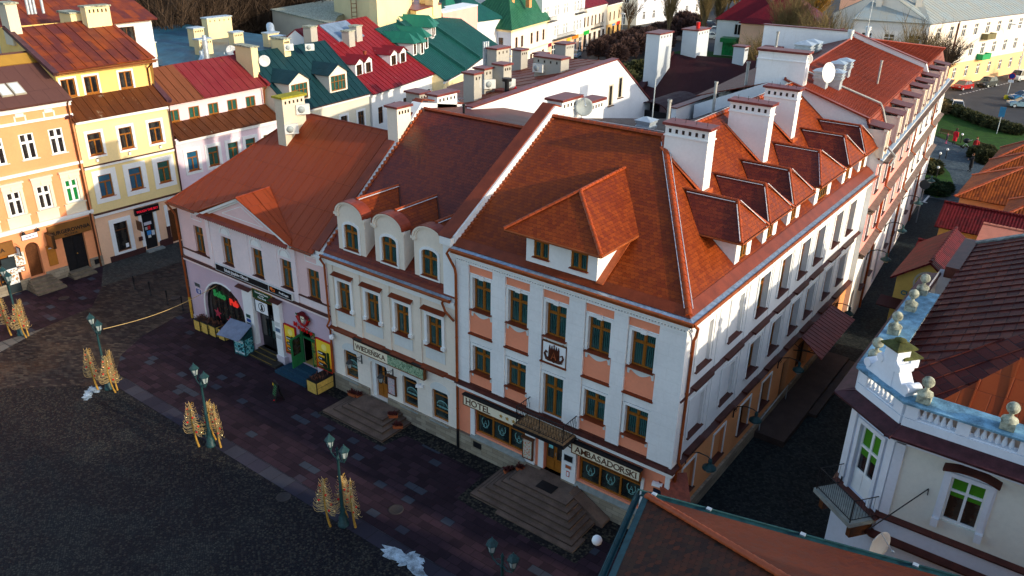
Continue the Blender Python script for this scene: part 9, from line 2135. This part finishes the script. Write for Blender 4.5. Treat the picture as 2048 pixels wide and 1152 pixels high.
o=thing('traffic_disc','round dark traffic sign seen from behind at the pink building end','sign',(-1.2,53.0,0));mb=MB();mb.tube([(0,0,0),(0,0,4.0)],.04,6);mb.build('pole',M_['galv'],o);mb=MB();mb.T=Matrix.Translation((0,-.05,3.7))@Matrix.Rotation(pi/2,4,'X');mb.lathe([(.45,0),(.45,.03)],20);mb.build('disc',plain('dark_sign_back',(.05,.06,.07),.5),o)
o=thing('road_sign','blue and red no stopping sign with yellow base by the car park','sign',(-3.94,125.8,0));mb=MB();mb.tube([(0,0,0),(0,0,3.8)],.06,6);mb.build('pole',M_['galv'],o);mb=MB();mb.T=Matrix.Translation((0,-.08,3.6))@Matrix.Rotation(pi/2,4,'X');mb.lathe([(.5,0),(.5,.03)],20);d_=mb.build('red_disc',M_['red'],o);mb=MB();mb.T=Matrix.Translation((0,-.12,3.6))@Matrix.Rotation(pi/2,4,'X');mb.lathe([(.38,0),(.38,.02)],20);mb.build('blue_face',M_['bluepaint'],d_);mb=MB();mb.box(-.4,.4,-.14,-.08,2.6,3.0);mb.build('white_plate',M_['signwhite'],o);mb=MB();mb.lathe([(.4,0),(.4,.5),(.3,.6)],10);mb.build('yellow_base',plain('yellow_base',(.5,.45,.02),.6),o)
o=thing('road_sign','narrow blue road sign at the lawn hedge','sign',(-1.16,97.7,0));mb=MB();mb.tube([(0,0,0),(0,0,3.6)],.05,6);mb.build('pole',M_['galv'],o);mb=MB();mb.box(-.35,.35,-.06,-.02,2.3,3.6);mb.build('panel',plain('sign_blue',(.05,.22,.4),.4),o)
o=thing('street_lamp','tall grey street lamp in front of the cream tenement','street lamp',(-5.4,147,0));mb=MB();mb.tube([(0,0,0),(0,0,9),(-.4,-.5,9.4),(-2.2,-2.2,9.6)],.09,6);mb.build('pole',M_['galv'],o);mb=MB();mb.box(-2.8,-2.0,-2.5,-2.1,9.5,9.65);mb.build('lamp_head',M_['galv'],o)
o=thing('street_lamp','slim lamp post in the far shopping street','street lamp',(-82.5,139,0));mb=MB();mb.tube([(0,0,0),(0,0,6)],.09,6);mb.build('pole',M_['galv'],o);mb=MB();mb.box(-.5,.5,-.2,.2,6,6.2);mb.build('lamp_head',M_['signwhite'],o)
for k,(x,y)in enumerate(((-79.67,116.75),(-80.29,118.81),(-80.92,120.93),(-81.3,122.5),(-81.7,124.1))):
    o=thing('bollard','dark bollard number %s in the row on the far shop pavement'%('nearest us','second','third','fourth','farthest')[k]if 0 else['dark pavement post nearest us in the far shop street','second dark pavement post in the far shop street','third dark pavement post in the far shop street','fourth dark pavement post in the far shop street','farthest dark pavement post in the far shop street'][k],'bollard',(x,y,0),0,'posts along the far pavement');mb=MB();mb.lathe([(.1,0),(.08,1.3),(.12,1.4),(.001,1.5)],8);mb.build('post',M_['iron'],o)
# ------------------------------------------------------------------ cars
carglass=plain('car_glass',(.015,.02,.025),.08,.1,2,spec=.8)
headm=plain('headlamp_glass',(.6,.6,.6),.15)
def car(label,loc,rz,col,kind='hatch',group='parked cars'):
    L,Wd=(4.2,1.75)if kind!='van' else(4.6,1.85);o=thing('parked_car' if kind!='van' else 'parked_van',label,'car' if kind!='van' else 'van',loc,radians(rz),group)
    H={'hatch':1.48,'suv':1.65,'van':1.85}[kind];b={'hatch':.92,'suv':1.02,'van':1.05}[kind];l=L/2
    body=[(-l,.3),(-l-.02,.6),(-l+.08,b-.12),(-l+1.0 if kind!='van' else-l+.7,b),(l-.15,b+.02),(l,b-.15),(l+.02,.4),(l-.05,.28)]
    roof={'hatch':[(-l+.95,b),(-l+1.75,H),(l-1.0,H),(l-.25,b)],'suv':[(-l+1.0,b),(-l+1.7,H),(l-.6,H),(l-.12,b)],'van':[(-l+.65,b),(-l+1.35,H),(l-.15,H),(l-.05,b)]}[kind]
    def loft(mb,prof,rows):
        n=len(prof);vs=[]
        for y,k,dz in rows:vs+=[(x*k,y,z+dz)for x,z in prof]
        m=len(rows)
        fs=[(i*n+j,i*n+(j+1)%n,(i+1)*n+(j+1)%n,(i+1)*n+j)for i in range(m-1)for j in range(n)]
        mb.add(vs,fs,True);mb.add(vs[:n],[tuple(range(n))]);mb.add(vs[-n:],[tuple(reversed(range(n)))])
    w=Wd/2
    mb=MB();loft(mb,body,[(-w,.96,.0),(-w+.1,1.0,.02),(0,1.0,.04),(w-.1,1.0,.02),(w,.96,.0)])
    rp=roof
    inn=[(x*.97,z)for x,z in rp]
    loft(mb,[(rp[1][0]-.02,H-.02),(rp[1][0]+.1,H+.02),(rp[2][0]-.1,H+.02),(rp[2][0]+.02,H-.02)],[(-w+.25,1,0),(0,1,.02),(w-.25,1,0)])
    for s in(-1,1):
        for t in(0.0,.48,1.0):
            x0=rp[0][0]+(rp[3][0]-rp[0][0])*t;x1=rp[1][0]+(rp[2][0]-rp[1][0])*t;mb.tube([(x0,s*(w-.06),b),(x1,s*(w-.22),H)],.04,4)
    pn='car_paint_%02x%02x%02x'%tuple(int(c*255)for c in col)
    mb.build('body',D.materials.get(pn)or plain(pn,col,.22,.04,1,coat=.6),o)
    mb=MB();n=4;vs=[(x*.99,s*(w-.08 if z<b+.1 else w-.24),z-(.02 if z>b+.1 else 0))for s in(-1,1)for x,z in rp]
    mb.add(vs,[(0,1,2,3),(7,6,5,4),(0,4,5,1),(1,5,6,2),(2,6,7,3)]);mb.build('windows',carglass,o)
    for sx in(-l+.75,l-.75):
        for s in(-1,1):
            mb=MB();mb.T=Matrix.Translation((sx,s*(w-.1),.32))@Matrix.Rotation(pi/2,4,'X');mb.lathe([(.2,-.11),(.31,-.1),(.32,0),(.31,.1),(.2,.11)],14);wh=mb.build('wheel',M_['rubber'],o)
            mb=MB();mb.T=Matrix.Translation((sx,s*(w-.1),.32))@Matrix.Rotation(pi/2,4,'X');mb.lathe([(.19,-.12),(.19,.12)],10);mb.build('rim',M_['galv'],wh)
    for s in(-1,1):
        mb=MB();mb.box(-l-.03,-l+.12,s*(w-.32)-.16,s*(w-.32)+.16,.62,.76);mb.build('headlight',headm,o)
        mb=MB();mb.box(l-.1,l+.02,s*(w-.28)-.13,s*(w-.28)+.13,.68,.84);mb.build('tail_light',M_['red'],o)
        mb=MB();mb.box(-l+1.35,-l+1.55,s*(w+.02)-.02,s*(w+.1),b-.02,b+.12);mb.build('wing_mirror',D.materials[pn],o)
for(lab,x,y,rz,col,k)in(
 ('small red hatchback parked before the cream tenement',-11.1,129.6,72,(.35,.015,.012),'hatch'),
 ('dark grey estate car parked between red car and white van',-8.3,135.6,72,(.05,.055,.05),'suv'),
 ('white delivery van parked by the cream tenement wall',-4.9,146.6,72,(.62,.60,.56),'van'),
 ('white car half hidden behind the park hedge',-8.6,110.8,-75,(.60,.62,.62),'hatch'),
 ('blue hatchback at the right edge of the car park',-1.6,125.9,40,(.03,.16,.32),'hatch'),
 ('silver blue saloon in front of the blue hatchback at the right edge',-1.0,119.8,25,(.18,.30,.38),'hatch'),
 ('white van parked by the far shop row',-82.0,133.4,-70,(.60,.60,.58),'van'),
 ('pale blue car behind the brick red roof chimneys',-78.2,113.4,-70,(.30,.42,.50),'hatch'),
 ('dark blue car driving past the ball shaped hedges',-75.7,118.9,-70,(.05,.12,.26),'hatch'),
 ('dark car by the far shops behind the white van',-84.6,142.0,-70,(.04,.04,.05),'hatch'),
 ('grey car at the crossing in the far square',-83.0,158.5,-60,(.10,.14,.18),'hatch'),
 ('dark car in the hedge gap of the far park',-79.3,146.5,-50,(.05,.06,.08),'hatch'),
 ('blue grey car parked beyond the twin bare trees',-73.5,168.5,30,(.16,.22,.30),'suv'),
 ('silver car parked beside the bare tree trunk',-70.4,158.3,30,(.32,.40,.44),'hatch'),
 ('white car glimpsed through the shrubs left of the pale chimney',-60.5,112.5,20,(.6,.62,.64),'hatch'),
 ('orange car at the end of the far street',-87.4,186.0,30,(.40,.18,.05),'hatch'),
 ('dark car near the right of the far street end',-80.5,180,30,(.07,.07,.09),'hatch')):
    car(lab,(x,y,0.01),rz,col,k)
# ------------------------------------------------------------------ trees, hedges, shrubs
def branchy(seed,h,spread,trunk_r,up,n1=9,n2=7,n3=7,tw=.012,mat='twig',fork=.3,name='bare_tree'):
    rn=random.Random(seed);tr=MB();cr=MB()
    tr.tube([(0,0,0),(rn.uniform(-.1,.1),rn.uniform(-.1,.1),h*fork*.5),(0,0,h*fork)],trunk_r,8,r2=trunk_r*.7)
    base=Vector((0,0,h*fork))
    def twig(p,d,L,r):
        side=d.cross(Vector((rn.uniform(-1,1),rn.uniform(-1,1),.2))).normalized()
        q=p+d*L*.5+side*L*rn.uniform(-.06,.06);e=p+d*L
        a=side*r;b_=d.cross(side)*r
        cr.add([p+a,p-a,p+b_,q+a*.7,q-a*.7,q+b_*.7,e],[(0,1,4,3),(1,2,5,4),(2,0,3,5),(3,4,6),(4,5,6),(5,3,6)])
        return q,e
    for i in range(n1):
        a=2*pi*i/n1+rn.uniform(-.3,.3);tilt=rn.uniform(.25,1.0)*spread
        d=Vector((cos(a)*tilt,sin(a)*tilt,up)).normalized();L=h*(1-fork)*rn.uniform(.4,.62)
        e=base+d*L;m=base+d*L*.5+Vector((0,0,-.04*L));b0=base-Vector((0,0,rn.uniform(0,h*fork*.4)))
        tr.tube([b0,m,e],trunk_r*.42,5,r2=trunk_r*.12,caps=False)
        for j in range(n2):
            p=b0+(e-b0)*rn.uniform(.35,1.0);d2=(d+Vector((rn.uniform(-1,1),rn.uniform(-1,1),rn.uniform(-.1,1)*up))*.75*spread).normalized();L2=L*rn.uniform(.45,.85)
            q,e2=twig(p,d2,L2,tw*2.2)
            for k in range(n3):
                p3=p+(e2-p)*rn.uniform(.25,.95);d3=(d2+Vector((rn.uniform(-1,1),rn.uniform(-1,1),rn.uniform(-.3,1)*up))*.8).normalized();twig(p3,d3,L2*rn.uniform(.35,.7),tw)
    return tr,cr
def tree(label,loc,seed,h,spread,r,up,n,mat='twig',tw=.02,fork=.3,group=None,name='bare_tree',bark='bark'):
    o=thing(name,label,'tree',loc,0,group);tr,cr=branchy(seed,h,spread,r,up,*n,tw=tw,fork=fork);tr.build('trunk',M_[bark],o);cr.build('crown',M_[mat],o);return o
T_=[]
tree('big upright bare tree left of the twin trees in the far square',(-70.1,137.0,0),1,12.5,.5,.38,1.5,(14,10,10),tw=.022,fork=.36)
tree('bare tree with thick pale trunk, left of the twin trees',(-62.2,137.0,0),2,13.5,.42,.42,1.7,(14,11,10),tw=.022,fork=.35)
tree('bare tree with thick pale trunk, right of the twin trees',(-60.0,139.5,0),3,14.5,.42,.42,1.7,(14,11,10),tw=.022,fork=.35)
tree('dark branched small tree before the white corner block',(-85.8,148.0,0),4,9.5,.8,.28,1.0,(10,7,6),'twig_dk',tw=.03,fork=.35)
tree('broom shaped bare tree behind the maroon roofed house',(-50.5,152.0,0),5,15,.5,.4,1.5,(14,11,10),tw=.026,fork=.2)
tree('wide bare tree covering the right of the maroon roofed house',(-42.5,131.0,0),6,15,.62,.4,1.3,(16,12,11),tw=.022,fork=.15)
tree('bare tree between white gable and vents at the top',(-33.0,118.0,0),7,14,.6,.35,1.3,(14,12,11),tw=.022,fork=.12)
tree('slender bare tree behind the vents of the ribbed roof',(-27.5,106.0,0),17,13,.6,.3,1.4,(14,11,10),tw=.02,fork=.12)
tree('rounded bare tree before the grey roofed block, left',(-15.2,104.5,0),8,13.2,.7,.3,1.1,(15,12,11),tw=.02,fork=.25)
tree('knotty bare tree before the grey roofed block, middle',(-12.6,111.0,0),9,12.5,.75,.32,1.0,(12,9,9),'twig_dk',tw=.024,fork=.35)
tree('dark gnarled tree at the tip of the ribbed red roof',(-11.5,105.5,0),10,12.0,.8,.42,.9,(12,10,9),'twig_dk',tw=.026,fork=.4,bark='twig_dk')
tree('low bare thicket in front of the peach house wall',(-40.5,112,0),11,8.5,.9,.22,1.0,(16,12,11),tw=.02,fork=.08)
for i,(x,y,h)in enumerate(((-83.4,206,13),(-74,212,14),(-92,220,13),(-66,196,13),(-78,232,15),(-56,186,14))):
    tree(['autumn gold tree at the far street end, left','autumn gold tree at the far street end, second','autumn gold tree behind the white block','golden tree above the twin bare trees','farthest golden tree at the top edge','golden brown tree above the maroon roofs'][i],(x,y,0),30+i,h,.8,.35,1.0,(12,10,10),'autumn',tw=.06,fork=.2,group='autumn trees at the top')
rnT=random.Random(5);tp=[]
k=0
words=['leftmost','second','third','fourth','fifth','sixth','seventh','eighth','ninth','tenth','eleventh','twelfth','last']
pts_=[(-88,30),(-90,35),(-92,39),(-96,33),(-97,43),(-94,47),(-100,38),(-98,52),(-95,56),(-104,46),(-101,60),(-106,55),(-92,62)]
base_t={}
for i,(x,y)in enumerate(pts_):
    key=i%4
    if key not in base_t:
        o=tree('x',(x,y,0),50+key,18,.8,.35,1.0,(16,13,12),'twig_dk',tw=.05,fork=.12,group='dark bare trees behind the blue roof',bark='twig_dk');base_t[key]=o
    else:o=dup_tree(base_t[key])
    o.location=(x,y,0);o.rotation_euler=(0,0,i*1.3);s=.85+.3*rnT.random();o.scale=(s,s,s)
    o['label']='dark bare tree behind the blue roof, %s from the left of the thicket'%words[i]
tree('dark evergreen tree at the right end of the dark thicket',(-93.5,66,0),71,17,.5,.3,.8,(18,14,12),'evergreen',tw=.09,fork=.05)
def hedge_ball(mb,r,seed,n=1500,flat=.85,leaf=.16):
    rn=random.Random(seed)
    for k in range(n):
        a=rn.uniform(0,2*pi);cz=rn.uniform(-.55,1);sr=sqrt(max(0,1-cz*cz));rr=r*(1+.10*sin(3*a+seed)*sr+.06*sin(7*a))*(rn.uniform(.62,1.0)**.35)
        d=Vector((cos(a)*sr,sin(a)*sr,cz));p=d*rr*.78;p.z*=flat;e=d*rr+Vector((rn.uniform(-1,1),rn.uniform(-1,1),rn.uniform(-.5,1)))*r*.10;e.z*=flat
        s=d.cross(Vector((rn.uniform(-1,1),rn.uniform(-1,1),rn.uniform(-1,1)))).normalized()*r*leaf*.10
        mb.add([p-s,p+s,e+s*.4,e-s*.4],[(0,1,2,3)])
def ball_tree(r,seed):
    o=thing('ball_tree','x','shrub',(0,0,0),0,'ball trimmed bare trees in the far park');mb=MB();hedge_ball(mb,r,seed,2200,.92,.5)
    for v in mb.v:v.z+=2.2
    mb.build('crown',M_['twig_ball'],o);mb=MB();mb.tube([(0,0,0),(0,0,1.6)],.14,6);mb.ball(0,0,2.2,r*.66,12,8,.9);mb.build('trunk',M_['twig_ball'],o);return o
b0=[ball_tree(2.3,3),ball_tree(2.3,8)];used_=[False,False]
bp_=[(-74.3,124.5,1.05),(-74.8,129.5,1.0),(-77.4,137.0,.95),(-68.0,115.5,1.05),(-68.6,121.0,1.1),(-68.9,126.0,1.2),(-67.6,129.8,1.15),(-75.6,138.9,.9),(-74.9,119.5,.95),(-72.2,112.5,1.0),(-67.0,110.5,.95),(-76.7,145.0,1.0),(-72.5,133.0,1.1),(-72.7,141.0,1.1),(-76.0,152,1.15),(-72.0,150,1.2),(-79.5,164,1.2),(-75.0,160,1.2)]
ordw=['first','second','third','fourth','fifth','sixth','seventh','eighth','ninth','tenth','eleventh','twelfth','thirteenth','fourteenth','fifteenth','sixteenth','seventeenth','eighteenth']
srt=sorted(range(len(bp_)),key=lambda i:-(bp_[i][1]))
for rank,i in enumerate(srt):
    x,y,s=bp_[i];j=i%2
    if not used_[j]:o=b0[j];used_[j]=True
    else:o=dup_tree(b0[j])
    o.location=(x,y,0);o.rotation_euler=(0,0,i*.9);o.scale=(s,s,s);o['label']='ball trimmed bare tree in the far park, %s counted from the back'%ordw[rank]
def shrub(label,loc,r,seed,m='shrub',n=1800,flat=.6,group=None):
    o=thing('shrub',label,'shrub',loc,0,group);mb=MB();hedge_ball(mb,r,seed,n,flat,.6);mb.build('foliage',M_[m],o);mb=MB();mb.ball(0,0,0,r*.7,10,6,flat);mb.tube([(0,0,-.1),(0,0,.3)],.1,5);mb.build('stem',M_[m],o)
for i,(x,y,r)in enumerate(((-2.6,63.9,1.3),(-1.6,63.6,1.2),(-2.6,65.6,1.2),(-1.2,65.2,1.1))):shrub(['dark clipped shrub nearest the white road mark','dark clipped shrub at the right of the near hedge bed','dark clipped shrub at the back of the near hedge bed','low shrub between the near bed and the path'][i],(x,y,.4),r,20+i,'evergreen',900,.6,'shrubs in the near hedge bed')
for i,(x,y,r)in enumerate(((-4.6,72.2,1.2),(-3.6,71.5,1.1),(-5.2,74,1.3),(-4.2,74.2,1.1))):shrub(['rust brown shrub nearest the pink building','rust brown shrub at the front of the small lawn','rust brown shrub at the back beside the wall','rust brown shrub in the middle of the small lawn'][i],(x,y,.4),r,30+i,'autumn' if i==2 else 'shrub',900,.6,'shrubs in the small lawn')
for i in range(9):
    t=i/8;x,y=-11+t*11.5,112.0-t*12.5-sin(t*pi)*1.5
    shrub('brown hedge shrub behind the lawn, %s from the white car'%ordw[i],(x,y,.5),1.5,40+i,'shrub',900,.62,'hedge shrubs between lawn and road')
for i,(x,y,r)in enumerate(((-1.0,82.5,1.2),(-.2,83.5,1.3),(.3,80.6,1.4),(-11.2,106.5,2.4),(-58,103,3.0),(-53,99,3.0),(-50,94,2.6),(-46,88,3),(-55,92,3),(-60,98,3))):
    shrub(['dark shrub by the right bench','dark shrub behind the right park lamp','dark shrub at the orange pantile roof tip','tall wild shrub between the ribbed roof and the white car','grey brown bush beyond the white gable peak','bush right of the white gable peak','bush above the white gable eave','bush left of the tall pale chimney','twiggy bush behind the white gable edge','twiggy bush by the park lawn edge'][i],(x,y,.5),r,60+i,'shrub' if i!=3 else 'twig',2000,.8)
o=thing('fountain','round white fountain basin among bushes left of the pale chimneys','fountain',(-59.2,106,0));mb=MB();mb.lathe([(1.5,0),(1.6,.5),(1.4,.5),(1.3,.3),(.001,.3)],20);mb.build('basin',M_['greywhite'],o);mb=MB();mb.lathe([(.3,.3),(.2,1.2),(.8,1.4),(.7,1.45),(.001,1.35)],14);mb.build('bowl',M_['signwhite'],o)
